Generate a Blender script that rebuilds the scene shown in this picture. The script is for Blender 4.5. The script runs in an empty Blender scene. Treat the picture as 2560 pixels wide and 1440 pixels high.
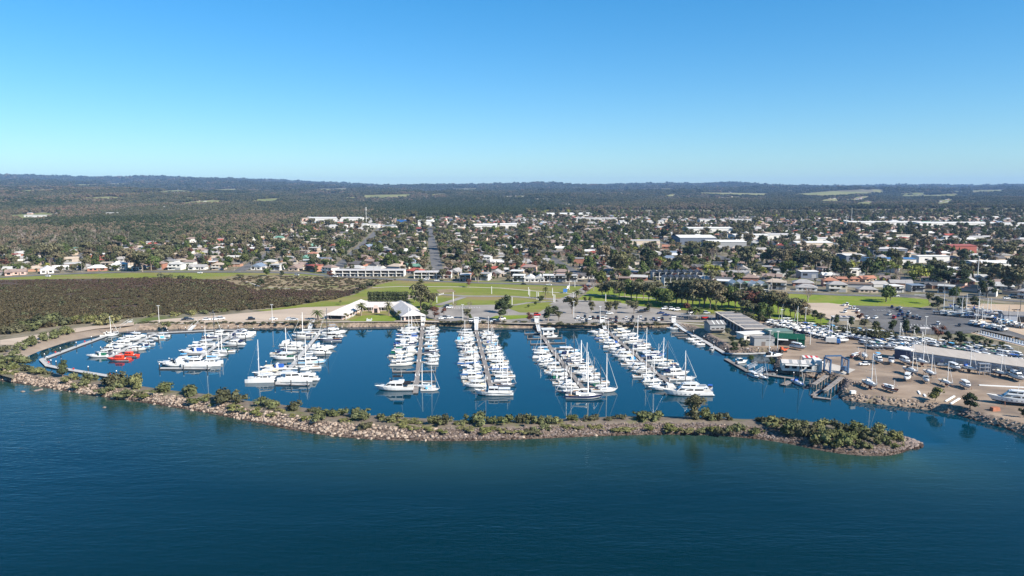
import bpy, math, random
import numpy as np
from mathutils import Vector, Matrix
from mathutils.geometry import tessellate_polygon

# ------------------------------------------------------------------ camera, sky, sun, exposure
SC = bpy.context.scene
COL = SC.collection
F_PX, HORIZON, CAM_H = 1828.0, 474.0, 80.0
PITCH = math.atan((720.0 - HORIZON) / F_PX)
cam_d = bpy.data.cameras.new('camera'); cam = bpy.data.objects.new('camera', cam_d); COL.objects.link(cam)
cam.location = (0, 0, CAM_H); cam.rotation_euler = (math.pi / 2 - PITCH, 0, 0)
cam_d.sensor_width = 36.0; cam_d.lens = 36.0 * F_PX / 2560.0
cam_d.clip_start = 1.0; cam_d.clip_end = 60000.0
SC.camera = cam

SUN_EL, SUN_AZ = math.radians(35.0), math.radians(-35.0)      # azimuth from +X (right) towards +Y (away)
sun_dir = Vector((math.cos(SUN_EL) * math.cos(SUN_AZ), math.cos(SUN_EL) * math.sin(SUN_AZ), math.sin(SUN_EL)))
W = bpy.data.worlds.new('World'); SC.world = W; W.use_nodes = True
nt = W.node_tree; nt.nodes.clear()
sky = nt.nodes.new('ShaderNodeTexSky'); sky.sky_type = 'NISHITA'; sky.sun_disc = False
sky.sun_elevation = SUN_EL
sky.sun_rotation = math.pi / 2 - SUN_AZ          # 0 = +Y, clockwise seen from above
sky.air_density = 1.0; sky.dust_density = 0.3; sky.ozone_density = 6.0; sky.altitude = 0.0
gam = nt.nodes.new('ShaderNodeGamma'); gam.inputs['Gamma'].default_value = 0.8
hsv = nt.nodes.new('ShaderNodeHueSaturation'); hsv.inputs['Saturation'].default_value = 1.3
tint = nt.nodes.new('ShaderNodeMix'); tint.data_type = 'RGBA'; tint.blend_type = 'MULTIPLY'; tint.inputs[0].default_value = 1.0
tint.inputs[7].default_value = (0.80, 1.02, 1.10, 1)
bg = nt.nodes.new('ShaderNodeBackground'); bg.inputs['Strength'].default_value = 0.103
out = nt.nodes.new('ShaderNodeOutputWorld')
nt.links.new(sky.outputs['Color'], hsv.inputs['Color']); nt.links.new(hsv.outputs['Color'], gam.inputs['Color']); nt.links.new(gam.outputs['Color'], tint.inputs[6]); nt.links.new(tint.outputs[2], bg.inputs['Color'])
nt.links.new(bg.outputs['Background'], out.inputs['Surface'])
sd = bpy.data.lights.new('sun', 'SUN'); sd.energy = 5.0; sd.angle = math.radians(0.5); sd.color = (1.0, 0.93, 0.82)
so = bpy.data.objects.new('sun', sd); COL.objects.link(so)
so.rotation_euler = (-sun_dir).to_track_quat('-Z', 'Y').to_euler()
so.location = (200, -100, 300)
SC.view_settings.view_transform = 'Standard'; SC.view_settings.look = 'None'
SC.view_settings.exposure = 1.0; SC.view_settings.gamma = 1.0
SC.view_settings.use_curve_mapping = False
SC.render.engine = 'CYCLES'
SC.cycles.use_denoising = True
SC.cycles.max_bounces = 6; SC.cycles.diffuse_bounces = 2; SC.cycles.glossy_bounces = 3
SC.cycles.transparent_max_bounces = 6; SC.cycles.volume_bounces = 0
SC.cycles.use_adaptive_sampling = True; SC.cycles.adaptive_threshold = 0.01
# ------------------------------------------------------------------ helpers
RND = random.Random(7)
LAND = 2.4

def ray(px, py):
    dx, dy = (px - 1280.0) / F_PX, (720.0 - py) / F_PX
    cp, sp = math.cos(PITCH), math.sin(PITCH)
    return Vector((dx, cp + dy * sp, -sp + dy * cp))

def G(px, py, z=LAND):
    """ground point (x, y) seen at a pixel of the photograph, on the level z"""
    d = ray(px, py); t = (z - CAM_H) / d.z
    return (d.x * t, d.y * t)

def sstep(a, b, t):
    t = min(1.0, max(0.0, (t - a) / (b - a))); return t * t * (3 - 2 * t)

def terrain(x, y):
    """height of the land: level near the water, rising to low hills far inland, higher to the west"""
    if y < 1500: return LAND
    az = x / y
    west = sstep(0.05, -0.55, az)
    t = (y - 1500) / 9500.0
    top = 118 + 118 * west - 14 * sstep(-0.4, -0.12, az) * (1 - sstep(-0.12, 0.05, az))
    z = LAND + top * (t ** 1.25 if t < 1 else 1 + 0.04 * (t - 1))
    k = sstep(1500, 4200, y)
    z += k * 1.5 * (9 * math.sin(x / 830 + 1.3) * math.sin(y / 690 + x / 2100) + 6 * math.sin(x / 410 + y / 530) + 4 * math.sin(x / 205 - y / 300 + 2))
    z += sstep(6000, 10500, y) * (15 * math.sin(x / 1350 + .6) + 10 * math.sin(x / 560 + 2.1) + 6 * math.sin(x / 230))
    return z

def GT(px, py):
    """point on the terrain seen at a pixel"""
    d = ray(px, py); x, y = G(px, max(py, HORIZON + 3)); z = terrain(x, y)
    if y < 1500: return (x, y, LAND)
    t = 1400.0 / d.y
    for _ in range(4000):
        p = Vector((0, 0, CAM_H)) + d * t
        if p.z <= terrain(p.x, p.y): break
        t *= 1.01
    return (p.x, p.y, terrain(p.x, p.y))

class MB:
    """collects faces; build() links them as ONE mesh object"""
    def __init__(s): s.v = []; s.f = []; s.m = []
    def poly(s, pts, mi=0):
        b = len(s.v); s.v += [tuple(p) for p in pts]; s.f.append(tuple(range(b, b + len(pts)))); s.m.append(mi); return s
    def box(s, x0, x1, y0, y1, z0, z1, mi=0, rz=0.0, c=(0, 0)):
        b = len(s.v); cr, sr = math.cos(rz), math.sin(rz)
        for z in (z0, z1):
            for x, y in ((x0, y0), (x1, y0), (x1, y1), (x0, y1)):
                s.v.append((c[0] + x * cr - y * sr, c[1] + x * sr + y * cr, z))
        for f in ((3, 2, 1, 0), (4, 5, 6, 7), (0, 1, 5, 4), (1, 2, 6, 5), (2, 3, 7, 6), (3, 0, 4, 7)):
            s.f.append(tuple(b + i for i in f)); s.m.append(mi)
        return s
    def prism(s, pts, z0, z1, mi=0, top=None):
        """pts counter-clockwise; top: other points for the upper ring"""
        b = len(s.v); n = len(pts); top = top or pts
        s.v += [(p[0], p[1], z0) for p in pts] + [(p[0], p[1], z1) for p in top]
        for i in range(n):
            j = (i + 1) % n; s.f.append((b + i, b + j, b + n + j, b + n + i)); s.m.append(mi)
        s.f.append(tuple(b + n + i for i in range(n))); s.m.append(mi)
        s.f.append(tuple(b + i for i in reversed(range(n)))); s.m.append(mi)
        return s
    def tube(s, p, q, r0, r1=None, n=5, mi=0):
        r1 = r0 if r1 is None else r1
        p, q = Vector(p), Vector(q); d = (q - p).normalized()
        a = d.orthogonal().normalized(); c = d.cross(a); b = len(s.v)
        for o, r in ((p, r0), (q, r1)):
            for i in range(n):
                t = 2 * math.pi * i / n; s.v.append(tuple(o + a * (r * math.cos(t)) + c * (r * math.sin(t))))
        for i in range(n):
            j = (i + 1) % n; s.f.append((b + i, b + j, b + n + j, b + n + i)); s.m.append(mi)
        s.f.append(tuple(b + i for i in reversed(range(n)))); s.m.append(mi)
        s.f.append(tuple(b + n + i for i in range(n))); s.m.append(mi)
        return s
    def rings(s, rings, mi=0, cap=True, closed=True):
        """skin over rings of equal length"""
        b = len(s.v); n = len(rings[0])
        for r in rings: s.v += [tuple(p) for p in r]
        for k in range(len(rings) - 1):
            for i in range(n if closed else n - 1):
                j = (i + 1) % n
                s.f.append((b + k * n + i, b + k * n + j, b + (k + 1) * n + j, b + (k + 1) * n + i))
                s.m.append(mi[i] if isinstance(mi, (list, tuple)) else mi)
        if cap:
            c = mi[0] if isinstance(mi, (list, tuple)) else mi
            s.f.append(tuple(b + i for i in reversed(range(n)))); s.m.append(c)
            s.f.append(tuple(b + (len(rings) - 1) * n + i for i in range(n))); s.m.append(c)
        return s
    def mesh(s, name, mats, smooth=False):
        me = bpy.data.meshes.new(name); me.from_pydata(s.v, [], s.f)
        for m in (mats if isinstance(mats, (list, tuple)) else [mats]): me.materials.append(m)
        me.polygons.foreach_set('material_index', s.m)
        if smooth: me.polygons.foreach_set('use_smooth', [True] * len(s.f))
        me.update(); return me
    def build(s, name, mats, parent=None, smooth=False):
        return obj(name, s.mesh(name, mats, smooth), parent)

def obj(name, me, parent=None, loc=None, rz=None, scale=None):
    o = bpy.data.objects.new(name, me); COL.objects.link(o)
    if parent is not None: o.parent = parent
    if loc is not None: o.location = loc
    if rz is not None: o.rotation_euler = (0, 0, rz)
    if scale is not None: o.scale = scale if isinstance(scale, (tuple, list, Vector)) else (scale,) * 3
    return o

def tag(o, label, cat, group=None):
    o['label'] = label; o['category'] = cat
    if group: o['group'] = group
    return o

def thing(name, label, cat, loc=(0, 0, 0), rz=0.0, group=None, scale=None):
    return tag(obj(name, None, None, loc, rz, scale), label, cat, group)

def struct(o): o['kind'] = 'structure'; return o
def stuff(o): o['kind'] = 'stuff'; return o

class Proto:
    """a kind of thing, described once: parts with their own mesh, sub-parts below them; place() makes one individual"""
    def __init__(s): s.parts = []
    def add(s, name, mb, mats, key=None, sub=None, loc=None, rz=None, smooth=False):
        me = mb if isinstance(mb, bpy.types.Mesh) else mb.mesh(name, mats, smooth)
        s.parts.append((name, me, key, sub, loc, rz)); return len(s.parts) - 1
    def place(s, name, label, cat, loc, rz=0.0, group=None, scale=None, mats=None, skip=()):
        root = thing(name, label, cat, loc, rz, group, scale); made = []
        for (n, me, key, sub, l, r) in s.parts:
            if key in skip: made.append(None); continue
            o = obj(n, me, root if sub is None else (made[sub] or root), l, r); made.append(o)
            if mats and key in mats and o.data.materials:
                o.material_slots[0].link = 'OBJECT'; o.material_slots[0].material = mats[key]
        return root

ONES = 'zeroth first second third fourth fifth sixth seventh eighth ninth tenth eleventh twelfth thirteenth fourteenth fifteenth sixteenth seventeenth eighteenth nineteenth'.split()
TENS = {2: 'twenty', 3: 'thirty', 4: 'forty', 5: 'fifty', 6: 'sixty', 7: 'seventy', 8: 'eighty', 9: 'ninety'}
TENTH = {2: 'twentieth', 3: 'thirtieth', 4: 'fortieth', 5: 'fiftieth', 6: 'sixtieth', 7: 'seventieth', 8: 'eightieth', 9: 'ninetieth'}
def nth(n):
    if n < 20: return ONES[n]
    if n < 100: return TENTH[n // 10] if n % 10 == 0 else TENS[n // 10] + '-' + ONES[n % 10]
    return 'hundred-and-' + nth(n - 100)

# ---- materials
def mat(name, color, rough=0.8, metal=0.0, spec=0.5):
    m = bpy.data.materials.new(name); m.use_nodes = True
    b = m.node_tree.nodes['Principled BSDF']
    b.inputs['Base Color'].default_value = (*color, 1); b.inputs['Roughness'].default_value = rough
    b.inputs['Metallic'].default_value = metal; b.inputs['Specular IOR Level'].default_value = spec
    return m

def noisy(name, c0, c1, scale, rough=0.85, detail=6.0, c2=None, scale2=None, stretch=None, spec=0.06, bump=0.0, lo=0.35, hi=0.65):
    """two (or three) colours mixed by world-space noise"""
    m = mat(name, c0, rough, 0.0, spec); t = m.node_tree; b = t.nodes['Principled BSDF']
    geo = t.nodes.new('ShaderNodeNewGeometry'); src = geo.outputs['Position']
    if stretch:
        mp = t.nodes.new('ShaderNodeMapping'); mp.inputs['Scale'].default_value = stretch
        t.links.new(src, mp.inputs['Vector']); src = mp.outputs['Vector']
    def noise(sc, det):
        n = t.nodes.new('ShaderNodeTexNoise'); n.inputs['Scale'].default_value = sc; n.inputs['Detail'].default_value = det
        n.inputs['Roughness'].default_value = 0.62
        t.links.new(src, n.inputs['Vector']); return n
    n1 = noise(scale, detail)
    r = t.nodes.new('ShaderNodeValToRGB'); t.links.new(n1.outputs['Fac'], r.inputs['Fac'])
    r.color_ramp.elements[0].position = lo; r.color_ramp.elements[1].position = hi
    r.color_ramp.elements[0].color = (*c0, 1); r.color_ramp.elements[1].color = (*c1, 1)
    colr = r.outputs['Color']
    if c2 is not None:
        n2 = noise(scale2, 4.0); mr = t.nodes.new('ShaderNodeMapRange')
        mr.inputs['From Min'].default_value = 0.5; mr.inputs['From Max'].default_value = 0.68
        t.links.new(n2.outputs['Fac'], mr.inputs['Value'])
        mx = t.nodes.new('ShaderNodeMix'); mx.data_type = 'RGBA'; mx.inputs[7].default_value = (*c2, 1)
        t.links.new(mr.outputs['Result'], mx.inputs[0]); t.links.new(colr, mx.inputs[6]); colr = mx.outputs[2]
    t.links.new(colr, b.inputs['Base Color'])
    if bump:
        bp = t.nodes.new('ShaderNodeBump'); bp.inputs['Strength'].default_value = 1.0; bp.inputs['Distance'].default_value = bump
        t.links.new(n1.outputs['Fac'], bp.inputs['Height']); t.links.new(bp.outputs['Normal'], b.inputs['Normal'])
    return m

def varied(name, c0, c1, rough=0.8, noise_scale=None, spec=0.05, c2=None, amount=0.5, island=0.0, per_piece=False):
    """colour differs from one individual to the next (and a little over each)"""
    m = mat(name, c0, rough, 0.0, spec); t = m.node_tree; b = t.nodes['Principled BSDF']
    oi = t.nodes.new('ShaderNodeObjectInfo'); r = t.nodes.new('ShaderNodeValToRGB')
    r.color_ramp.elements[0].color = (*c0, 1); r.color_ramp.elements[1].color = (*c1, 1)
    if c2 is not None:
        e = r.color_ramp.elements.new(0.62); e.color = (*c2, 1)
    geo = t.nodes.new('ShaderNodeNewGeometry')
    t.links.new(geo.outputs['Random Per Island'] if per_piece else oi.outputs['Random'], r.inputs['Fac']); colr = r.outputs['Color']
    if island:
        mi = t.nodes.new('ShaderNodeMapRange'); mi.inputs['To Min'].default_value = 1.0 - island; mi.inputs['To Max'].default_value = 1.0 + island
        t.links.new(geo.outputs['Random Per Island'], mi.inputs['Value'])
        mq = t.nodes.new('ShaderNodeMix'); mq.data_type = 'RGBA'; mq.blend_type = 'MULTIPLY'; mq.inputs[0].default_value = 1.0
        t.links.new(colr, mq.inputs[6]); t.links.new(mi.outputs['Result'], mq.inputs[7]); colr = mq.outputs[2]
    if noise_scale:
        tc = t.nodes.new('ShaderNodeTexCoord'); n = t.nodes.new('ShaderNodeTexNoise')
        n.inputs['Scale'].default_value = noise_scale; n.inputs['Detail'].default_value = 3.0
        t.links.new(tc.outputs['Object'], n.inputs['Vector'])
        mr = t.nodes.new('ShaderNodeMapRange'); mr.inputs['From Min'].default_value = 0.3; mr.inputs['From Max'].default_value = 0.7
        mr.inputs['To Min'].default_value = 1.0 - amount; mr.inputs['To Max'].default_value = 1.0 + amount
        t.links.new(n.outputs['Fac'], mr.inputs['Value'])
        mx = t.nodes.new('ShaderNodeMix'); mx.data_type = 'RGBA'; mx.blend_type = 'MULTIPLY'; mx.inputs[0].default_value = 1.0
        t.links.new(colr, mx.inputs[6]); t.links.new(mr.outputs['Result'], mx.inputs[7]); colr = mx.outputs[2]
    t.links.new(colr, b.inputs['Base Color'])
    return m

def sheet(name, pts, z, m, holes=None):
    """a level sheet from a polygon (x, y)"""
    vs = [Vector((p[0], p[1], 0)) for p in pts]
    me = bpy.data.meshes.new(name)
    me.from_pydata([(p[0], p[1], z) for p in pts], [], [tuple(t) for t in tessellate_polygon([vs])])
    me.update()
    up = [p for p in me.polygons if p.normal.z < 0]
    if up: me.flip_normals() if len(up) == len(me.polygons) else None
    me.materials.append(m)
    return struct(obj(name, me))

def band(pts, w):
    """the outline of a strip of width w along a line"""
    L, R = [], []
    for i, p in enumerate(pts):
        a = Vector(pts[max(0, i - 1)][:2]); b = Vector(pts[min(len(pts) - 1, i + 1)][:2]); d = (b - a).normalized()
        n = Vector((-d.y, d.x)) * w * 0.5; p = Vector(p[:2]); L.append(tuple(p + n)); R.append(tuple(p - n))
    return R + L[::-1]

def resample(pts, n):
    P = [Vector(p) for p in pts]; acc = [0.0]
    for a, b in zip(P, P[1:]): acc.append(acc[-1] + (b - a).length)
    outp = []
    for k in range(n):
        s = acc[-1] * k / (n - 1); i = max(0, min(len(P) - 2, next((j for j in range(len(acc) - 1) if acc[j + 1] >= s), len(P) - 2)))
        u = (s - acc[i]) / max(1e-9, acc[i + 1] - acc[i]); outp.append(P[i].lerp(P[i + 1], min(1, max(0, u))))
    return outp

def smooth_line(pts, it=2):
    P = [Vector(p) for p in pts]
    for _ in range(it):
        Q = [P[0]]
        for a, b in zip(P, P[1:]): Q += [a.lerp(b, 0.25), a.lerp(b, 0.75)]
        P = Q + [P[-1]]
    return P
# ------------------------------------------------------------------ materials of the setting
M = {}
M['rock_pink'] = varied('rock_pink', (0.25, 0.185, 0.14), (0.115, 0.085, 0.068), 0.9, 2.5, c2=(0.34, 0.27, 0.215), amount=0.35, per_piece=True)
M['rock_wet'] = varied('rock_wet', (0.075, 0.050, 0.040), (0.035, 0.026, 0.022), 0.6, 2.5, amount=0.3, per_piece=True)
M['rock_grey'] = varied('rock_grey', (0.16, 0.13, 0.118), (0.10, 0.085, 0.08), 0.9, 2.5, c2=(0.22, 0.175, 0.155), amount=0.35, per_piece=True)
M['crest'] = noisy('crest_soil', (0.115, 0.095, 0.078), (0.19, 0.155, 0.12), 0.3, c2=(0.115, 0.12, 0.05), scale2=0.12)
M['scree'] = noisy('scree', (0.045, 0.035, 0.03), (0.16, 0.12, 0.095), 1.1, lo=0.4, hi=0.6)
M['bank'] = noisy('bank_soil', (0.13, 0.10, 0.078), (0.34, 0.26, 0.195), 0.5, c2=(0.10, 0.095, 0.05), scale2=0.10)
M['mud'] = noisy('mud', (0.19, 0.15, 0.12), (0.26, 0.21, 0.165), 0.1, rough=0.6)
M['land'] = noisy('land_cover', (0.10, 0.09, 0.055), (0.24, 0.205, 0.155), 0.09, c2=(0.10, 0.125, 0.035), scale2=0.02)
M['lawn'] = noisy('lawn', (0.13, 0.16, 0.027), (0.185, 0.195, 0.048), 0.09, c2=(0.22, 0.165, 0.08), scale2=0.03, stretch=(0.5, 1, 1))
M['lawn_bright'] = noisy('lawn_bright', (0.125, 0.18, 0.02), (0.18, 0.215, 0.035), 0.09, c2=(0.22, 0.195, 0.06), scale2=0.02)
M['saltmarsh'] = noisy('saltmarsh', (0.20, 0.15, 0.095), (0.27, 0.215, 0.13), 0.06, c2=(0.14, 0.15, 0.055), scale2=0.03, lo=0.4, hi=0.6)
M['marsh'] = noisy('marsh_floor', (0.065, 0.045, 0.035), (0.095, 0.07, 0.05), 0.05)
M['gravel'] = noisy('gravel', (0.38, 0.30, 0.23), (0.44, 0.355, 0.275), 0.035, c2=(0.31, 0.25, 0.195), scale2=0.05, stretch=(0.35, 1, 1))
M['dirt'] = noisy('yard_dirt', (0.215, 0.16, 0.118), (0.31, 0.24, 0.18), 0.12, c2=(0.15, 0.118, 0.095), scale2=0.05, stretch=(0.6, 1, 1))
M['carpark'] = noisy('pale_asphalt', (0.225, 0.205, 0.185), (0.28, 0.255, 0.23), 0.06, c2=(0.18, 0.165, 0.15), scale2=0.04)
M['asphalt'] = noisy('asphalt', (0.075, 0.075, 0.08), (0.12, 0.118, 0.118), 0.06, c2=(0.17, 0.16, 0.15), scale2=0.025)
M['road'] = noisy('road_asphalt', (0.11, 0.108, 0.108), (0.155, 0.15, 0.145), 0.08)
M['path'] = mat('path', (0.38, 0.33, 0.27), 0.9)
M['concrete'] = noisy('concrete', (0.38, 0.35, 0.31), (0.45, 0.41, 0.36), 0.2)
M['sand'] = noisy('sand', (0.36, 0.27, 0.19), (0.42, 0.32, 0.23), 0.04)
M['paint'] = mat('line_paint', (0.75, 0.74, 0.70), 0.7)
M['field'] = noisy('paddock', (0.15, 0.165, 0.06), (0.24, 0.22, 0.10), 0.004)

def water(name, deep, shallow, still):
    """open water with wind ripples, passing into the still water of the basin (attribute calm); shallows by the attribute shallow"""
    m = mat(name, deep, 0.1, 0.0, 0.5); t = m.node_tree; b = t.nodes['Principled BSDF']; b.inputs['IOR'].default_value = 1.333
    geo = t.nodes.new('ShaderNodeNewGeometry'); N = t.nodes.new; Lk = t.links.new
    def noise(sc, sx, det):
        mp = N('ShaderNodeMapping'); mp.inputs['Scale'].default_value = (sx, 1, 1); mp.inputs['Rotation'].default_value = (0, 0, 0.12)
        n = N('ShaderNodeTexNoise'); n.inputs['Scale'].default_value = sc; n.inputs['Detail'].default_value = det
        Lk(geo.outputs['Position'], mp.inputs['Vector']); Lk(mp.outputs['Vector'], n.inputs['Vector']); return n.outputs['Fac']
    def math_(op, x, y, z=None):
        k = N('ShaderNodeMath'); k.operation = op
        for i, v in enumerate((x, y, z)):
            if v is None: continue
            if isinstance(v, (int, float)): k.inputs[i].default_value = v
            else: Lk(v, k.inputs[i])
        return k.outputs[0]
    def rng(x, f0, f1, t0, t1):
        r_ = N('ShaderNodeMapRange'); Lk(x, r_.inputs['Value'])
        for n_, v in zip(('From Min', 'From Max', 'To Min', 'To Max'), (f0, f1, t0, t1)): r_.inputs[n_].default_value = v
        return r_.outputs['Result']
    calm = N('ShaderNodeAttribute'); calm.attribute_name = 'calm'; calm = calm.outputs['Fac']; shl = N('ShaderNodeAttribute'); shl.attribute_name = 'shallow'
    h = math_('MULTIPLY', noise(1.1, 0.32, 2.0), 0.10); h = math_('MULTIPLY_ADD', noise(0.35, 0.3, 2.0), 0.13, h); h = math_('MULTIPLY_ADD', noise(0.06, 0.25, 2.0), 0.25, h)
    gust = rng(noise(0.012, 0.35, 3.0), 0.35, 0.65, 0.45, 1.35)
    amp = math_('MULTIPLY', gust, math_('SUBTRACT', 1.0, calm)); h = math_('MULTIPLY', h, amp)
    hb = math_('MULTIPLY', noise(0.8, 0.6, 2.0), 0.006); hb = math_('MULTIPLY_ADD', noise(0.15, 0.5, 1.0), 0.012, hb); h = math_('ADD', h, hb)
    bp = N('ShaderNodeBump'); bp.inputs['Strength'].default_value = 1.0; bp.inputs['Distance'].default_value = 1.0; Lk(h, bp.inputs['Height']); Lk(bp.outputs['Normal'], b.inputs['Normal'])
    Lk(rng(calm, 0, 1, 0.10, 0.03), b.inputs['Roughness'])
    def mix(f, x, y):
        q = N('ShaderNodeMix'); q.data_type = 'RGBA'; Lk(f, q.inputs[0])
        for i, v in ((6, x), (7, y)):
            if isinstance(v, tuple): q.inputs[i].default_value = (*v, 1)
            else: Lk(v, q.inputs[i])
        return q.outputs[2]
    c = mix(math_('MULTIPLY', shl.outputs['Fac'], rng(noise(0.02, 0.6, 4.0), 0.3, 0.65, 0.35, 1.1)), deep, shallow); Lk(mix(calm, c, still), b.inputs['Base Color'])
    return m
M['sea'] = water('sea_water', (0.0005, 0.0118, 0.0138), (0.022, 0.056, 0.044), (0.0002, 0.029, 0.050))
# ------------------------------------------------------------------ outlines (read off the photograph, laid on the water level)
W0 = lambda L: [G(x, y, 0.0) for x, y in L]
OUTER = [(-60, 945), (0, 952), (100, 966), (160, 977), (250, 992), (375, 1008), (500, 1029), (640, 1056), (740, 1077), (830, 1091), (920, 1098), (1010, 1102), (1200, 1103), (1400, 1094),
         (1560, 1088), (1700, 1086), (1780, 1088), (1850, 1093), (1930, 1102), (2000, 1115), (2070, 1130), (2130, 1138), (2200, 1141), (2245, 1136), (2272, 1125), (2283, 1112)]
INNER = [(40, 907), (55, 912), (75, 922), (120, 934), (175, 944), (250, 955), (375, 973), (434, 982), (529, 990), (613, 1006), (700, 1014), (761, 1021), (873, 1038), (1000, 1045), (1060, 1049), (1150, 1057),
         (1280, 1058), (1400, 1053), (1440, 1051), (1580, 1044), (1690, 1047), (1780, 1049), (1865, 1054), (1920, 1049), (2000, 1052), (2080, 1062), (2170, 1072), (2235, 1084), (2266, 1096), (2281, 1108)]
SHORE = [(38, 905), (50, 903), (70, 890), (100, 877), (175, 852), (250, 837), (315, 828), (345, 826), (440, 823), (545, 822), (640, 820), (760, 819), (880, 818), (1000, 816), (1100, 815), (1150, 817), (1185, 820), (1300, 820), (1450, 820), (1600, 819),
         (1680, 818), (1722, 826), (1752, 842), (1790, 866), (1822, 884), (1880, 884), (1925, 884), (1937, 893), (1932, 906), (1938, 930), (1985, 938), (2030, 945), (2062, 947), (2085, 953), (2105, 962), (2092, 985), (2108, 1000),
         (2160, 1007), (2220, 1013), (2320, 1025), (2395, 1038), (2470, 1060), (2520, 1073), (2560, 1088), (2640, 1105), (2760, 1118)]
INLET = [(3000, 1010), (2800, 940), (2680, 905), (2560, 873), (2500, 858), (2440, 841), (2432, 833), (2452, 829), (2560, 851), (2680, 880), (2900, 925), (3200, 960)]

def offset_line(P, w):
    """w > 0: to the left of the way the line runs"""
    P = [Vector(p) for p in P]; o = []
    for i, p in enumerate(P):
        a, b = P[max(0, i - 1)], P[min(len(P) - 1, i + 1)]; d = (b - a).normalized()
        wi = w(i) if callable(w) else w
        o.append(p + Vector((-d.y, d.x)) * wi)
    return o

shore = W0(SHORE); inlet = W0(INLET); outer = W0(OUTER); inner = W0(INNER)
bank_w = lambda i: 8.0 if i < 7 else (4.5 if i < 21 else 3.2)
shore_top = offset_line(shore, bank_w); inlet_top = offset_line(inlet, 3.5)
west_sea = W0([(-1500, 850), (-500, 900), (-60, 945)]); west_top = offset_line(west_sea, 4.0)
# the spit at the west end joins the land to the breakwater
near_edge = [tuple(p) for p in west_top] + [G(35, 947)] + [G(30, 912)] + [tuple(p) for p in shore_top] + [G(2900, 1110)] + [tuple(p) for p in inlet_top] + [(1700, 300)]

def build_ground():
    FAR = 760.0
    # near part: from the water's edge to a level line; then rows further and further apart to the hills
    pts = near_edge + [(1700, FAR), (-1700, FAR), (-1700, 330)]
    vs = [Vector((p[0], p[1], 0)) for p in pts]
    V = [(p[0], p[1], LAND) for p in pts]; F = [tuple(t) for t in tessellate_polygon([vs])]
    ys = [FAR, 1100, 1500]
    while ys[-1] < 16000: ys.append(ys[-1] * 1.055)
    us = np.linspace(-1.0, 1.0, 90)
    b = len(V)
    for y in ys:
        half = 1700 + (y - FAR) * 1.15
        for u in us: V.append((u * half, y, terrain(u * half, y)))
    n = len(us)
    for r in range(len(ys) - 1):
        for c in range(n - 1): F.append((b + r * n + c, b + r * n + c + 1, b + (r + 1) * n + c + 1, b + (r + 1) * n + c))
    F2 = []
    for f in F:
        a, q, w = (Vector(V[i]) for i in f[:3])
        F2.append(f if (q - a).cross(w - a).z > 0 else tuple(reversed(f)))
    me = bpy.data.meshes.new('ground'); me.from_pydata(V, [], F2); me.materials.append(M['land']); me.update()
    return struct(obj('ground', me))
build_ground()

mid = [o.lerp(i, 0.5) for o, i in zip(resample(outer, 60), resample(inner, 60))]
tip = mid[-1]; mouth = Vector(G(2760, 1118, 0))
basin_pts = [tuple(p) for p in mid[2:]] + [tuple(tip.lerp(mouth, 1.0))] + [tuple(p) for p in offset_line(shore, 6.0)][::-1]
def build_sea():
    xs = [-9000, -3000, -1200, -700, -500, -420] + list(range(-380, 421, 5)) + [500, 700, 1200, 3000, 9000]
    ys = [-9000, -1500, -300, 0, 60] + list(range(100, 446, 4)) + [520, 760]
    op = np.array([tuple(p) for p in resample(outer, 160)]); V, S, C = [], [], []
    def in_poly(x, y, P):
        c = False; n = len(P)
        for i in range(n):
            (x0, y0), (x1, y1) = P[i], P[i - 1]
            if (y0 > y) != (y1 > y) and x < (x1 - x0) * (y - y0) / (y1 - y0) + x0: c = not c
        return c
    d_ = (mouth - tip).normalized(); nrm = Vector((-d_.y, d_.x))
    for y in ys:
        for x in xs:
            V.append((x, y, 0.0))
            d = float(np.min(np.hypot(op[:, 0] - x, op[:, 1] - y))) if abs(x) < 420 and y > 90 else 200.0
            S.append(max(0.0, 1 - max(0.0, d - 3) / 46) ** 1.6)
            w = sstep(-42, 38, (Vector((x, y)) - tip).dot(nrm)) if x > tip.x - 4 else 0.0
            C.append(w if x > tip.x + 8 else max(w, 1.0 if 200 < y < 446 and abs(x) < 425 and in_poly(x, y, basin_pts) else 0.0) if y < 446 else 1.0)
    n = len(xs); F = [(r * n + c, r * n + c + 1, (r + 1) * n + c + 1, (r + 1) * n + c) for r in range(len(ys) - 1) for c in range(n - 1)]
    me = bpy.data.meshes.new('sea'); me.from_pydata(V, [], F); me.materials.append(M['sea'])
    me.attributes.new('shallow', 'FLOAT', 'POINT').data.foreach_set('value', S); me.attributes.new('calm', 'FLOAT', 'POINT').data.foreach_set('value', C); me.update()
    struct(obj('sea', me))
build_sea()

def bank(name, low, high, m, z0=-1.2, ext=2.0, parent=None):
    """a slope from under the water to the edge of the land"""
    low, high = [Vector(p) for p in low], [Vector(p) for p in high]
    mb = MB(); rows = []
    for a, h in zip(low, high):
        d = (h - a); d = d.normalized() if d.length > 0 else d
        rows.append([(a.x - d.x * ext, a.y - d.y * ext, z0), (a.x, a.y, 0.0), (a.x * .45 + h.x * .55, a.y * .45 + h.y * .55, LAND * 0.62), (h.x, h.y, LAND + 0.02), (h.x + d.x * 1.5, h.y + d.y * 1.5, LAND + 0.05)])
    mb.rings(rows, 0, cap=False, closed=False)
    o = mb.build(name, m, None, True); return struct(o)
beach = bank('beach', shore[:8], shore_top[:8], M['mud'])
embank = bank('embankment', shore[7:], shore_top[7:], M['bank'])
bank('inlet_bank', inlet, inlet_top, M['sand'])
bank('sea_bank', west_sea, west_top, M['bank'])

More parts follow.
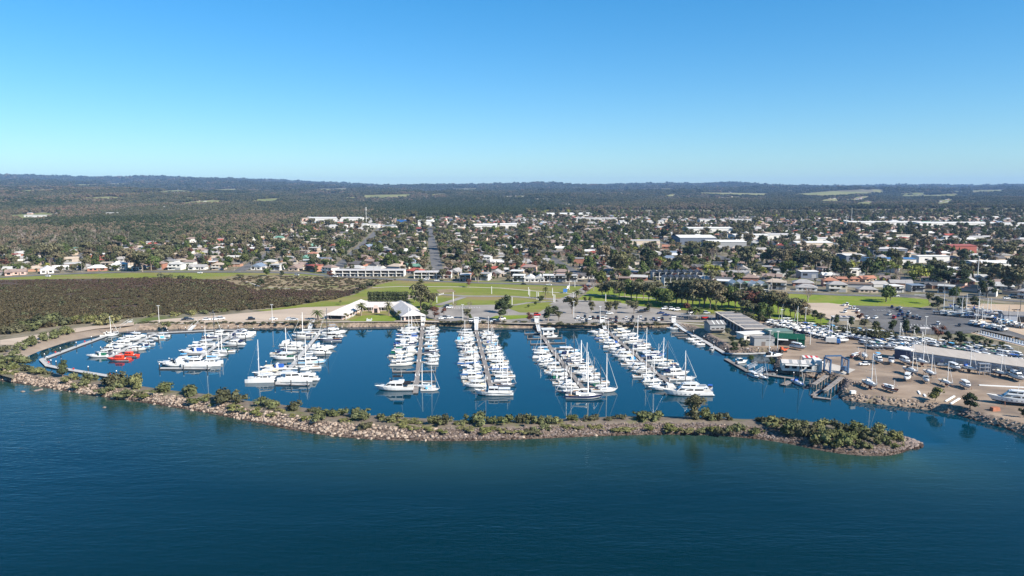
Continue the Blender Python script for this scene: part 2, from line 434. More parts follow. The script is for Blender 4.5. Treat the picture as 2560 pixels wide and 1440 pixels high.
# ------------------------------------------------------------------ rocks and the breakwater
def rock_mesh(name, seed, m):
    r = random.Random(seed); mb = MB()
    n, rings = 6, []
    for k, (z, w) in enumerate(((-0.5, 0.55), (-0.2, 1.0), (0.25, 0.9), (0.5, 0.45))):
        rings.append([((w * (0.75 + 0.5 * r.random())) * math.cos(2 * math.pi * i / n + k * .3), (w * (0.75 + 0.5 * r.random())) * math.sin(2 * math.pi * i / n + k * .3) * 0.8, z * (0.8 + 0.4 * r.random())) for i in range(n)])
    mb.rings(rings); return mb.mesh(name, m)
ROCKS = {k: [rock_mesh('rock_%s_shape' % k, i + 10, M['rock_' + k]) for i in range(6)] for k in ('pink', 'grey')}

def joined(name, items, mats, parent=None):
    """many small copies of meshes as one object: items = (mesh, Matrix, material index)"""
    V, F, MI, b = [], [], [], 0; cache = {}
    for me, mx, mi in items:
        if me.name not in cache:
            cache[me.name] = (np.array([v.co[:] for v in me.vertices]), [tuple(p.vertices) for p in me.polygons])
        co, fs = cache[me.name]; A = np.array(mx)
        V.append(co @ A[:3, :3].T + A[:3, 3]); F += [tuple(i + b for i in f) for f in fs]; MI += [mi] * len(fs); b += len(co)
    me = bpy.data.meshes.new(name); me.from_pydata(np.concatenate(V).tolist(), [], F)
    for m in mats: me.materials.append(m)
    me.polygons.foreach_set('material_index', MI); me.update()
    return obj(name, me, parent)

def rmatrix(p, s, r):
    return Matrix.Translation(p) @ Matrix.Rotation(r.uniform(0, 6.28), 4, 'Z') @ Matrix.Rotation(r.uniform(-.5, .5), 4, 'X') @ Matrix.Diagonal((s * r.uniform(.8, 1.3), s * r.uniform(.8, 1.2), s * r.uniform(.7, 1.1), 1))

NB = 150
ob, ib = resample(smooth_line(outer, 2), NB), resample(smooth_line(inner, 2), NB)
def bw_section(k, w):
    """point on the breakwater at station k, w = 0 outer waterline .. 1 inner waterline"""
    prof = [(0, 0.0), (0.27, 2.3), (0.36, 2.75), (0.62, 2.6), (0.80, 1.9), (1.0, 0.0)]
    end = min(1.0, (NB - 1 - k) / 6.0)
    for (a, za), (b, zb) in zip(prof, prof[1:]):
        if w <= b: z = za + (zb - za) * (w - a) / (b - a); break
    p = ob[k].lerp(ib[k], w); return Vector((p.x, p.y, z * (0.25 + 0.75 * end)))
mb = MB(); rows = []
for k in range(NB):
    d = (ob[k] - ib[k]); d = d.normalized() if d.length > 1e-6 else Vector((1, 0))
    a, c = ob[k] + d * 2, ib[k] - d * 2
    rows.append([(a.x, a.y, -1.2)] + [tuple(bw_section(k, w)) for w in (0, 0.14, 0.27, 0.36, 0.62, 0.80, 1.0)] + [(c.x, c.y, -1.2)])
mb.rings(rows, [1, 1, 1, 0, 0, 0, 2, 2], cap=False, closed=False)
mb.rings([[(p[0], p[1], p[2]) for p in rows[-1]], [(tip.x + 2, tip.y, -1.0)] * len(rows[-1])], 0, cap=False, closed=False)
bw = struct(mb.build('breakwater', [M['crest'], M['scree'], M['bank']], None, True))
r = random.Random(3); items, parts = [], []
for k in range(NB - 1):
    span = (ob[k + 1] - ob[k]).length; cnt = max(3, int(span * 16))
    for _ in range(cnt):
        kk = k + r.random(); w = abs(r.gauss(0.0, 0.14)) if r.random() < .25 else r.uniform(-0.02, 0.30)
        i = int(kk); p = bw_section(i, max(0, w)).lerp(bw_section(min(NB - 1, i + 1), max(0, w)), kk - i)
        if w < 0.03: p.z -= 0.25 * r.random()
        px = kk / NB
        grey = r.random() < sstep(0.50, 0.62, px) * 0.92 + 0.05 + 0.3 * sstep(0.93, 1, px)
        s = r.choice((0.28, 0.34, 0.42, 0.5, 0.66)) * r.uniform(0.8, 1.15) * (0.82 if grey else 1)
        items.append((s, 'grey' if grey else 'pink', r.randrange(6), p, w))
    if k > 8 and r.random() < .8:      # the inner side
        for _ in range(3):
            w = r.uniform(.86, 1.0); items.append((r.uniform(.25, .5), 'grey', r.randrange(6), bw_section(k, w), w))
for k in range(260):                    # the rounded head
    t = r.uniform(-2.3, 2.0); q = r.uniform(0, 1); c = bw_section(NB - 3, 0.5)
    items.append((r.uniform(.35, .75), 'grey', r.randrange(6), Vector((c.x + math.cos(t) * (.5 + 4.0 * q), c.y + math.sin(t) * (1.5 + 4 * q), max(-0.1, 1.3 - 1.4 * q))), 0))
items.sort(key=lambda q: -q[0])
for (s, kind, i, p, w) in items[:300]:
    o = obj('rock', ROCKS[kind][i], bw); o.matrix_world = rmatrix(p + Vector((0, 0, .12)), s * 1.1, r)
stuff(joined('rock_fill', [(ROCKS[kind][i], rmatrix(p, s, r), 2 if p.z < .42 else (0 if kind == 'pink' else 1)) for (s, kind, i, p, w) in items[300:]], [M['rock_pink'], M['rock_grey'], M['rock_wet']], bw))

def bank_rocks(name, low, high, parent, density, kinds, size, seed, sel=None):
    rr = random.Random(seed); it = []
    for i in range(len(low) - 1):
        L = (Vector(low[i + 1]) - Vector(low[i])).length; kd = kinds(i) if callable(kinds) else kinds
        for _ in range(int(L * density)):
            u, w = rr.random(), rr.random() * 1.0
            a = Vector(low[i]).lerp(Vector(low[i + 1]), u); h = Vector(high[i]).lerp(Vector(high[i + 1]), u)
            p = a.lerp(h, w); z = LAND * (w / 0.55 * 0.62 if w < .55 else 0.62 + 0.38 * (w - .55) / .45)
            it.append((ROCKS[kd][rr.randrange(6)], rmatrix((p.x, p.y, z - 0.05), size * rr.uniform(.5, 1.3), rr), 2 if z < .4 else (0 if kd == 'pink' else 1)))
    return stuff(joined(name, it, [M['rock_pink'], M['rock_grey'], M['rock_wet']], parent))
bank_rocks('rock_facing', shore[7:22], shore_top[7:22], embank, 3.0, 'pink', 0.45, 5)
bank_rocks('rock_facing', shore[22:], shore_top[22:], embank, 4.5, lambda i: 'grey' if i < 12 else ('pink' if (i * 7) % 3 else 'grey'), 0.6, 6)
bank_rocks('rock_facing', offset_line(shore[4:8], 10), offset_line(shore[4:8], 14), beach, 3.0, 'grey', 0.5, 8)
for i, (x, y) in enumerate([(57, 979), (95, 976), (261, 1019)]):
    gx, gy = G(x, y, 0); o = obj('shoal_rock', ROCKS['grey'][i], None, (gx, gy, 0.05), i * 1.1, (2.2, 1.1, 0.7) if i == 1 else (1.0, .8, .6))
    tag(o, ['small grey rock awash beside a wider flat rock off the breakwater', 'wide flat grey rock awash off the west end of the breakwater', 'small rock awash alone off the breakwater below the white-topped piles'][i], 'rock')

# ------------------------------------------------------------------ ground cover: sheets, each a little above the one below
Z1, Z2, Z3, Z4 = LAND + 0.06, LAND + 0.12, LAND + 0.18, LAND + 0.24
S = lambda n, L, z, m: sheet(n, [G(x, y, z) for x, y in L], z, M[m])
S('marsh_ground', [(-900, 705), (-300, 702), (0, 700), (380, 696), (560, 700), (640, 727), (860, 727), (935, 712), (880, 736), (830, 746), (720, 764), (640, 772), (500, 780), (380, 789), (270, 800), (170, 812), (60, 826), (0, 836), (-500, 870), (-900, 860)], Z1, 'marsh')
S('saltmarsh_ground', [(556, 699), (590, 690), (700, 688), (800, 691), (905, 697), (1004, 698), (960, 708), (935, 712), (860, 727), (640, 727)], Z1, 'saltmarsh')
S('verge_lawn', [(-500, 702), (0, 691), (180, 686), (330, 682), (640, 682), (830, 688), (1000, 697), (905, 696), (800, 690.5), (700, 687), (590, 689), (556, 698), (380, 695), (0, 699), (-300, 701)], Z1, 'lawn')
S('park_lawn', [(640, 776), (720, 767), (830, 749), (885, 737), (940, 713), (1004, 699), (1090, 699), (1300, 707), (1440, 714), (1476, 716), (1420, 748), (1395, 768), (1300, 800), (1080, 800), (860, 800), (800, 770), (700, 779)], Z1, 'lawn')
S('tree_lawn', [(1486, 716), (1700, 721), (1850, 730), (1935, 733), (2250, 743), (2318, 748), (2330, 762), (2300, 769), (2130, 763), (1970, 756), (1950, 762), (2075, 800), (2060, 815), (1960, 800), (1850, 785), (1760, 782), (1690, 772), (1560, 762), (1440, 752)], Z1, 'lawn_bright')
S('gravel_lot', [(335, 812), (345, 806), (420, 797), (560, 787), (660, 778), (760, 768), (850, 765), (960, 742), (1010, 735), (1050, 742), (920, 770), (800, 801), (560, 806), (440, 808)], Z2, 'gravel')
S('dirt_track', [(0, 862), (0, 850), (60, 842), (150, 826), (230, 815), (335, 806), (335, 813), (240, 822), (160, 836), (70, 862)], Z2, 'gravel')
S('forecourt', [(1100, 802), (1040, 790), (1060, 775), (1118, 764), (1262, 761), (1300, 769), (1340, 778), (1380, 763), (1420, 748), (1530, 754), (1640, 772), (1730, 786), (1800, 792), (1790, 806), (1690, 804), (1500, 808), (1300, 806)], Z2, 'carpark')
S('park_oval', [(1268, 770), (1310, 758), (1400, 750), (1412, 752), (1375, 765), (1345, 782), (1300, 781)], Z3, 'lawn')
S('kerb_lawn', [(1225, 795), (1240, 789), (1330, 787), (1335, 794), (1260, 799)], Z3, 'lawn_bright')
S('club_lawn', [(872, 803), (905, 789), (955, 787), (1000, 794), (985, 803)], Z3, 'lawn_bright')
_yt = offset_line(shore, lambda i: bank_w(i) + 0.6)
sheet('yard_ground', [G(x, y, Z1) for x, y in [(1815, 800), (1900, 795), (2000, 803), (2060, 812), (2180, 826), (2260, 838), (2400, 858), (2560, 900), (2760, 965), (2900, 1060)]] + [tuple(p) for p in _yt[24:]][::-1] + [G(1850, 850, Z1), G(1800, 820, Z1)], Z1, M['dirt'])
S('parking_field', [(2000, 757), (2070, 757), (2140, 765), (2165, 800), (2120, 800), (2075, 798), (2060, 790)], Z2, 'gravel')
S('ramp_carpark', [(2130, 764), (2240, 766), (2330, 770), (2420, 788), (2480, 812), (2560, 838), (2560, 847), (2455, 824), (2425, 833), (2330, 836), (2225, 829), (2175, 803)], Z3, 'asphalt')
S('harbour_sand', [(2420, 758), (2560, 762), (2700, 775), (2700, 850), (2560, 838), (2480, 812), (2400, 780)], Z1, 'sand')
S('slipway_pad', [(2035, 915), (2068, 906), (2139, 924), (2112, 938), (2085, 931), (2062, 927)], Z2, 'concrete')
S('sand_patch', [(1090, 724), (1130, 722), (1140, 730), (1100, 733)], Z3, 'saltmarsh')
LINE = lambda n, L, w, z, m: sheet(n, band([G(x, y, z) for x, y in L], w), z, M[m])
LINE('esplanade_road', [(-400, 706), (0, 693), (180, 684), (330, 679), (640, 680), (750, 682), (830, 690), (1000, 699), (1200, 707), (1430, 713), (1560, 716), (1700, 720), (1900, 729), (2100, 737), (2260, 741), (2330, 737), (2450, 745), (2700, 765)], 9.0, Z3, 'road')
LINE('access_road', [(1484, 690), (1482, 705), (1470, 718), (1440, 735), (1412, 748), (1385, 762)], 8.0, Z4, 'carpark')
LINE('drive', [(1090, 735), (1160, 740), (1280, 741), (1400, 749)], 6.0, Z3, 'carpark')
LINE('drive', [(1095, 763), (1130, 752), (1160, 742)], 5.5, Z4, 'carpark')
LINE('drive', [(1282, 763), (1320, 757), (1395, 752)], 4.0, Z4, 'carpark')
LINE('footpath', [(930, 719), (1000, 716), (1150, 717), (1250, 720), (1330, 727), (1420, 733), (1448, 735), (1520, 739), (1640, 746)], 3.0, Z2, 'path')
LINE('footpath', [(600, 700), (630, 708), (650, 716), (700, 720), (760, 724)], 2.2, Z2, 'path')
LINE('quay_walk', [(345, 810), (560, 807), (800, 805), (1000, 803), (1100, 804), (1300, 808), (1500, 810), (1690, 806), (1760, 812)], 2.6, LAND + 0.10, 'path')
LINE('ramp_road', [(2240, 735), (2300, 740), (2380, 752), (2440, 760)], 7.0, Z4, 'road')
# streets running inland
for k, (x0, x1, far) in enumerate([(-262, -345, 1150), (-170, -268, 1500), (-68, -170, 1500), (62, -20, 1500), (165, 90, 1500), (265, 195, 1350), (345, 310, 1500)]):
    ya = 690 - 0.16 * (x0 + 180) if x0 > -180 else 700
    sheet('street', band([(x0, ya), ((x0 + x1) / 2, (ya + far) / 2), (x1, far)], 11.0), Z2, M['road'])
# painted bays in the ramp car park and the forecourt
def bay_lines(a, b, n, L, z):
    A, B = Vector(G(*a, z)), Vector(G(*b, z)); d = (B - A).normalized(); nrm = Vector((-d.y, d.x)); mb = MB()
    for i in range(n):
        p = A.lerp(B, i / (n - 1)); q = p + nrm * L
        mb.poly([(p.x - d.x * .08, p.y - d.y * .08, z), (p.x + d.x * .08, p.y + d.y * .08, z), (q.x + d.x * .08, q.y + d.y * .08, z), (q.x - d.x * .08, q.y - d.y * .08, z)])
    return struct(mb.build('road_marking', M['paint']))
bay_lines((2190, 777), (2265, 778), 9, 5, Z4); bay_lines((2255, 812), (2345, 818), 12, 5, Z4); bay_lines((1440, 803), (1640, 803), 40, 5, Z3); bay_lines((1130, 772), (1200, 770), 12, 5, Z3)

# ------------------------------------------------------------------ far paddocks on the rising land
def paddock(L):
    P = [GT(x, y) for x, y in L]; o = []
    me = bpy.data.meshes.new('paddock'); me.from_pydata([(p[0], p[1], p[2] + 2.0) for p in P], [], [tuple(range(len(P)))]); me.materials.append(M['field']); struct(obj('paddock', me))
PAD = [[(905, 489), (1030, 487), (1020, 496), (910, 497)], [(640, 500), (700, 497), (712, 503), (645, 504)], [(1730, 482), (1930, 485), (1910, 491), (1760, 488)], [(1960, 488), (2080, 479), (2200, 475), (2215, 484), (2080, 491)], [(2240, 490), (2400, 488), (2390, 494), (2260, 494)],
       [(20, 540), (110, 534), (160, 540), (90, 553), (30, 548)], [(30, 478), (130, 474), (150, 479), (50, 481)], [(1040, 480), (1080, 479), (1070, 484)], [(1500, 484), (1570, 482), (1560, 487)], [(300, 484), (430, 481), (420, 486), (310, 488)], [(180, 462), (330, 459), (320, 464), (190, 466)], [(500, 476), (600, 473), (590, 478), (510, 480)], [(780, 474), (880, 471), (870, 477), (790, 478)],
       [(1120, 474), (1200, 472), (1195, 477), (1130, 478)], [(1250, 492), (1320, 490), (1310, 495), (1260, 496)], [(1590, 474), (1690, 472), (1680, 477), (1600, 478)], [(2420, 478), (2520, 475), (2510, 481), (2430, 483)], [(2100, 500), (2170, 498), (2160, 503), (2110, 504)], [(420, 510), (500, 507), (490, 513), (430, 514)], [(560, 530), (610, 528), (600, 533), (565, 534)], [(0, 500), (60, 497), (50, 503), (5, 504)], [(1330, 500), (1390, 498), (1380, 503), (1340, 503)]]
_r = random.Random(66)
for _ in range(34):
    cx_, cy_ = _r.uniform(0, 2560), 477 + 34 * _r.random() ** 1.6; w_ = _r.uniform(18, 60); h_ = _r.uniform(1.2, 2.6) * (1 + (cy_ - 477) / 30)
    PAD.append([(cx_ - w_, cy_ + h_ * .3), (cx_ + w_ * .3, cy_ - h_), (cx_ + w_, cy_ - h_ * .5), (cx_ + w_ * .7, cy_ + h_), (cx_ - w_ * .5, cy_ + h_)])
for L in PAD:
    paddock(L)
# ------------------------------------------------------------------ boats: materials and kinds
def gloss(n, c, r=0.3): return mat(n, c, r, 0.0, 0.5)
M['white'] = noisy('gelcoat_white', (0.58, 0.58, 0.57), (0.67, 0.67, 0.66), 0.4, rough=0.35, spec=0.5)
M['offwhite'] = noisy('gelcoat_offwhite', (0.52, 0.50, 0.45), (0.60, 0.58, 0.53), 0.4, rough=0.4, spec=0.5)
M['deck'] = noisy('deck_paint', (0.40, 0.39, 0.365), (0.50, 0.49, 0.46), 1.5, rough=0.7)
M['navy'] = gloss('hull_navy', (0.010, 0.018, 0.065)); M['midblue'] = gloss('hull_blue', (0.03, 0.12, 0.34)); M['paleblue'] = gloss('hull_pale_blue', (0.25, 0.45, 0.62))
M['maroon'] = gloss('hull_maroon', (0.16, 0.02, 0.02)); M['darkgreen'] = gloss('hull_green', (0.015, 0.07, 0.045)); M['greyhull'] = gloss('hull_grey', (0.32, 0.33, 0.34)); M['black'] = gloss('hull_black', (0.015, 0.015, 0.018))
M['orange'] = gloss('rescue_orange', (0.72, 0.06, 0.02), 0.4)
M['anti_red'] = mat('antifoul_red', (0.22, 0.05, 0.035), 0.9); M['anti_blue'] = mat('antifoul_blue', (0.03, 0.06, 0.16), 0.9); M['anti_black'] = mat('antifoul_black', (0.03, 0.03, 0.035), 0.9)
M['glass'] = mat('tinted_glass', (0.012, 0.014, 0.018), 0.08, 0.0, 0.6)
M['steel'] = mat('stainless', (0.55, 0.56, 0.57), 0.35, 0.8)
M['mast'] = mat('mast_alloy', (0.80, 0.77, 0.73), 0.5); M['mast_dark'] = mat('mast_carbon', (0.04, 0.04, 0.045), 0.4); M['wood'] = noisy('teak', (0.26, 0.15, 0.08), (0.36, 0.22, 0.12), 2.0)
for n, c in dict(canvas_blue=(0.03, 0.10, 0.36), canvas_navy=(0.012, 0.02, 0.07), canvas_black=(0.02, 0.02, 0.022), canvas_cream=(0.62, 0.55, 0.42), canvas_green=(0.02, 0.12, 0.07), canvas_red=(0.33, 0.03, 0.05), canvas_white=(0.60, 0.60, 0.58), canvas_grey=(0.30, 0.31, 0.33), canvas_sky=(0.10, 0.38, 0.65)).items():
    M[n] = mat(n, c, 0.9, 0.0, 0.1)

def hull_parts(pr, L, B, F, T=0.7, rake=0.12, full=0.42, sheer=0.3, stern=0.88, tumble=0.9, deck_drop=0.14, n=9):
    """hull with boot stripe and bottom paint, and the deck inside it"""
    mb = MB(); rows = []; edge = []
    for k in range(n + 1):
        t = k / n
        b = B / 2 * (stern + (1 - stern) * min(1, t / full) if t < full else max(0.015, 1 - ((t - full) / (1 - full)) ** 2.1))
        s = F * (1 + sheer * (t - 0.25) ** 2 * 1.6)
        kd = -T * (1 - max(0, (t - 0.55) / 0.45) ** 2)
        x0 = -L / 2 + L * t
        def P(y, z): return (x0 + rake * L * (t ** 3) * (min(1, max(-0.3, z / s)) - 1), y, z)
        half = [P(b, s), P(b * (tumble + 0.06), s * 0.38), P(b * tumble, s * 0.16), P(b * tumble * 0.93, -0.12)]
        rows.append(half + [P(0, kd)] + [(q[0], -q[1], q[2]) for q in reversed(half)])
        edge.append((P(b, s), b))
    mb.rings(rows, [0, 1, 2, 2, 2, 2, 1, 0], cap=False, closed=False)
    mb.poly(list(reversed(rows[0])), 0)
    h = pr.add('hull', mb, [M['white'], M['white'], M['anti_black']], 'hull', smooth=False)
    md = MB(); rd = []
    for (p, b) in edge: rd.append([(p[0], b * 0.94, p[2] - deck_drop), (p[0], -b * 0.94, p[2] - deck_drop)])
    for a, c in zip(rd, rd[1:]): md.poly([a[0], a[1], c[1], c[0]])
    pr.add('deck', md, M['deck'], 'deck')
    return h

def house(pr, name, x0, x1, w0, z0, z1, front=0.9, back=0.15, inset=0.12, taper=0.8, glass=(0.42, 0.86), m='white', key=None):
    """a cabin: sloped front, tapering to the bow, with a band of dark windows"""
    base = [(x0, -w0), (x1 * 0.35 + x0 * 0.65, -w0), (x1, -w0 * taper), (x1, w0 * taper), (x1 * 0.35 + x0 * 0.65, w0), (x0, w0)]
    top = [(x0 + back, -w0 + inset), (x1 * 0.35 + x0 * 0.65, -w0 + inset), (x1 - front, -w0 * taper + inset), (x1 - front, w0 * taper - inset), (x1 * 0.35 + x0 * 0.65, w0 - inset), (x0 + back, w0 - inset)]
    mb = MB(); mb.prism(base, z0, z1, 0, top); i = pr.add(name, mb, M[m], key or 'cabin')
    if glass:
        lo, hi = glass; e = 0.025
        def ring(u):
            o = []
            for (bx, by), (tx, ty) in zip(base, top):
                o.append((bx + (tx - bx) * u + (e if bx > (x0 + x1) / 2 else -e if bx == x0 else 0), (by + (ty - by) * u) + math.copysign(e, by), z0 + (z1 - z0) * u))
            return o
        mw = MB(); ra, rb = ring(lo), ring(hi)
        for k in range(5):   # sides and front, the back stays open
            a0, a1, b1, b0 = Vector(ra[k]), Vector(ra[k + 1]), Vector(rb[k + 1]), Vector(rb[k])
            d = (a1 - a0) * (0.06 if k != 2 else 0.04)
            mw.poly([a0 + d, a1 - d, b1 - d, b0 + d])
        pr.add('window_band', mw, M['glass'], 'glass', sub=i)
    return i

def rail(pr, L, B, F, full=0.45, sheer=0.3):
    pts = []
    for t in (0.55, 0.7, 0.82, 0.92, 0.99):
        b = B / 2 * max(0.05, 1 - ((t - full) / (1 - full)) ** 2.1) * 0.92
        pts.append((-L / 2 + L * t, b, F * (1 + sheer * (t - 0.25) ** 2 * 1.6)))
    for s in (1, -1):
        P = [(x, y * s, z) for x, y, z in pts]; mb = MB()
        for a, c in zip(P, P[1:]): mb.tube((a[0], a[1], a[2] + .65), (c[0], c[1], c[2] + .65), 0.03, n=3)
        for a in P: mb.tube(a, (a[0], a[1], a[2] + .65), 0.025, n=3)
        pr.add('bow_rail', mb, M['steel'])

def fly_cruiser():
    pr = Proto(); hull_parts(pr, 13, 4.3, 1.35, 0.8, 0.13)
    c = house(pr, 'cabin', -3.2, 3.6, 1.75, 1.2, 2.9, 1.8)
    pr.add('foredeck', MB().prism([(3.4, -1.3), (5.2, -0.55), (5.2, .55), (3.4, 1.3)], 1.35, 1.85, 0, [(3.2, -1.1), (4.7, -.4), (4.7, .4), (3.2, 1.1)]), M['white'], 'cabin')
    f = house(pr, 'flybridge', -3.4, 1.6, 1.6, 2.9, 3.55, 0.5, 0.0, 0.05, 0.85, glass=None)
    pr.add('fly_screen', MB().prism([(0.4, -1.3), (1.5, -1.05), (1.5, 1.05), (.4, 1.3)], 3.55, 4.0, 0, [(0.2, -1.2), (1.1, -.95), (1.1, .95), (.2, 1.2)]), M['glass'], 'glass', sub=f)
    b = pr.add('bimini', MB().prism([(-3.1, -1.5), (0.3, -1.4), (.3, 1.4), (-3.1, 1.5)], 5.0, 5.14, 0, [(-3.0, -1.3), (0.2, -1.2), (.2, 1.2), (-3.0, 1.3)]), M['canvas_white'], 'bimini')
    for x, y in ((-2.9, 1.35), (-2.9, -1.35), (0.1, 1.25), (.1, -1.25)): pr.add('bimini_post', MB().tube((x, y, 3.5), (x, y, 5.02), 0.04, n=3), M['steel'], sub=b)
    pr.add('cockpit_canopy', MB().box(-5.6, -3.25, -1.6, 1.6, 2.3, 2.9), M['canvas_black'], 'canopy')
    pr.add('swim_platform', MB().box(-7.3, -6.45, -1.7, 1.7, 0.25, 0.4), M['white'], 'hull2'); rail(pr, 13, 4.3, 1.35)
    pr.add('antenna', MB().tube((-2.6, 1.1, 5.1), (-3.0, 1.2, 8.0), 0.035, 0.02, 3), M['mast']); return pr

def express_cruiser():
    pr = Proto(); hull_parts(pr, 11, 3.6, 1.15, 0.6, 0.16, sheer=0.22)
    pr.add('foredeck', MB().prism([(-0.6, -1.4), (2.2, -1.15), (4.2, -.3), (4.2, .3), (2.2, 1.15), (-.6, 1.4)], 1.05, 1.75, 0, [(-.6, -1.2), (2.0, -.8), (3.4, -.2), (3.4, .2), (2.0, .8), (-.6, 1.2)]), M['white'], 'cabin')
    pr.add('windscreen', MB().prism([(-1.0, -1.35), (0.9, -1.0), (.9, 1.0), (-1.0, 1.35)], 1.7, 2.45, 0, [(-1.3, -1.2), (0.0, -.8), (0, .8), (-1.3, 1.2)]), M['glass'], 'glass')
    a = pr.add('radar_arch', MB().prism([(-2.6, -1.6), (-1.7, -1.6), (-1.7, 1.6), (-2.6, 1.6)], 2.55, 2.8), M['white'], 'cabin')
    for y in (-1.5, 1.5): pr.add('arch_leg', MB().prism([(-2.9, y - .1), (-1.9, y - .1), (-1.9, y + .1), (-2.9, y + .1)], 1.1, 2.56, 0, [(-2.6, y - .1), (-1.8, y - .1), (-1.8, y + .1), (-2.6, y + .1)]), M['white'], sub=a)
    pr.add('cockpit_canopy', MB().prism([(-4.7, -1.5), (-1.2, -1.45), (-1.2, 1.45), (-4.7, 1.5)], 1.2, 2.3, 0, [(-4.4, -1.3), (-1.3, -1.3), (-1.3, 1.3), (-4.4, 1.3)]), M['canvas_navy'], 'canopy')
    pr.add('swim_platform', MB().box(-6.1, -5.45, -1.4, 1.4, 0.25, 0.38), M['white']); rail(pr, 11, 3.6, 1.15, sheer=.22); return pr

def sedan_cruiser():
    pr = Proto(); hull_parts(pr, 10, 3.5, 1.2, 0.65, 0.14)
    house(pr, 'cabin', -1.9, 2.6, 1.45, 1.05, 2.75, 1.3)
    pr.add('hardtop', MB().prism([(-4.2, -1.4), (0.8, -1.25), (0.8, 1.25), (-4.2, 1.4)], 2.8, 2.95), M['white'], 'bimini')
    for y in (-1.3, 1.3): pr.add('hardtop_post', MB().tube((-4.0, y, 1.0), (-4.0, y, 2.82), 0.05, n=3), M['steel'])
    pr.add('foredeck', MB().prism([(2.4, -1.1), (3.9, -.4), (3.9, .4), (2.4, 1.1)], 1.15, 1.6, 0, [(2.2, -.9), (3.5, -.3), (3.5, .3), (2.2, .9)]), M['white'], 'cabin')
    pr.add('cockpit_canopy', MB().box(-4.6, -1.95, -1.3, 1.3, 1.1, 1.35), M['canvas_grey'], 'canopy'); rail(pr, 10, 3.5, 1.2)
    pr.add('antenna', MB().tube((-1.0, .9, 2.9), (-1.5, 1.0, 5.8), 0.03, 0.02, 3), M['mast']); return pr

def rig(pr, x, h, z0, boom=4.6, spread=(0.45, 0.72), mastmat='mast', bow=None, stern=None, beam=1.6, r=0.19):
    m = pr.add('mast', MB().tube((x, 0, z0), (x - .15, 0, z0 + h), r, r * 0.62, 6), M[mastmat], 'mast')
    for s in spread: pr.add('spreader', MB().tube((x, -beam * .6, z0 + h * s), (x, beam * .6, z0 + h * s), 0.045, n=3), M[mastmat], 'mast', sub=m)
    mb = MB()
    if bow: mb.tube((bow, 0, z0 + .1), (x - .12, 0, z0 + h * .96), 0.03, n=3)
    if stern: mb.tube((stern, 0, z0 + .1), (x - .15, 0, z0 + h), 0.022, n=3)
    for s in (-1, 1):
        mb.tube((x, s * beam, z0), (x, s * beam * .6, z0 + h * spread[-1]), 0.02, n=3); mb.tube((x, s * beam * .6, z0 + h * spread[-1]), (x - .15, 0, z0 + h), 0.02, n=3)
    pr.add('rigging', mb, M['steel'], sub=m)
    b = pr.add('boom', MB().tube((x - .1, 0, z0 + 1.25), (x - boom, 0, z0 + 1.2), 0.08, n=4), M[mastmat], 'mast')
    pr.add('sail_cover', MB().rings([[(x - .15, y, z0 + 1.28 + z) for y, z in ((-.14, 0), (.14, 0), (.16, .3), (0, .55), (-.16, .3))], [(x - boom * .95, y, z0 + 1.25 + z) for y, z in ((-.1, 0), (.1, 0), (.1, .15), (0, .22), (-.1, .15))]]), M['canvas_blue'], 'cover', sub=b)

def yacht(two=False, furled=True):
    pr = Proto(); hull_parts(pr, 11, 3.4, 1.05, 0.55, 0.14, full=0.5, sheer=0.35, stern=0.62)
    i = pr.add('coachroof', MB().prism([(-1.8, -1.05), (1.4, -1.0), (3.2, -.45), (3.2, .45), (1.4, 1.0), (-1.8, 1.05)], 0.95, 1.5, 0, [(-1.7, -.85), (1.2, -.8), (2.6, -.3), (2.6, .3), (1.2, .8), (-1.7, .85)]), M['white'], 'cabin')
    for s in (-1, 1): pr.add('window_band', MB().poly([(-1.2, s * 1.04, 1.13), (1.2, s * .99, 1.13), (1.1, s * .91, 1.34), (-1.2, s * .95, 1.34)]), M['glass'], sub=i)
    pr.add('cockpit', MB().box(-4.6, -1.9, -.7, .7, 0.9, 1.0), M['wood'], 'deck2')
    pr.add('spray_hood', MB().prism([(-2.6, -1.05), (-1.2, -1.0), (-1.2, 1.0), (-2.6, 1.05)], 1.3, 2.0, 0, [(-2.6, -.8), (-1.9, -.8), (-1.9, .8), (-2.6, .8)]), M['canvas_navy'], 'canopy')
    rig(pr, 0.9, 13.5, 1.35, bow=5.3, stern=-5.3)
    pr.add('furled_jib', MB().tube((5.25, 0, 1.5), (1.2, 0, 13.0), 0.10, 0.04, 4), M['canvas_white'], 'jib')
    if two:
        pr.add('mizzen_mast', MB().tube((-3.9, 0, 1.0), (-3.95, 0, 10.2), 0.11, 0.06, 5), M['mast'], 'mast')
    rail(pr, 11, 3.4, 1.05, full=.5, sheer=.35)
    pr.add('keel', MB().prism([(-.9, -.12), (1.0, -.12), (1.0, .12), (-.9, .12)], -1.9, -.4, 0, [(-.9, -.16), (1.4, -.16), (1.4, .16), (-.9, .16)]), M['anti_red'], 'keel')
    pr.add('rudder', MB().box(-4.9, -4.3, -.06, .06, -1.4, 0.1), M['anti_red'], 'keel'); return pr

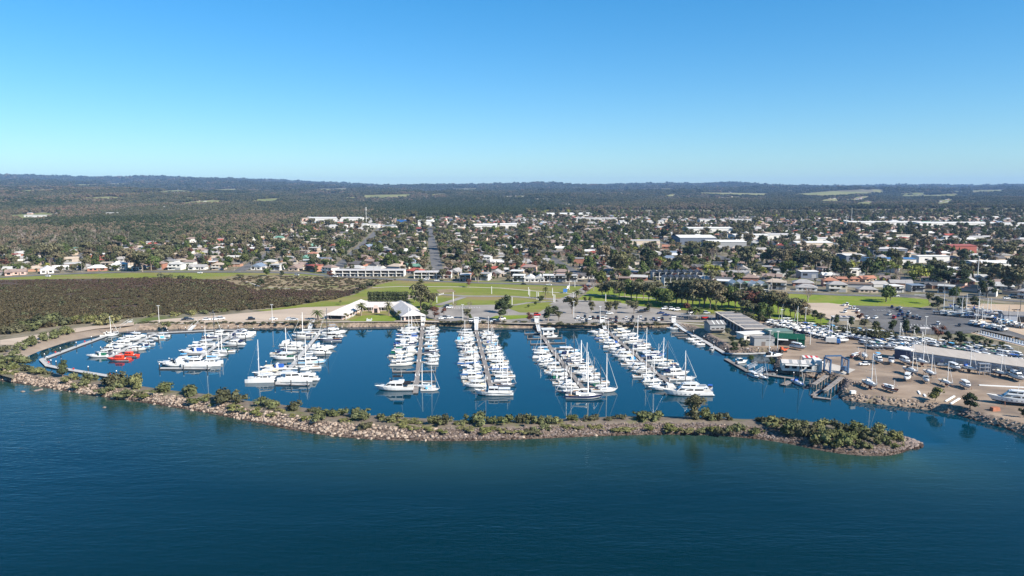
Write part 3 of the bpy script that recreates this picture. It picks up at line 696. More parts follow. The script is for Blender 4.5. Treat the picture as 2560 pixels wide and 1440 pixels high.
def catamaran(sail=True):
    pr = Proto()
    for s in (-1, 1):
        mb = MB(); rows = []
        for t, b, x in ((0, .55, -6.3), (.2, .7, -4.2), (.6, .7, 1.5), (.85, .45, 4.8), (1, .04, 6.4)):
            rows.append([(x, s * 2.7 + b, 1.6), (x, s * 2.7 + b * .9, .2), (x, s * 2.7 + b * .5, -.4), (x, s * 2.7 - b * .5, -.4), (x, s * 2.7 - b * .9, .2), (x, s * 2.7 - b, 1.6)])
        mb.rings(rows, 0, cap=True, closed=True); pr.add('hull', mb, M['white'], 'hull')
    pr.add('bridge_deck', MB().box(-5.2, 3.0, -2.2, 2.2, 0.9, 1.55), M['white'], 'hull2')
    house(pr, 'cabin', -3.4, 2.6, 2.3, 1.55, 3.0, 1.6)
    pr.add('hardtop', MB().box(-5.4, -1.2, -2.1, 2.1, 3.1, 3.25), M['white'], 'bimini')
    for y in (-1.9, 1.9): pr.add('hardtop_post', MB().tube((-5.2, y, 1.5), (-5.2, y, 3.15), 0.05, n=3), M['steel'])
    if sail: rig(pr, 0.8, 16.0, 2.95, boom=5.4, bow=5.6, stern=None, beam=2.8, r=.15)
    else:
        house(pr, 'flybridge', -3.0, 0.6, 1.5, 3.0, 3.8, .6, glass=(.5, .95))
    return pr

def work_boat():
    """white timber ketch-rigged fishing boat with a long sheer"""
    pr = Proto(); hull_parts(pr, 17, 4.8, 1.5, 1.0, 0.10, full=0.5, sheer=0.9, stern=0.7, deck_drop=0.5, n=11)
    house(pr, 'wheelhouse', -2.0, 2.4, 1.3, 1.2, 3.6, .4, .1, .08, .9, (.5, .82))
    pr.add('deck_house', MB().box(-6.0, -2.05, -1.2, 1.2, 1.2, 2.3), M['white'], 'cabin')
    pr.add('awning', MB().box(-7.2, -2.2, -1.6, 1.6, 3.0, 3.1), M['canvas_black'], 'bimini')
    for x in (-7, -2.4):
        for y in (-1.5, 1.5): pr.add('awning_post', MB().tube((x, y, 1.2), (x, y, 3.05), .05, n=3), M['steel'])
    m = pr.add('mast', MB().tube((3.4, 0, 1.2), (3.4, 0, 9.0), 0.14, 0.09, 5), M['mast'], 'mast')
    pr.add('derrick', MB().tube((3.4, 0, 2.5), (6.8, 0, 5.2), 0.09, n=4), M['mast'], 'mast', sub=m)
    pr.add('rigging', MB().tube((8.2, 0, 2.6), (3.4, 0, 8.8), .03, n=3).tube((-7.5, 0, 1.6), (3.4, 0, 8.9), .03, n=3), M['steel'], sub=m)
    pr.add('hatch', MB().box(3.9, 5.6, -.7, .7, 1.5, 1.95), M['wood']); rail(pr, 17, 4.8, 1.5, .5, .9)
    for y in (-2.4, 2.4): pr.add('rub_rail', MB().box(-8, 4.5, y - .035, y + .035, 1.32, 1.46), M['black'])
    return pr

def motor_yacht():
    pr = Proto(); hull_parts(pr, 21, 5.6, 1.9, 1.0, 0.12, full=0.45, sheer=0.5, stern=0.85, n=11)
    house(pr, 'saloon', -6.8, 5.2, 2.2, 1.7, 3.6, 2.2, .1, .1, .75, (.35, .72))
    house(pr, 'upper_cabin', -3.4, 3.0, 1.75, 3.6, 5.2, 1.2, .1, .12, .8, (.4, .8))
    pr.add('upper_deck', MB().prism([(-8.6, -2.2), (2.6, -2.1), (2.6, 2.1), (-8.6, 2.2)], 3.6, 3.75), M['white'], 'cabin')
    for x in (-8.3, -7.2):
        for y in (-2.05, 2.05): pr.add('deck_post', MB().tube((x, y, 1.6), (x, y, 3.62), .07, n=4), M['white'])
    pr.add('fly_top', MB().prism([(-4.4, -1.8), (1.2, -1.5), (1.2, 1.5), (-4.4, 1.8)], 5.22, 5.4), M['white'], 'bimini')
    pr.add('tender', MB().rings([[(x, y + yy, 4.0 + z) for yy, z in ((-.6, .3), (0, -.1), (.6, .3), (.6, .5), (-.6, .5))] for x, y in ((-8.0, 0), (-5.0, 0))]), M['canvas_grey'])
    pr.add('mast', MB().tube((-1.5, 0, 5.3), (-1.8, 0, 8.4), .12, .06, 5).tube((-1.6, -1.0, 6.8), (-1.6, 1.0, 6.8), .05, n=3), M['mast'], 'mast')
    for k in range(6):
        for s in (-1, 1): pr.add('porthole', MB().poly([(-5 + k * 1.9, s * 2.82 * (1 if k < 4 else .96), .95), (-4.3 + k * 1.9, s * 2.82 * (1 if k < 4 else .94), .95), (-4.3 + k * 1.9, s * 2.83 * (1 if k < 4 else .95), 1.2), (-5 + k * 1.9, s * 2.83 * (1 if k < 4 else .97), 1.2)]), M['glass'])
    rail(pr, 21, 5.6, 1.9, .45, .5); pr.add('swim_platform', MB().box(-11.3, -10.45, -2.1, 2.1, .3, .45), M['white']); return pr

def runabout():
    pr = Proto(); hull_parts(pr, 6, 2.3, 0.85, 0.45, 0.15, n=7)
    pr.add('cuddy', MB().prism([(-.1, -.85), (1.7, -.35), (1.7, .35), (-.1, .85)], .75, 1.2, 0, [(-.1, -.7), (1.3, -.25), (1.3, .25), (-.1, .7)]), M['white'], 'cabin')
    pr.add('windscreen', MB().prism([(-.5, -.85), (.4, -.65), (.4, .65), (-.5, .85)], 1.15, 1.65, 0, [(-.7, -.75), (-.1, -.55), (-.1, .55), (-.7, .75)]), M['glass'])
    pr.add('canopy', MB().prism([(-2.3, -.85), (-.4, -.85), (-.4, .85), (-2.3, .85)], 2.1, 2.2), M['canvas_navy'], 'canopy')
    for x, y in ((-2.1, .8), (-2.1, -.8), (-.6, .8), (-.6, -.8)): pr.add('canopy_post', MB().tube((x, y, .8), (x, y, 2.12), .03, n=3), M['steel'])
    pr.add('outboard', MB().prism([(-3.55, -.2), (-3.0, -.2), (-3.0, .2), (-3.55, .2)], .7, 1.35, 0, [(-3.4, -.17), (-3.05, -.17), (-3.05, .17), (-3.4, .17)]).box(-3.3, -3.1, -.08, .08, -.3, .7), M['black']); return pr

def pilot_boat():
    pr = Proto(); hull_parts(pr, 11, 3.6, 1.3, .7, .1, sheer=.5)
    house(pr, 'wheelhouse', -2.2, 1.6, 1.3, 1.1, 3.3, .35, .1, .1, .9, (.5, .85))
    for y in (-1.8, 1.8): pr.add('fender', MB().box(-5.4, 2.4, y - .06, y + .06, .95, 1.2), M['black'])
    pr.add('mast', MB().tube((-1.2, 0, 3.2), (-1.4, 0, 6.0), .08, .04, 4).tube((-1.2, -.8, 4.6), (-1.2, .8, 4.6), .04, n=3), M['orange'], 'mast')
    pr.add('tow_post', MB().box(-4.0, -3.6, -.5, .5, 1.1, 1.7), M['orange'], 'cabin'); rail(pr, 11, 3.6, 1.3, sheer=.5)
    pr.add('life_raft', MB().tube((-3.2, -.5, 1.45), (-3.2, .5, 1.45), .32, n=6), M['white']); return pr

B_FLY, B_EXP, B_SED, B_YAC, B_KET, B_CAT, B_PCAT, B_WORK, B_MY, B_RUN, B_PIL = fly_cruiser(), express_cruiser(), sedan_cruiser(), yacht(), yacht(True), catamaran(), catamaran(False), work_boat(), motor_yacht(), runabout(), pilot_boat()
CANVAS = [('white', 'canvas_white')] * 5 + [('blue', 'canvas_blue'), ('navy', 'canvas_navy'), ('navy', 'canvas_navy'), ('black', 'canvas_black'), ('black', 'canvas_black'), ('cream', 'canvas_cream'), ('cream', 'canvas_cream'), ('grey', 'canvas_grey'), ('grey', 'canvas_grey'), ('green', 'canvas_green'), ('azure', 'canvas_sky')]
HULLS = [('white', 'white')] * 11 + [('off-white', 'offwhite')] * 3 + [('navy-hulled', 'navy'), ('blue-hulled', 'midblue'), ('pale blue', 'paleblue')]

KINDS = {  # key: (proto, object name, words, design length, category)
    'F': (B_FLY, 'flybridge_cruiser', 'flybridge cruiser', 13, 'motor boat'), 'E': (B_EXP, 'express_cruiser', 'open cruiser', 11, 'motor boat'), 'D': (B_SED, 'sedan_cruiser', 'hardtop cruiser', 10, 'motor boat'),
    'S': (B_YAC, 'sailing_yacht', 'sailing yacht', 11, 'sailboat'), 'K': (B_KET, 'ketch', 'two-masted yacht', 11, 'sailboat'), 'C': (B_CAT, 'sailing_catamaran', 'sailing catamaran', 12.7, 'catamaran'),
    'P': (B_PCAT, 'power_catamaran', 'motor catamaran', 12.7, 'catamaran'), 'W': (B_WORK, 'fishing_boat', 'fishing boat', 17, 'fishing boat'), 'R': (B_RUN, 'runabout', 'runabout', 6, 'motor boat'), 'O': (B_PIL, 'pilot_boat', 'pilot boat', 11, 'pilot boat'), 'Y': (B_MY, 'motor_yacht', 'motor yacht', 21, 'motor yacht')}

def boat(kind, loc, rz, length, where, group, rr, hull=None, canvas=None, z=0.0, label=None, skip=(), mast=None, extra=None):
    pr, name, words, L0, cat = KINDS[kind]; s = length / L0
    h = hull or rr.choice(HULLS); c = canvas or rr.choice(CANVAS)
    if kind == 'O': h = ('orange', 'orange')
    mm = {'hull': M[h[1]], 'canopy': M[c[1]], 'cover': M[c[1]], 'bimini': M[c[1]] if kind in 'F' else M['white'], 'mast': M[mast] if mast else (M['mast'] if rr.random() < .85 or kind == 'O' else M['mast_dark'])}
    if kind == 'O': mm.update({'cabin': M['orange'], 'deck': M['orange'], 'mast': M['orange']})
    if extra: mm.update(extra)
    if label is None:
        tail = {'F': '%s bimini', 'E': '%s canopy', 'D': '%s cockpit cover', 'S': '%s sail cover', 'K': '%s sail cover', 'C': '%s sail cover', 'R': '%s canopy'}.get(kind)
        label = '%s %s' % (h[0], words) + (' with ' + tail % c[0] if tail else '') + ', ' + where
    hs = s * rr.uniform(.72, 1.05) if kind in 'SK' else s
    return pr.place(name, label, cat, (loc[0], loc[1], z), rz, group, (s, s * rr.uniform(.86, .98), hs * (.78 if kind == 'O' else .93 if kind in 'FDE' else 1)), mm, skip)
# ------------------------------------------------------------------ floating jetties, their fingers and piles, and the boats in the berths
M['pontoon'] = noisy('pontoon_concrete', (0.34, 0.33, 0.32), (0.43, 0.42, 0.40), 0.6); M['pontoon_side'] = mat('pontoon_float', (0.035, 0.035, 0.04), 0.8)
M['timber'] = noisy('weathered_timber', (0.19, 0.17, 0.155), (0.26, 0.235, 0.215), 0.9); M['pile'] = mat('pile_black', (0.03, 0.03, 0.032), 0.7); M['pile_wood'] = noisy('pile_timber', (0.20, 0.165, 0.135), (0.29, 0.24, 0.20), 1.2)
M['cap'] = mat('pile_cap', (0.75, 0.75, 0.73), 0.6); M['truss'] = mat('white_truss', (0.58, 0.58, 0.57), 0.5); M['red'] = mat('red_paint', (0.5, 0.035, 0.03), 0.5)

def deck_seg(a, b, w, timber):
    """one straight length of jetty: deck above, floats below"""
    a, b = Vector(a), Vector(b); L = (b - a).length; ang = math.atan2(b.y - a.y, b.x - a.x); mb = MB()
    mb.box(0, L, -w / 2, w / 2, 0.42, 0.56, 0); mb.box(0.05, L - .05, -w / 2 + .08, w / 2 - .08, -0.3, 0.42, 1)
    if timber:
        for k in range(int(L / 3.0)): mb.box(k * 3.0 + 1.45, k * 3.0 + 1.55, -w / 2 - .01, w / 2 + .01, 0.40, 0.575, 1)
    me = mb.mesh('deck', [M['timber'] if timber else M['pontoon'], M['pontoon_side']])
    return me, (a.x, a.y, 0), ang
PILE_B = MB().tube((0, 0, -2), (0, 0, 2.6), 0.22, n=7).mesh('pile', M['pile']); CAP_B = MB().tube((0, 0, 2.58), (0, 0, 3.0), 0.27, 0.05, 7).mesh('pile_cap', M['cap'])
PILE_W = MB().tube((0, 0, -2), (0, 0, 2.3), 0.17, .15, n=6).mesh('pile', M['pile_wood'])
PED = MB().box(-.15, .15, -.15, .15, .56, 1.5).mesh('power_pedestal', M['cap']); FIRE = MB().box(-.25, .25, -.25, .25, .56, 1.7).mesh('fire_cabinet', M['red'])
FING = {}
def finger(root, p, ang, L, timber, w=0.9):
    k = (round(L * 2) / 2, timber)
    if k not in FING:
        mb = MB(); mb.box(0, k[0], -w / 2, w / 2, 0.40, 0.53, 0); mb.box(0.1, k[0] - .1, -w / 2 + .06, w / 2 - .06, -.25, .40, 1); mb.prism([(0, -1.3), (1.4, -w / 2), (1.4, w / 2), (0, 1.3)], .385, .515, 0)
        FING[k] = mb.mesh('finger', [M['timber'] if timber else M['pontoon'], M['pontoon_side']])
    return obj('finger', FING[k], root, p, ang)
def pile(root, p, black):
    o = obj('pile', PILE_B if black else PILE_W, root, (p[0], p[1], 0))
    if black: obj('pile_cap', CAP_B, o)
    return o

JN = ['first', 'second', 'third', 'fourth', 'fifth', 'sixth', 'seventh']
def jetty(idx, line, left, right, llen, rlen, timber, wid=2.0, pitch=None, tee=None):
    """line: pixels from the shore outwards; left, right: one letter for each berth from the shore, '.' an empty one"""
    rr = random.Random(40 + idx); P = [Vector(G(x, y, 0.5)) for x, y in line]
    root = thing('jetty', '%s jetty counted from the orange boats, %s deck running out from the shore' % (JN[idx], 'timber' if timber else 'pale concrete'), 'jetty', (0, 0, 0), 0, 'marina jetties')
    acc = [0.0]
    for a, b in zip(P, P[1:]):
        acc.append(acc[-1] + (b - a).length); me, loc, ang = deck_seg(a, b, wid, timber); obj('deck', me, root, loc, ang)
    tot = acc[-1]
    def at(s):
        for i in range(len(P) - 1):
            if s <= acc[i + 1] + 1e-6: break
        return P[i].lerp(P[i + 1], (s - acc[i]) / (acc[i + 1] - acc[i])), (P[i + 1] - P[i]).normalized()
    out_dir = (P[-1] - P[0]).normalized()
    for side, berths, blen in ((-1, left, llen), (1, right, rlen)):
        n = len(berths); start = 6.0; step = (tot - start) / n; cnt = 0
        name = 'left' if side < 0 else 'right'
        base = Vector((-out_dir.y, out_dir.x)) * (1 if side > 0 else -1)     # shore to camera runs down the picture: its left hand is the picture's right
        for i, ch in enumerate(berths):
            s0 = start + i * step; p, d = at(s0 + step * .5)
            L = blen * (rr.uniform(.86, 1.08) if ch != '.' else 1.0)
            if ch in 'R': L = 6.5
            if ch in 'C': L = max(L, 12)
            ang = math.atan2(base.y, base.x)
            if i % 2 == 0:
                q, _ = at(s0 + .2); e = q + base * (wid / 2); finger(root, (e.x, e.y, 0), ang, blen * .82, timber)
                e2 = q + base * (wid / 2 + blen * .84); pile(root, e2, not timber)
            if i % 3 == 1: q, _ = at(s0); obj('power_pedestal', PED, root, (q.x + base.x * wid * .4, q.y + base.y * wid * .4, 0))
            if ch == '.': continue
            cnt += 1
            bow_out = rr.random() < (.35 if ch in 'SK' else .7)
            c = p + base * (wid / 2 + .7 + L / 2 + rr.uniform(0, .5))
            boat(ch, c, (ang if bow_out else ang + math.pi) + rr.uniform(-.03, .03), L, '%s from shore, %s side of %s jetty' % (nth(cnt), name, JN[idx]), 'boats berthed on the %s jetty' % JN[idx], rr)
    if tee:
        a, b = (Vector(G(x, y, .5)) for x, y in tee); me, loc, ang = deck_seg(a, b, 2.2, timber); obj('end_deck', me, root, loc, ang)
        for u in (.02, .5, .98): pile(root, a.lerp(b, u) + Vector((0, -1.3)), not timber)
    return root
jetty(0, [(392, 832), (272, 893)], 'DF.FEDFE', 'DE.DEF.E', 10, 8.5, False)
jetty(1, [(592, 826), (468, 917)], 'FS.DFE.FE', 'PF.F.SS.C', 11.5, 11.5, False, tee=[(400, 920), (524, 921)])
jetty(2, [(806, 823), (694, 957)], 'SD.EFSD.EFC', 'FFS.EF.FS.F', 12.5, 13, False, tee=[(688, 959), (772, 961)])
jetty(3, [(1057, 812), (1039, 982)], 'SFSDEDFEFFF.....', 'FDEDSESDEDD....S', 12, 8, True)
jetty(4, [(1190, 824), (1228, 968)], 'DDSEFDFESDSDESFDSD', 'SEDFSSEFDESDESSDS', 9.8, 9, True)
jetty(5, [(1348, 828), (1384, 880), (1468, 983)], '......DSDEFDSDESFS', '.R.....DESFSSFSEKSS', 9.5, 10.5, True)
jetty(6, [(1512, 822), (1557, 860), (1664, 950), (1686, 968)], 'EDFSEDEFDESDFSES', 'FFWFSFSWFSSFKS', 9.6, 11.5, True)

# the end berths, each boat as the photograph shows it
rr = random.Random(99)
U = math.atan2(0.1, 0.995)
def lone(kind, px, L, rz, label, group=None, hull='white', canvas='canvas_white', mast=None, z=0.0, skip=(), extra=None, lvl=0.4):
    g = G(*px, lvl); return boat(kind, g, rz, L, '', group, rr, ('', hull), ('', canvas), z, label, skip, mast, extra)
lone('F', (985, 972), 15.5, math.pi + .02, 'large white motor cruiser with dark windows moored alone at the end of fourth jetty', canvas='canvas_black')
lone('S', (1060, 966), 9.5, math.pi, 'small white sailing yacht at the end of the fourth jetty beside empty fingers')
lone('W', (1234, 985), 15.5, math.pi - .02, 'white timber fishing boat with black awning across the end of the fifth jetty')
lone('K', (1462, 992), 15.0, U * .2, 'long navy-hulled two-masted yacht across the end of the sixth jetty', hull='navy')
lone('Y', (1717, 985), 19.5, math.pi, 'large white two-deck motor yacht across the end of the seventh jetty')
lone('R', (1776, 972), 6.5, 1.2, 'small blue boat tied behind the large two-deck motor yacht', hull='midblue', canvas='canvas_blue')
lone('E', (1655, 972), 11.5, math.pi, 'low white open cruiser just inside the large two-deck motor yacht')
lone('O', (297, 899), 10.5, math.pi + .05, 'bright orange pilot boat at the outer end of the first jetty')
lone('O', (321, 889), 9.8, math.pi - .05, 'second orange pilot boat, just inshore of the first at the first jetty')
lone('E', (432, 911), 14.0, math.pi, 'sleek white open cruiser tied along the outer end of the second jetty')
lone('P', (497, 911), 13.5, 0.03, 'white motor catamaran behind the end deck of the second jetty')
lone('C', (741, 948), 14.5, .05, 'white sailing catamaran along the end deck of the third jetty', mast='mast_dark')
lone('S', (274, 838), 9.5, .5, 'small white sailing yacht tied to the angled walkway near its ramp')
for k, (x, y) in enumerate([(2036 - 300, 851), (1747, 860), (1757, 866)]):
    lone('R', (1726 + k * 11, 848 + k * 6.5), 6.0, math.pi + .35, 'white runabout on the narrow walkway, %s from the shore' % nth(k + 1), 'runabouts on the narrow walkway')
lone('R', (1681, 822), 7.5, math.pi, 'white motorboat tied under the head of the narrow walkway'); lone('R', (1781, 874), 5.0, .9, 'small dark dinghy at the bend of the narrow walkway', hull='greyhull')
lone('S', (1906, 942), 9.0, -1.35, 'white sailing yacht with bow outwards beside the work pontoon'); lone('D', (1886, 940), 7.5, -1.35, 'small hardtop cruiser moored beside the work pontoon'); lone('S', (1995, 958), 9.5, -1.45, 'white sailing yacht with blue cover near the boat hoist', canvas='canvas_blue', extra={'deck': M['canvas_blue']})
lone('R', (1855, 905), 6.5, .4, 'white workboat inside the angled work pontoon')

# walkways without berths
def walkway(label, line, w, timber, piles=True, group=None):
    P = [Vector(G(x, y, .5)) for x, y in line]; root = thing('walkway', label, 'pontoon', (0, 0, 0), 0, group)
    for i, (a, b) in enumerate(zip(P, P[1:])):
        me, loc, ang = deck_seg(a, b, w, timber); o = obj('deck', me, root, loc, ang)
        if i % 2: o.location.z += .004
        if piles: pile(root, a.lerp(b, .5) + Vector((0, w / 2 + .3)), True); pile(root, b + Vector((0.3, w / 2 + .3)), True)
    return root, P
wk, P = walkway('long angled concrete walkway closing the west end of the basin', [(292, 828), (262, 840), (185, 868), (105, 898), (121, 914), (150, 920), (285, 942)], 2.6, False)
for (x, y) in ((212, 857), (139, 884), (184, 926), (275, 939), (122, 909)):
    g = G(x, y, .5); obj('life_ring_stand', MB().tube((0, 0, .5), (0, 0, 1.4), .05, n=4).tube((0, -.06, 1.3), (0, .06, 1.3), .42, n=8).mesh('life_ring_stand', M['red']), wk, (g[0], g[1], 0))
walkway('low concrete walkway along the shore between the first and second jetties', [(368, 833), (460, 829), (545, 825), (592, 826)], 2.2, False)
walkway('concrete walkway under the ramp at the head of the third jetty', [(760, 824), (806, 823)], 2.4, False, False)
walkway('narrow pale walkway running diagonally past the dark boathouse', [(1712, 826), (1760, 852), (1814, 884), (1870, 884), (1926, 882)], 2.4, False)
walkway('angled timber work pontoon below the marina office', [(1815, 897), (1870, 928), (1905, 935), (1985, 946)], 2.2, True)
walkway('short timber finger pontoon beside the blue-covered yacht', [(1958, 962), (1975, 953)], 2.4, True, False)
wk8, P8 = walkway('small U-shaped timber landing below the boat hoist', [(2032, 989), (2052, 974), (2064, 979)], 1.8, True, False)
me, loc, ang = deck_seg(G(2032, 992, .5), G(2077, 997, .5), 1.8, True); obj('deck', me, wk8, loc, ang)
for (x, y) in ((2033, 990), (2076, 996), (2052, 974)): pile(wk8, Vector(G(x, y, .5)), False)
for k, (x, y) in enumerate([(1700, 830), (1708, 836), (1716, 842)]):
    a = Vector(G(x + 10, y + 1, .5)); rt = thing('finger_pontoon', 'empty timber finger off the narrow walkway, %s from the shore' % nth(k + 1), 'pontoon'); me, loc, ang = deck_seg(a, a + Vector((-7, -.7)), 1.0, True); obj('deck', me, rt, loc, ang)

def gangway(px0, px1, label, w=2.0, portal=True):
    """white truss ramp from the quay down to a jetty"""
    a, b = Vector((*G(*px0, LAND), LAND + .25)), Vector((*G(*px1, .5), .62)); d = b - a; n = Vector((-d.y, d.x, 0)).normalized() * w / 2
    root = thing('gangway', label, 'gangway', (0, 0, 0)); mb = MB()
    mb.poly([a + n, b + n, b - n, a - n]); mb.poly([a - n - Vector((0, 0, .15)), b - n - Vector((0, 0, .15)), b + n - Vector((0, 0, .15)), a + n - Vector((0, 0, .15))]); mb.build('ramp', M['truss'], root)
    for s in (1, -1):
        mb = MB(); K = 8
        mb.tube(a + n * s + Vector((0, 0, 1.2)), b + n * s + Vector((0, 0, 1.2)), .07, n=4)
        mb.tube(a + n * s, b + n * s, .08, n=4)
        for k in range(K + 1): p = a.lerp(b, k / K) + n * s; mb.tube(p, p + Vector((0, 0, 1.2)), .05, n=3)
        for k in range(K): p, q = a.lerp(b, k / K) + n * s, a.lerp(b, (k + 1) / K) + n * s; mb.tube(p, q + Vector((0, 0, 1.2)), .045, n=3)
        mb.build('side_truss', M['truss'], root)
    if portal:
        h = 3.2
        for s in (1, -1): p = a + n * s * 1.2; MB().box(-.18, .18, -.18, .18, LAND, LAND + h, 0, 0, (p.x, p.y)).build('gate_post', M['truss'], root)
        ang = math.atan2(n.y, n.x); MB().box(-w * .6, w * .6, -.06, .06, LAND + .1, LAND + 2.4, 0, ang, (a.x, a.y)).build('gate_panel', M['truss'], root); mb = MB().box(-w * .75, w * .75, -.35, .35, LAND + h, LAND + h + .5, 0, ang, (a.x, a.y)).build('gate_beam', M['truss'], root)
    return root
GW = [((327, 804), (292, 827), 'west end of the basin above the angled walkway'), ((496, 804), (474, 826), 'shore between the first and second jetties'), ((782, 803), (774, 822), 'head of the third jetty'),
      ((1058, 803), (1057, 814), 'head of the fourth jetty'), ((1191, 808), (1191, 825), 'head of the fifth jetty'), ((1342, 806), (1348, 828), 'head of the sixth jetty'), ((1506, 808), (1513, 823), 'head of the seventh jetty'), ((1684, 806), (1712, 827), 'head of the narrow walkway by the boathouse')]
for i_, (a, b, t) in enumerate(GW): gangway(a, b, 'white truss gangway at the ' + t, portal=i_ > 2)
gangway((1892, 912), (1868, 922), 'white truss gangway leading to the angled work pontoon', portal=False); gangway((1910, 925), (1890, 936), 'short white gangway beside the moored yacht by the work pontoon', portal=False)
# the small white viewing stage on the sea wall by the club lawn, and the fuel kiosk on the sixth jetty
g = G(924, 801, LAND); st = thing('landing_stage', 'small white railed landing stage on the sea wall below the club lawn', 'landing stage', (g[0], g[1], 0))
MB().box(-1.4, 1.4, -3, 1, LAND + .2, LAND + .4).build('platform', M['truss'], st)
for x in (-1.3, 1.3):
    for y in (-2.9, 0): MB().tube((x, y, -1), (x, y, LAND + 1.4), .1, n=5).build('post', M['truss'], st)
MB().box(-1.4, 1.4, -3, -2.9, LAND + 1.2, LAND + 1.35).box(-1.4, -1.3, -3, 1, LAND + 1.2, LAND + 1.35).box(1.3, 1.4, -3, 1, LAND + 1.2, LAND + 1.35).build('handrail', M['truss'], st)
g = G(1370, 836, .5); kb = thing('fuel_kiosk', 'white flat-roofed kiosk on posts at the head of the sixth jetty', 'kiosk', (g[0], g[1], 0), U)
MB().box(-3.6, 3.6, -2, 2, .45, .6).build('deck', M['timber'], kb)
MB().box(-2.9, 2.9, -1.5, 1.5, .6, 3.6).build('wall', M['white'], kb); MB().box(-3.7, 3.7, -2.1, 2.1, 3.6, 3.9).build('roof', M['white'], kb)
for x in (-1.6, 1.4): MB().box(x - .9, x + .9, -1.54, -1.51, 1.9, 2.9).build('window', M['glass'], kb)
# ------------------------------------------------------------------ plants: kinds of trees and shrubs
def leafmat(n, a, b, c=None): return varied(n, tuple(v * 1.28 for v in a), tuple(v * 1.28 for v in b), 0.9, 0.55, 0.03, None if c is None else tuple(v * 1.28 for v in c), 0.45, 0.38)
M['gum'] = leafmat('gum_leaves', (0.078, 0.074, 0.040), (0.115, 0.090, 0.058), (0.085, 0.086, 0.050)); M['dark'] = leafmat('dark_leaves', (0.028, 0.036, 0.019), (0.050, 0.056, 0.028), (0.036, 0.047, 0.023))
M['broad'] = leafmat('broad_leaves', (0.048, 0.062, 0.022), (0.082, 0.082, 0.032), (0.055, 0.075, 0.026)); M['yellow'] = leafmat('yellow_leaves', (0.20, 0.20, 0.045), (0.15, 0.17, 0.05)); M['bare'] = leafmat('bare_twigs', (0.17, 0.125, 0.105), (0.13, 0.10, 0.085))
M['red'+'leaf'] = leafmat('red_leaves', (0.10, 0.045, 0.035), (0.075, 0.04, 0.03)); M['shrub'] = leafmat('shrub_leaves', (0.070, 0.078, 0.031), (0.108, 0.108, 0.046), (0.083, 0.090, 0.044)); M['shrub_dark'] = leafmat('shrub_dark_leaves', (0.046, 0.051, 0.027), (0.070, 0.066, 0.038))
M['scrub'] = leafmat('scrub_leaves', (0.095, 0.10, 0.036), (0.13, 0.12, 0.055)); M['mangrove'] = leafmat('mangrove_leaves', (0.047, 0.039, 0.023), (0.068, 0.054, 0.033), (0.054, 0.046, 0.026)); M['mangrove_red'] = leafmat('mangrove_red_leaves', (0.056, 0.039, 0.030), (0.070, 0.048, 0.036))
M['frond'] = leafmat('palm_fronds', (0.055, 0.070, 0.025), (0.10, 0.095, 0.04)); M['bark'] = varied('bark', (0.17, 0.13, 0.10), (0.27, 0.22, 0.18), 0.9); M['pale_bark'] = varied('pale_bark', (0.36, 0.31, 0.27), (0.27, 0.225, 0.19), 0.9)
M['forest'] = leafmat('forest_leaves', (0.056, 0.060, 0.034), (0.092, 0.078, 0.052), (0.066, 0.070, 0.042)); M['pine'] = leafmat('pine_needles', (0.030, 0.042, 0.024), (0.042, 0.052, 0.030))

ICO = None
def ico():
    global ICO
    if ICO is None:
        p = (1 + 5 ** .5) / 2; v = np.array([(-1, p, 0), (1, p, 0), (-1, -p, 0), (1, -p, 0), (0, -1, p), (0, 1, p), (0, -1, -p), (0, 1, -p), (p, 0, -1), (p, 0, 1), (-p, 0, -1), (-p, 0, 1)], float); v /= np.linalg.norm(v[0])
        f = [(0, 11, 5), (0, 5, 1), (0, 1, 7), (0, 7, 10), (0, 10, 11), (1, 5, 9), (5, 11, 4), (11, 10, 2), (10, 7, 6), (7, 1, 8), (3, 9, 4), (3, 4, 2), (3, 2, 6), (3, 6, 8), (3, 8, 9), (4, 9, 5), (2, 4, 11), (6, 2, 10), (8, 6, 7), (9, 8, 1)]
        ICO = (v, f)
    return ICO

def foliage(blobs, leaf, per_m2, seed, core=0.72, flat=0.9, maxn=900):
    """leaf-sized faces over the surface of many clumps, with a loose core; returns vertices and faces"""
    r = np.random.default_rng(seed); V, F = [], []; b = 0; iv, jf = ico()
    for (c, rad) in blobs:
        c = np.array(c, float); rad = np.array(rad if hasattr(rad, '__len__') else (rad, rad, rad * flat), float)
        if core:
            j = 1 + r.uniform(-.25, .25, (12, 1)); V.append(c + iv * rad * core * j); F += [tuple(i + b for i in f) for f in jf]; b += 12
        n = int(min(maxn, max(8, 4 * math.pi * (rad.prod()) ** (2 / 3) * per_m2)))
        d = r.normal(size=(n, 3)); d /= np.linalg.norm(d, axis=1, keepdims=True); d[:, 2] = np.where(d[:, 2] < -.55, -d[:, 2], d[:, 2])
        p = c + d * rad * r.uniform(.72, 1.12, (n, 1))
        nn = d + r.normal(scale=.55, size=(n, 3)); nn /= np.linalg.norm(nn, axis=1, keepdims=True)
        t = np.cross(nn, r.normal(size=(n, 3))); t /= np.linalg.norm(t, axis=1, keepdims=True); u = np.cross(nn, t)
        s = leaf * r.uniform(.55, 1.35, (n, 1)) / 2; a = s * r.uniform(.6, 1.1, (n, 1))
        q = np.stack([p - t * s - u * a * .4, p + t * s * .3 - u * a, p + t * s + u * a * .5, p - t * s * .2 + u * a], axis=1).reshape(-1, 3)
        V.append(q); F += [(b + 4 * i, b + 4 * i + 1, b + 4 * i + 2, b + 4 * i + 3) for i in range(n)]; b += 4 * n
    return np.concatenate(V), F

def fmesh(name, vf, m):
    me = bpy.data.meshes.new(name); me.from_pydata(vf[0].tolist(), [], vf[1]); me.materials.append(m); me.update(); return me

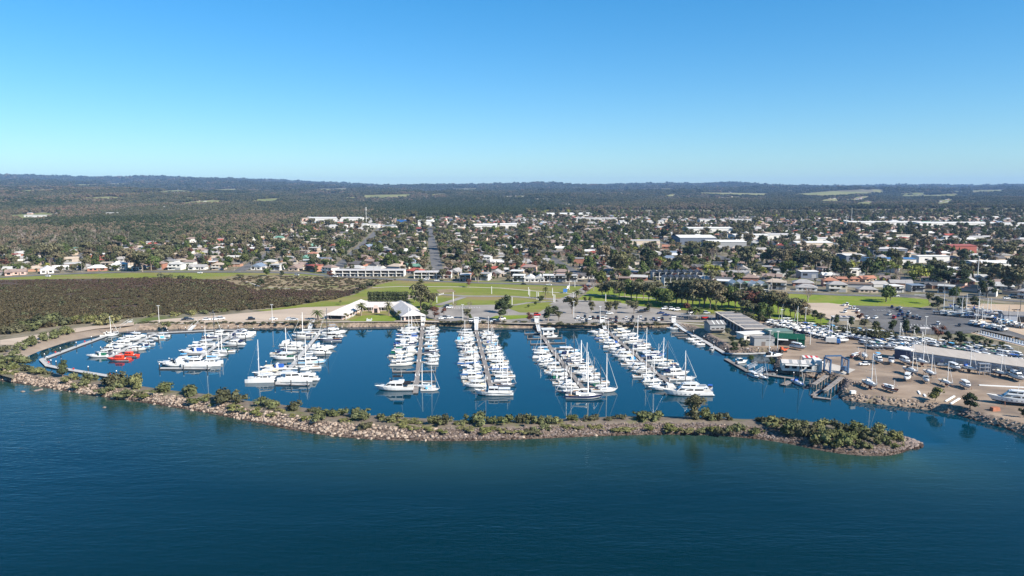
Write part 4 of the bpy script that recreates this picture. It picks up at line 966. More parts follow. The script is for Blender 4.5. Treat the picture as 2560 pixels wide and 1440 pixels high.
def limb_mesh(name, H, spread, n, seed, m, r0=.3, fork=.45):
    r = random.Random(seed); mb = MB(); f = H * fork
    mb.tube((0, 0, -.3), (r.uniform(-.2, .2), r.uniform(-.2, .2), f), r0, r0 * .7, 6); ends = []
    for i in range(n):
        a = 2 * math.pi * i / n + r.uniform(-.4, .4); e = (math.cos(a) * spread * r.uniform(.6, 1), math.sin(a) * spread * r.uniform(.6, 1), H * r.uniform(.72, .95))
        mb.tube((0, 0, f * .92), e, r0 * .5, r0 * .12, 4); ends.append(e)
    return mb.mesh(name, m), ends

def tree_kind(kind, seed):
    """(trunk mesh, crown mesh), about 10 m tall"""
    r = random.Random(seed)
    if kind == 'gum':
        tr, ends = limb_mesh('trunk', 9.5, 3.1, 6, seed, M['bark'], .28, .28)
        bl = [((x, y, z), r.uniform(1.3, 2.0)) for x, y, z in ends] + [((r.uniform(-2.2, 2.2), r.uniform(-2.2, 2.2), r.uniform(3.8, 9.2)), r.uniform(1.1, 1.9)) for _ in range(9)]
        return tr, fmesh('crown', foliage(bl, .75, 2.0, seed, .62, .75), M['gum'])
    if kind == 'round':
        tr, ends = limb_mesh('trunk', 8.5, 2.2, 4, seed, M['bark'], .32, .28)
        bl = [((r.gauss(0, 1.5), r.gauss(0, 1.5), r.uniform(3.6, 8.2)), r.uniform(1.5, 2.3)) for _ in range(9)]
        return tr, fmesh('crown', foliage(bl, .75, 1.9, seed, .75), M['broad'])
    if kind == 'dark':
        tr, ends = limb_mesh('trunk', 8.5, 1.6, 4, seed, M['bark'], .34, .25)
        bl = [((r.gauss(0, 1.3), r.gauss(0, 1.3), r.uniform(3.0, 9.0)), r.uniform(1.3, 2.1)) for _ in range(9)]
        return tr, fmesh('crown', foliage(bl, .7, 2.0, seed, .78), M['dark'])
    if kind == 'cypress':
        tr = MB().tube((0, 0, -.3), (0, 0, 8), .28, .05, 6).mesh('trunk', M['bark'])
        bl = [((r.uniform(-.4, .4), r.uniform(-.4, .4), 1.4 + k * 1.1), (1.75 * (1 - k / 9.5), 1.75 * (1 - k / 9.5), 1.1)) for k in range(8)]
        return tr, fmesh('crown', foliage(bl, .6, 2.6, seed, .8), M['dark'])
    if kind == 'yellow':
        tr, ends = limb_mesh('trunk', 7.5, 2.0, 4, seed, M['bark'], .28, .3)
        bl = [((r.gauss(0, 1.3), r.gauss(0, 1.3), r.uniform(3.5, 7.5)), r.uniform(1.3, 1.9)) for _ in range(8)]
        return tr, fmesh('crown', foliage(bl, .6, 1.8, seed, .5), M['yellow'])
    if kind == 'redleaf':
        tr, ends = limb_mesh('trunk', 7.5, 1.8, 4, seed, M['bark'], .26, .28)
        bl = [((r.gauss(0, 1.3), r.gauss(0, 1.3), r.uniform(3.2, 7.2)), r.uniform(1.2, 1.8)) for _ in range(7)]
        return tr, fmesh('crown', foliage(bl, .6, 1.9, seed, .7), M['redleaf'])
    if kind == 'bare':
        tr, ends = limb_mesh('trunk', 8.0, 2.6, 7, seed, M['pale_bark'], .28, .25)
        mb = MB()
        for k in range(130):
            a, t = r.uniform(0, 6.28), r.uniform(.3, 1); c = (math.cos(a) * 2.4 * t, math.sin(a) * 2.4 * t, 3.5 + 4.2 * r.random()); e = (c[0] * 1.35 + r.uniform(-.5, .5), c[1] * 1.35 + r.uniform(-.5, .5), c[2] + r.uniform(.4, 1.4))
            mb.tube(c, e, .07, .02, 3)
        return tr, mb.mesh('crown', M['bare'])
    if kind == 'palm':
        tr = MB().tube((0, 0, -.3), (0.1, 0, 5.2), .38, .3, 7).mesh('trunk', M['bark']); mb = MB()
        for k in range(34):
            a = 2 * math.pi * k / 34 * 3.0 + r.uniform(-.2, .2); el = r.uniform(-.5, 1.2); L = 3.6; prev = None
            for j in range(5):
                t = j / 4; rr_ = L * t * math.cos(el * (1 - t * .3)); z = 5.2 + L * t * math.sin(el) - 1.9 * t * t
                w = .34 * math.sin(math.pi * (0.15 + .8 * t)) + .03; p = Vector((math.cos(a) * rr_, math.sin(a) * rr_, z)); n = Vector((-math.sin(a), math.cos(a), 0))
                if prev: mb.poly([prev[0], p - n * w + Vector((0, 0, -.12)), p, prev[1]]); mb.poly([prev[1], p, p + n * w + Vector((0, 0, -.12)), prev[2]])
                prev = (p - n * w + Vector((0, 0, -.12)), p, p + n * w + Vector((0, 0, -.12)))
        return tr, mb.mesh('crown', M['frond'])
TREES = {k: [tree_kind(k, 100 + 7 * i + len(k)) for i in range(n)] for k, n in dict(gum=5, round=4, dark=4, cypress=2, yellow=2, redleaf=2, bare=3, palm=2).items()}
TREE_NAME = dict(gum='gum_tree', round='broadleaf_tree', dark='evergreen_tree', cypress='cypress_tree', yellow='yellow_tree', redleaf='red_leaved_tree', bare='bare_tree', palm='palm_tree')
TREE_WORDS = dict(gum='olive gum tree', round='rounded green tree', dark='dark evergreen tree', cypress='dark conical cypress', yellow='yellow-green tree', redleaf='reddish-leaved tree', bare='bare pale-twigged tree', palm='palm tree')
def tree(kind, loc, h, label, group=None, rr=RND, w=None):
    tr, cr = rr.choice(TREES[kind]); s = h / (7.6 if kind == 'palm' else 10.0); ws = s * (w or rr.uniform(.85, 1.2))
    root = thing(TREE_NAME[kind], label, 'tree', loc, rr.uniform(0, 6.28), group, (ws, ws, s))
    obj('trunk', tr, root); obj('crown', cr, root); return root

def shrub_mesh(seed, m, leaf=.36):
    r = random.Random(seed)
    bl = [((r.gauss(0, .8), r.gauss(0, .8), r.uniform(.35, 1.4)), r.uniform(.45, .95)) for _ in range(11)]
    return fmesh('shrub', foliage(bl, leaf, 4.6, seed, .7), m)
SHRUBS = {k: [shrub_mesh(200 + i * 3 + len(k), M[k]) for i in range(4)] for k in ('shrub', 'shrub_dark', 'scrub')}
SHRUB_WORDS = dict(shrub='olive-green rounded shrub', shrub_dark='dark brownish-green shrub', scrub='low yellow-green shrub')
# branch stub under each shrub
STEM = MB().tube((0, 0, -.4), (0.05, 0, .8), .14, .06, 5).tube((0, 0, .2), (.5, .3, 1.0), .07, .03, 4).tube((0, 0, .2), (-.4, .35, 1.0), .07, .03, 4).mesh('stem', M['bark'])
def shrub(kind, loc, w, h, label, group, rr):
    root = thing('shrub', label, 'shrub', loc, rr.uniform(0, 6.28), group, (w / 3.4, w / 3.4 * rr.uniform(.85, 1.1), h / 2.2)); obj('foliage', rr.choice(SHRUBS[kind]), root); obj('stem', STEM, root); return root

# ------------------------------------------------------------------ planting: the breakwater, each shrub as seen
def bw_z(x, y):
    p = Vector((x, y)); best = None
    for k in range(0, NB):
        a, b_ = ob[k], ib[k]; d = b_ - a; L2 = d.length_squared
        if L2 < 1e-6: continue
        w = min(1, max(0, (p - a).dot(d) / L2)); q = a.lerp(b_, w); dist = (q - p).length
        if best is None or dist < best[0]: best = (dist, k, w)
    return bw_section(best[1], best[2]).z
# (px centre, py of the foot, px width, px height, kind)
BWS = [(22, 910, 56, 23, 's'), (8, 925, 48, 21, 's'), (40, 922, 36, 17, 'y'), (66, 928, 32, 17, 'd'), (97, 936, 38, 21, 's'), (118, 938, 16, 10, 'd'), (20, 935, 40, 10, 'y'), (175, 955, 34, 20, 's'), (200, 966, 36, 22, 's'), (227, 955, 30, 22, 's'), (278, 966, 62, 38, 'd'), (308, 970, 40, 26, 's'), (338, 972, 44, 34, 's'), (262, 976, 34, 20, 's'),
       (310, 984, 46, 18, 's'), (362, 986, 40, 14, 'y'), (345, 985, 26, 14, 'd'), (405, 980, 52, 22, 's'), (466, 990, 50, 30, 's'), (494, 1004, 46, 20, 's'), (516, 996, 18, 16, 'y'), (568, 1006, 66, 36, 'd'), (600, 1010, 40, 28, 'd'), (598, 1020, 60, 14, 'y'), (532, 1010, 24, 10, 'y'), (640, 1030, 46, 20, 'y'), (680, 1036, 28, 16, 'y'), (664, 1017, 50, 24, 's'), (690, 1016, 26, 20, 's'),
       (732, 1028, 48, 30, 'd'), (700, 1030, 24, 12, 'y'), (768, 1048, 30, 20, 'y'), (795, 1052, 40, 20, 's'), (735, 1042, 26, 12, 'y'), (810, 1040, 48, 22, 's'), (845, 1042, 46, 26, 's'), (780, 1030, 36, 14, 'd'), (870, 1053, 44, 14, 'y'), (905, 1048, 66, 32, 's'), (918, 1068, 36, 22, 'd'), (948, 1050, 30, 18, 's'), (980, 1055, 50, 24, 's'), (1005, 1066, 40, 12, 'y'), (1028, 1060, 54, 18, 'y'), (1036, 1070, 40, 10, 'y'),
       (1090, 1063, 44, 28, 's'), (1117, 1064, 42, 30, 'd'), (1140, 1063, 20, 12, 's'), (1165, 1062, 30, 14, 's'), (1195, 1064, 52, 34, 's'), (1225, 1060, 30, 22, 's'), (1258, 1062, 54, 28, 's'), (1303, 1060, 26, 28, 'd'), (1335, 1063, 44, 28, 's'), (1368, 1062, 40, 24, 's'), (1392, 1058, 32, 20, 'y'), (1352, 1072, 50, 18, 's'), (1330, 1074, 44, 14, 'd'), (1165, 1073, 44, 12, 'y'), (1215, 1074, 54, 12, 'y'), (1262, 1074, 46, 12, 'y'), (1290, 1074, 40, 10, 'y'), (1100, 1074, 46, 8, 'y'), (1060, 1070, 40, 8, 'y'),
       (1433, 1054, 36, 20, 's'), (1410, 1066, 44, 14, 'y'), (1490, 1066, 40, 18, 'y'), (1484, 1052, 46, 16, 'd'), (1552, 1050, 30, 18, 'd'), (1520, 1052, 40, 10, 'd'), (1452, 1066, 40, 10, 'y'), (1545, 1066, 50, 12, 'y'), (1623, 1050, 66, 28, 's'), (1600, 1048, 30, 20, 's'), (1650, 1046, 30, 18, 's'), (1625, 1064, 40, 18, 'y'), (1575, 1066, 40, 10, 'y'), (1672, 1068, 44, 28, 'y'), (1700, 1068, 30, 14, 'y'), (1732, 1050, 46, 26, 'd'), (1765, 1050, 50, 26, 's'), (1800, 1052, 44, 24, 'd'), (1755, 1070, 46, 12, 's'), (1720, 1070, 40, 10, 'y'),
       (1784, 1072, 28, 34, 'y'), (1822, 1052, 24, 14, 'b'), (1836, 1074, 40, 28, 's'), (1800, 1074, 30, 16, 'd'), (1890, 1076, 44, 16, 's'), (1912, 1062, 40, 18, 'd'), (1940, 1070, 60, 26, 's'), (1895, 1056, 30, 12, 'd'), (1975, 1078, 60, 32, 's'), (1955, 1062, 50, 20, 'd'), (2015, 1088, 66, 36, 'd'), (2045, 1076, 60, 30, 's'), (2005, 1072, 50, 22, 's'), (2070, 1096, 62, 34, 's'), (2098, 1080, 60, 30, 'd'), (2120, 1102, 56, 32, 's'), (2140, 1088, 60, 32, 's'), (2085, 1104, 50, 22, 'y'), (2165, 1100, 56, 30, 'd'), (2190, 1088, 56, 28, 's'), (2205, 1108, 44, 22, 's'), (2225, 1094, 46, 22, 's'), (2248, 1098, 34, 20, 's'), (2160, 1112, 44, 20, 's'), (2040, 1100, 50, 20, 'd'), (2235, 1108, 30, 14, 'y')]
rr = random.Random(21); KD = dict(s='shrub', d='shrub_dark', y='scrub', b='shrub_dark')
seg_names = [(300, 'near its west end'), (700, 'facing the second jetty'), (1120, 'facing the fourth jetty'), (1460, 'facing the sixth jetty'), (1880, 'facing the motor yacht'), (2600, 'at its outer end')]
cnts = {}
for (x, y, w, h, k) in sorted(BWS):
    g = G(x, y, 2.2); sc = math.hypot(*g) / F_PX; seg = next(t for lim, t in seg_names if x < lim); k = 'd' if k == 'b' else k; cnts[(seg, k)] = cnts.get((seg, k), 0) + 1
    z = bw_z(*g) if x > 90 else LAND
    shrub(KD[k], (g[0], g[1], max(1.2, z) - .15), w * sc * (.9 if k == 'y' else .95 if x < 1880 else .82), h * sc * (.62 if k == 'y' else .95 if x < 1880 else 1.0), '%s, %s from left on breakwater %s' % (SHRUB_WORDS[KD[k]], nth(cnts[(seg, k)]), seg), 'shrubs along the breakwater', rr)
# two taller trees on the breakwater
g = G(157, 944, 2.4); tree('dark', (g[0], g[1], 2.2), 7.5, 'tall dark spreading conifer on the breakwater beside the angled walkway', None, rr, 1.15)
g = G(1737, 1050, 2.4); tree('gum', (g[0], g[1], 2.3), 8.6, 'tallest tree on the breakwater, in front of the large motor yacht', None, rr, 1.1)

# ------------------------------------------------------------------ scatter for what nobody could count
PROTO_COL = {}
def proto_collection(name, meshes):
    c = bpy.data.collections.new(name)
    for i, me in enumerate(meshes): o = bpy.data.objects.new('%s_%02d' % (name, i), me); c.objects.link(o)
    return c
def scatter(name, col, pts, idx, scl, rot):
    """instances of the collection's meshes on points (stuff only)"""
    me = bpy.data.meshes.new(name); me.from_pydata([tuple(p) for p in pts], [], [])
    me.attributes.new('pick', 'INT', 'POINT').data.foreach_set('value', np.asarray(idx, dtype=np.int32))
    me.attributes.new('size', 'FLOAT_VECTOR', 'POINT').data.foreach_set('vector', np.asarray(scl, dtype=np.float32).ravel())
    me.attributes.new('turn', 'FLOAT', 'POINT').data.foreach_set('value', np.asarray(rot, dtype=np.float32))
    o = stuff(obj(name, me)); md = o.modifiers.new('scatter', 'NODES'); ng = bpy.data.node_groups.new(name, 'GeometryNodeTree'); md.node_group = ng
    ng.interface.new_socket('Geometry', in_out='INPUT', socket_type='NodeSocketGeometry'); ng.interface.new_socket('Geometry', in_out='OUTPUT', socket_type='NodeSocketGeometry')
    N = ng.nodes.new; a, z = N('NodeGroupInput'), N('NodeGroupOutput'); ci = N('GeometryNodeCollectionInfo'); ci.inputs['Collection'].default_value = col; ci.inputs['Separate Children'].default_value = True; ci.inputs['Reset Children'].default_value = True
    ip = N('GeometryNodeInstanceOnPoints'); ip.inputs['Pick Instance'].default_value = True
    def attr(nm, ty): q = N('GeometryNodeInputNamedAttribute'); q.data_type = ty; q.inputs['Name'].default_value = nm; return q
    pk, sz, tn = attr('pick', 'INT'), attr('size', 'FLOAT_VECTOR'), attr('turn', 'FLOAT'); cx = N('ShaderNodeCombineXYZ')
    L = ng.links.new; L(a.outputs[0], ip.inputs['Points']); L(ci.outputs[0], ip.inputs['Instance']); L(pk.outputs['Attribute'], ip.inputs['Instance Index']); L(sz.outputs['Attribute'], ip.inputs['Scale'])
    L(tn.outputs['Attribute'], cx.inputs['Z']); L(cx.outputs[0], ip.inputs['Rotation']); L(ip.outputs[0], z.inputs[0])
    return o

def inside(x, y, P):
    c = False; n = len(P)
    for i in range(n):
        (x0, y0), (x1, y1) = P[i], P[i - 1]
        if (y0 > y) != (y1 > y) and x < (x1 - x0) * (y - y0) / (y1 - y0) + x0: c = not c
    return c
def to_px(x, y, z=LAND):
    dz = z - CAM_H; cp, sp = math.cos(PITCH), math.sin(PITCH); dep = y * cp - dz * sp; up = y * sp + dz * cp
    return 1280 + F_PX * x / dep, 720 - F_PX * up / dep

# mangroves in the marsh
def low_bush(seed, m, leaf): 
    r = random.Random(seed); bl = [((r.gauss(0, .8), r.gauss(0, .8), r.uniform(.3, 1.2)), r.uniform(.7, 1.1)) for _ in range(6)]
    return fmesh('bush', foliage(bl, leaf, 2.2, seed, .8), m)
mcol = proto_collection('mangrove_bush', [low_bush(i, M['mangrove'], .6) for i in range(3)] + [low_bush(10 + i, M['mangrove_red'], .6) for i in range(2)] + [low_bush(20 + i, M['shrub_dark'], .6) for i in range(2)])
MARSH = [(-330, 706), (0, 702), (380, 698), (560, 703), (640, 728), (860, 729), (925, 716), (875, 739), (830, 748), (720, 766), (640, 774), (500, 782), (380, 790), (275, 800), (170, 812), (60, 824), (0, 834), (-330, 850)]
mp = [G(x, y, LAND) for x, y in MARSH]; xs_, ys_ = [p[0] for p in mp], [p[1] for p in mp]
rr = random.Random(31); pts, idx, scl, rot = [], [], [], []
yy = min(ys_)
while yy < max(ys_):
    xx = min(xs_)
    while xx < max(xs_):
        x, y = xx + rr.uniform(-1.2, 1.2), yy + rr.uniform(-1.2, 1.2); xx += 2.5
        if not inside(x, y, mp): continue
        px, py = to_px(x, y)
        gap = math.sin(x / 17 + 1.2 * math.sin(y / 23)) * math.sin(y / 13 + math.sin(x / 31))
        if gap > .93 or (rr.random() < .5 and gap > .75): continue
        red = sstep(738, 704, py + 8 * math.sin(px / 60)) if px < 620 else sstep(760, 736, py)
        k = rr.choice((3, 4)) if rr.random() < red * .7 else (rr.choice((5, 6)) if rr.random() < .12 else rr.choice((0, 1, 2)))
        s = rr.uniform(.7, 1.25) * (0.75 if red > .5 else 1.15) * (1.0 + .22 * math.sin(x / 41 + y / 29) - .25 * max(0, gap)); pts.append((x, y, LAND)); idx.append(k); scl.append((s, s, s * rr.uniform(.7, 1.2))); rot.append(rr.uniform(0, 6.28))
    yy += 2.5
scatter('mangrove_thicket', mcol, pts, idx, scl, rot)['label'] = 'dark brown-green mangrove thicket in the marsh'
# tussocks on the saltmarsh
SM = [G(x, y) for x, y in [(570, 700), (600, 692), (700, 690), (800, 693), (905, 698), (1000, 699), (935, 712), (860, 726), (650, 726)]]
pts, idx, scl, rot = [], [], [], []
for _ in range(900):
    x, y = rr.uniform(min(p[0] for p in SM), max(p[0] for p in SM)), rr.uniform(min(p[1] for p in SM), max(p[1] for p in SM))
    if not inside(x, y, SM): continue
    s = rr.uniform(.35, .8); pts.append((x, y, LAND)); idx.append(rr.choice((3, 5, 6, 0, 1, 2))); scl.append((s * 1.3, s * 1.3, s * .6)); rot.append(rr.uniform(0, 6.28))
scatter('saltmarsh_scrub', mcol, pts, idx, scl, rot)
# ------------------------------------------------------------------ buildings of the marina
def P3(px, z=LAND): g = G(*px, z); return Vector((g[0], g[1]))
M['wall_white'] = noisy('painted_wall', (0.54, 0.525, 0.495), (0.62, 0.60, 0.57), 0.3); M['wall_pink'] = mat('pink_render', (0.62, 0.47, 0.42), 0.85); M['roof_pale'] = noisy('pale_roof', (0.44, 0.41, 0.385), (0.52, 0.485, 0.46), 0.25, rough=0.5, stretch=(6, .4, 1))
M['roof_grey'] = noisy('grey_roof', (0.16, 0.155, 0.155), (0.22, 0.21, 0.205), 0.4, stretch=(5, .5, 1)); M['skylight'] = mat('skylight', (0.55, 0.54, 0.50), 0.4); M['wall_navy'] = mat('navy_with_wall_shade', (0.03, 0.042, 0.085), 0.6); M['wall_grey'] = mat('grey_cladding', (0.24, 0.245, 0.25), 0.6)
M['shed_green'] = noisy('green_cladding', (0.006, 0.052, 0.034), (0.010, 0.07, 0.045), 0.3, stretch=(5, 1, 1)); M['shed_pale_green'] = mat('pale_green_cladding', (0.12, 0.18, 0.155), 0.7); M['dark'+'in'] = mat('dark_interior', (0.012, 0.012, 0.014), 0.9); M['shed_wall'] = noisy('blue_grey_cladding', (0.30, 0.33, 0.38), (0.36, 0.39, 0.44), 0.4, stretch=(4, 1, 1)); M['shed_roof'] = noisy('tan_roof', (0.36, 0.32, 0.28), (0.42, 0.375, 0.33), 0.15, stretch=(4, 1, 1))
M['hoist'] = mat('hoist_blue', (0.035, 0.085, 0.17), 0.6); M['brick'] = noisy('brick', (0.30, 0.12, 0.075), (0.36, 0.16, 0.10), 0.8); M['door'] = mat('door_paint', (0.12, 0.10, 0.09), 0.6); M['tractor'] = mat('tractor_orange', (0.55, 0.10, 0.03), 0.5); M['tyre'] = mat('tyre', (0.02, 0.02, 0.02), 0.9)

def gable(root, w, d, h, rise, wall, roof, over=.5, z0=0.0, hip=0.0, name='roof'):
    """walls and a gabled (or hipped) roof; w along local x with the ridge, d along local y"""
    MB().box(-w / 2, w / 2, -d / 2, d / 2, z0 - .3, z0 + h).build('wall', wall, root)
    mb = MB(); W2, D2 = w / 2 + over, d / 2 + over; e = z0 + h + .02; r_ = z0 + h + rise
    A, B_, C, D = (-W2, -D2, e), (W2, -D2, e), (W2, D2, e), (-W2, D2, e); R0, R1 = (-W2 + hip, 0, r_), (W2 - hip, 0, r_)
    mb.poly([A, B_, R1, R0]); mb.poly([C, D, R0, R1]); mb.poly([D, A, R0]); mb.poly([B_, C, R1]); mb.poly([D, C, B_, A])
    return mb.build(name, roof, root)
def wing(label, px0, px1, d, h, rise, wall, roof, hip=0.0, name='building', cat='building', z=0.0, parent=None):
    a, b = P3(px0), P3(px1); c = (a + b) / 2; ang = math.atan2((b - a).y, (b - a).x)
    root = thing(name, label, cat, (c.x, c.y, LAND), ang)
    gable(root, (b - a).length, d, h, rise, wall, roof, .6, 0, hip); return root, (b - a).length
def panes(root, xs, y, z0, z1, w, m='glass', name='window', axis='x'):
    for x in xs:
        mb = MB()
        if axis == 'x': mb.box(x - w / 2, x + w / 2, min(y, y * 1.0) - .04, y + .04, z0, z1)
        else: mb.box(y - .04, y + .04, x - w / 2, x + w / 2, z0, z1)
        mb.build(name, M[m], root)

# clubhouse: three wings round a court
club = thing('clubhouse', 'pale pink clubhouse with three grey-white roofed wings round a lawn court', 'clubhouse')
def club_wing(px0, px1, d, h, rise, hip):
    a, b = P3(px0), P3(px1); c = (a + b) / 2; ang = math.atan2((b - a).y, (b - a).x); L = (b - a).length
    e = obj('wing', MB().box(-L / 2, L / 2, -d / 2, d / 2, -.3, h).mesh('wing', M['wall_pink']), club, (c.x, c.y, LAND), ang)
    mb = MB(); W2, D2 = L / 2 + 1.2, d / 2 + 2.0; A, B_, C, D = (-W2, -D2, h - .3), (W2, -D2, h - .3), (W2, D2, h - .3), (-W2, D2, h - .3); R0, R1 = (-W2 + hip, 0, h + rise), (W2 - hip, 0, h + rise)
    mb.poly([A, B_, R1, R0]); mb.poly([C, D, R0, R1]); mb.poly([D, A, R0]); mb.poly([B_, C, R1]); mb.poly([D, C, B_, A])
    mb.build('roof', M['roof_pale'], e)
    for s in (-1, 1):
        for k in range(int(L / 5)): MB().box(-L / 2 + 2 + k * 5, -L / 2 + 4.2 + k * 5, s * (d / 2) - .05, s * (d / 2) + .05, .6, 2.4).build('window', M['glass'], e)
        for k in range(int(L / 6) + 1): MB().box(-L / 2 + k * 6 - .12, -L / 2 + k * 6 + .12, s * (D2 - .3) - .12, s * (D2 - .3) + .12, 0, h - .3).build('veranda_post', M['wall_white'], e)
    for x in (-L / 2, L / 2): MB().box(x - .06, x + .06, -d / 2 + 1, d / 2 - 1, .3, 2.5).build('glass_front', M['darkin'], e)
    return e
club_wing((838, 799), (905, 768), 10, 3.0, 2.7, 3.0); club_wing((888, 775), (1012, 775), 9, 3.1, 2.3, 0.5); club_wing((1033, 800), (1000, 771), 11, 3.0, 2.8, 3.5)
g = P3((940, 782))
ent = obj('entrance_gable', MB().prism([(-2.4, -.5), (2.4, -.5), (2.4, .5), (-2.4, .5)], 0, 4.9, 0, [(-1.2, -.5), (1.2, -.5), (1.2, .5), (-1.2, .5)]).mesh('entrance_gable', M['wall_pink']), club, (g.x, g.y, LAND), 0); MB().box(-1.1, 1.1, -.56, -.5, 0, 2.9).build('doorway', M['darkin'], ent)
# veranda of the boatshed side, long buildings to the east
bh = thing('boathouse', 'dark timber boathouse with grey skylit roof at the corner of the basin', 'boathouse', (*P3((1786, 828)), LAND), .1)
rf = gable(bh, 8.5, 9, 4.6, 1.6, M['wall_grey'], M['roof_grey'], .6)
for x in (-2.2, .3, 2.6): MB().poly([(x, -4.9, 4.78), (x + .7, -4.9, 4.78), (x + .7, -.3, 6.2), (x, -.3, 6.2)]).build('skylight', M['skylight'], rf)
panes(bh, (-2.5, 0, 2.5), -4.52, 1.0, 2.6, 1.6)
MB().box(-4.5, 4.5, -7.5, -4.5, 1.9, 2.05).build('balcony', M['timber'], bh)
a, b = P3((1893, 842)), P3((1815, 797)); c = (a + b) / 2; ang = math.atan2((b - a).y, (b - a).x); L = (b - a).length
cl = thing('yacht_club', 'long flat-roofed building with shade-painted dark blue side wall and panelled white and dark roof', 'building', (c.x, c.y, LAND), ang)
MB().box(-L / 2, L / 2, -6.5, 6.5, -.3, 4.2).build('wall', M['wall_navy'], cl); rf = MB().box(-L / 2 - .5, L / 2 + .5, -7.2, 7.2, 4.2, 4.4).build('roof', M['shed_roof'], cl)  # dark blue of the side is shade put into the wall colour
for k in range(5): MB().box(-L / 2 + 3 + k * L / 5.2, -L / 2 + 3 + k * L / 5.2 + L / 7.5, -6.6, 5.6, 4.42, 4.6).build('roof_panel', M['roof_grey'], rf)
for k in range(9): MB().box(-L / 2 + 1 + k * L / 9.2, -L / 2 + 1.25 + k * L / 9.2, 6.5, 6.9, 0, 4.2).build('wall_fin', M['wall_white'], cl)
for k in range(8): MB().box(-L / 2 + 2 + k * L / 9.2, -L / 2 + 5 + k * L / 9.2, 6.5, 6.55, 1.2, 3.6).build('window', M['glass'], cl)
MB().box(-L / 2 - .1, -L / 2, -5.5, 5.5, .5, 3).build('shop_front', M['glass'], cl)
lo = thing('club_annexe', 'low white flat-roofed annexe in front of the long dark-sided building', 'building', (*P3((1880, 847)), LAND), .25); MB().box(-7, 7, -3.5, 3.5, -.3, 3.2).build('wall', M['wall_white'], lo); MB().box(-7.5, 7.5, -4, 4, 3.2, 3.45).build('roof', M['wall_white'], lo); panes(lo, (-4.5, -1.5, 1.5, 4.5), -3.52, .8, 2.3, 1.8)
rt = thing('picnic_shelter', 'long low dark-roofed shelter on the lawn beside the walkway head', 'shelter', (*P3((1735, 800)), LAND), -.12); MB().box(-11, 11, -2.2, 2.2, 2.6, 2.85).build('roof', M['roof_grey'], rt)
for x in (-10, -3.5, 3.5, 10):
    for y in (-1.9, 1.9): MB().box(x - .1, x + .1, y - .1, y + .1, 0, 2.6).build('post', M['timber'], rt)
gs = thing('grey_shed', 'grey metal shed with flat roof and dark lettering in front of the green sheds', 'shed', (*P3((1905, 862)), LAND), .05); MB().box(-5.2, 5.2, -3, 3, -.3, 4).build('wall', M['wall_grey'], gs); MB().box(-5.4, 5.4, -3.2, 3.2, 4, 4.2).build('roof', M['roof_grey'], gs); MB().box(-1.5, .5, -3.06, -3, 0, 2.2).build('door', M['door'], gs)
for k in range(5): MB().box(.9 + k * .55, 1.3 + k * .55, -3.05, -3, 2.7, 3.2).build('sign_letter', M['darkin'], gs)
pg = thing('pale_green_shed', 'tall pale green shed behind the dark green one', 'shed', (*P3((1945, 848)), LAND), .12); MB().box(-6, 6, -4, 4, -.3, 4.8).build('wall', M['shed_pale_green'], pg); MB().box(-6.2, 6.2, -4.2, 4.2, 4.8, 5.0).build('roof', M['shed_pale_green'], pg); MB().box(-3, 1.5, -4.06, -4, 0, 3.6).build('door', M['darkin'], pg)
ds = thing('dark_green_shed', 'dark green gabled boat shed with wide open front in the yard', 'shed', (*P3((1972, 860)), LAND), -.28); gable(ds, 14, 10, 3.6, 1.9, M['shed_green'], M['shed_green'], .3); MB().box(-6.4, 3, -5.08, -5, 0, 3.4).build('open_front_shade', M['darkin'], ds); MB().box(-6, -1, -8, -5.1, 3.3, 3.45).build('awning', M['wall_white'], ds)  # dark slab on the closed wall paints the shade inside the opening
of = thing('marina_office', 'low white office with grey and clear skylight roof by the boat hoist', 'office', (*P3((1998, 922)), LAND), -.22); gable(of, 15, 7, 3.0, 1.0, M['wall_white'], M['roof_pale'], .3)
rf = [o for o in of.children if o.name.startswith('roof')][0]
for x in (-4.5, -1, 2.5): MB().poly([(x, -3.6, 3.14), (x + 1.2, -3.6, 3.14), (x + 1.2, -.2, 4.0), (x, -.2, 4.0)]).build('skylight', M['wall_grey'], rf)
panes(of, (-5.5, -2.5, .5, 3.5), -3.52, .8, 2.2, 2.0); MB().box(5.6, 8.6, -3.5, 3.5, -.2, 4.6).build('tower', M['wall_white'], of); MB().box(-6.5, 3, -5.6, -3.55, 2.5, 2.65).build('veranda_roof', M['wall_white'], of)
rs = thing('red_white_hut', 'small hut with red and white striped roof behind the office', 'hut', (*P3((2025, 908)), LAND), -.2); MB().box(-3, 3, -2, 2, -.2, 2.8).build('wall', M['wall_white'], rs)
for k in range(6): MB().box(-3.3 + k * 1.1, -3.3 + (k + 1) * 1.1, -2.3, 2.3, 2.8 + (.002 * (k % 2)), 3.0 + .01 * (k % 2)).build('roof_strip', M['red'] if k % 2 else M['wall_white'], rs)
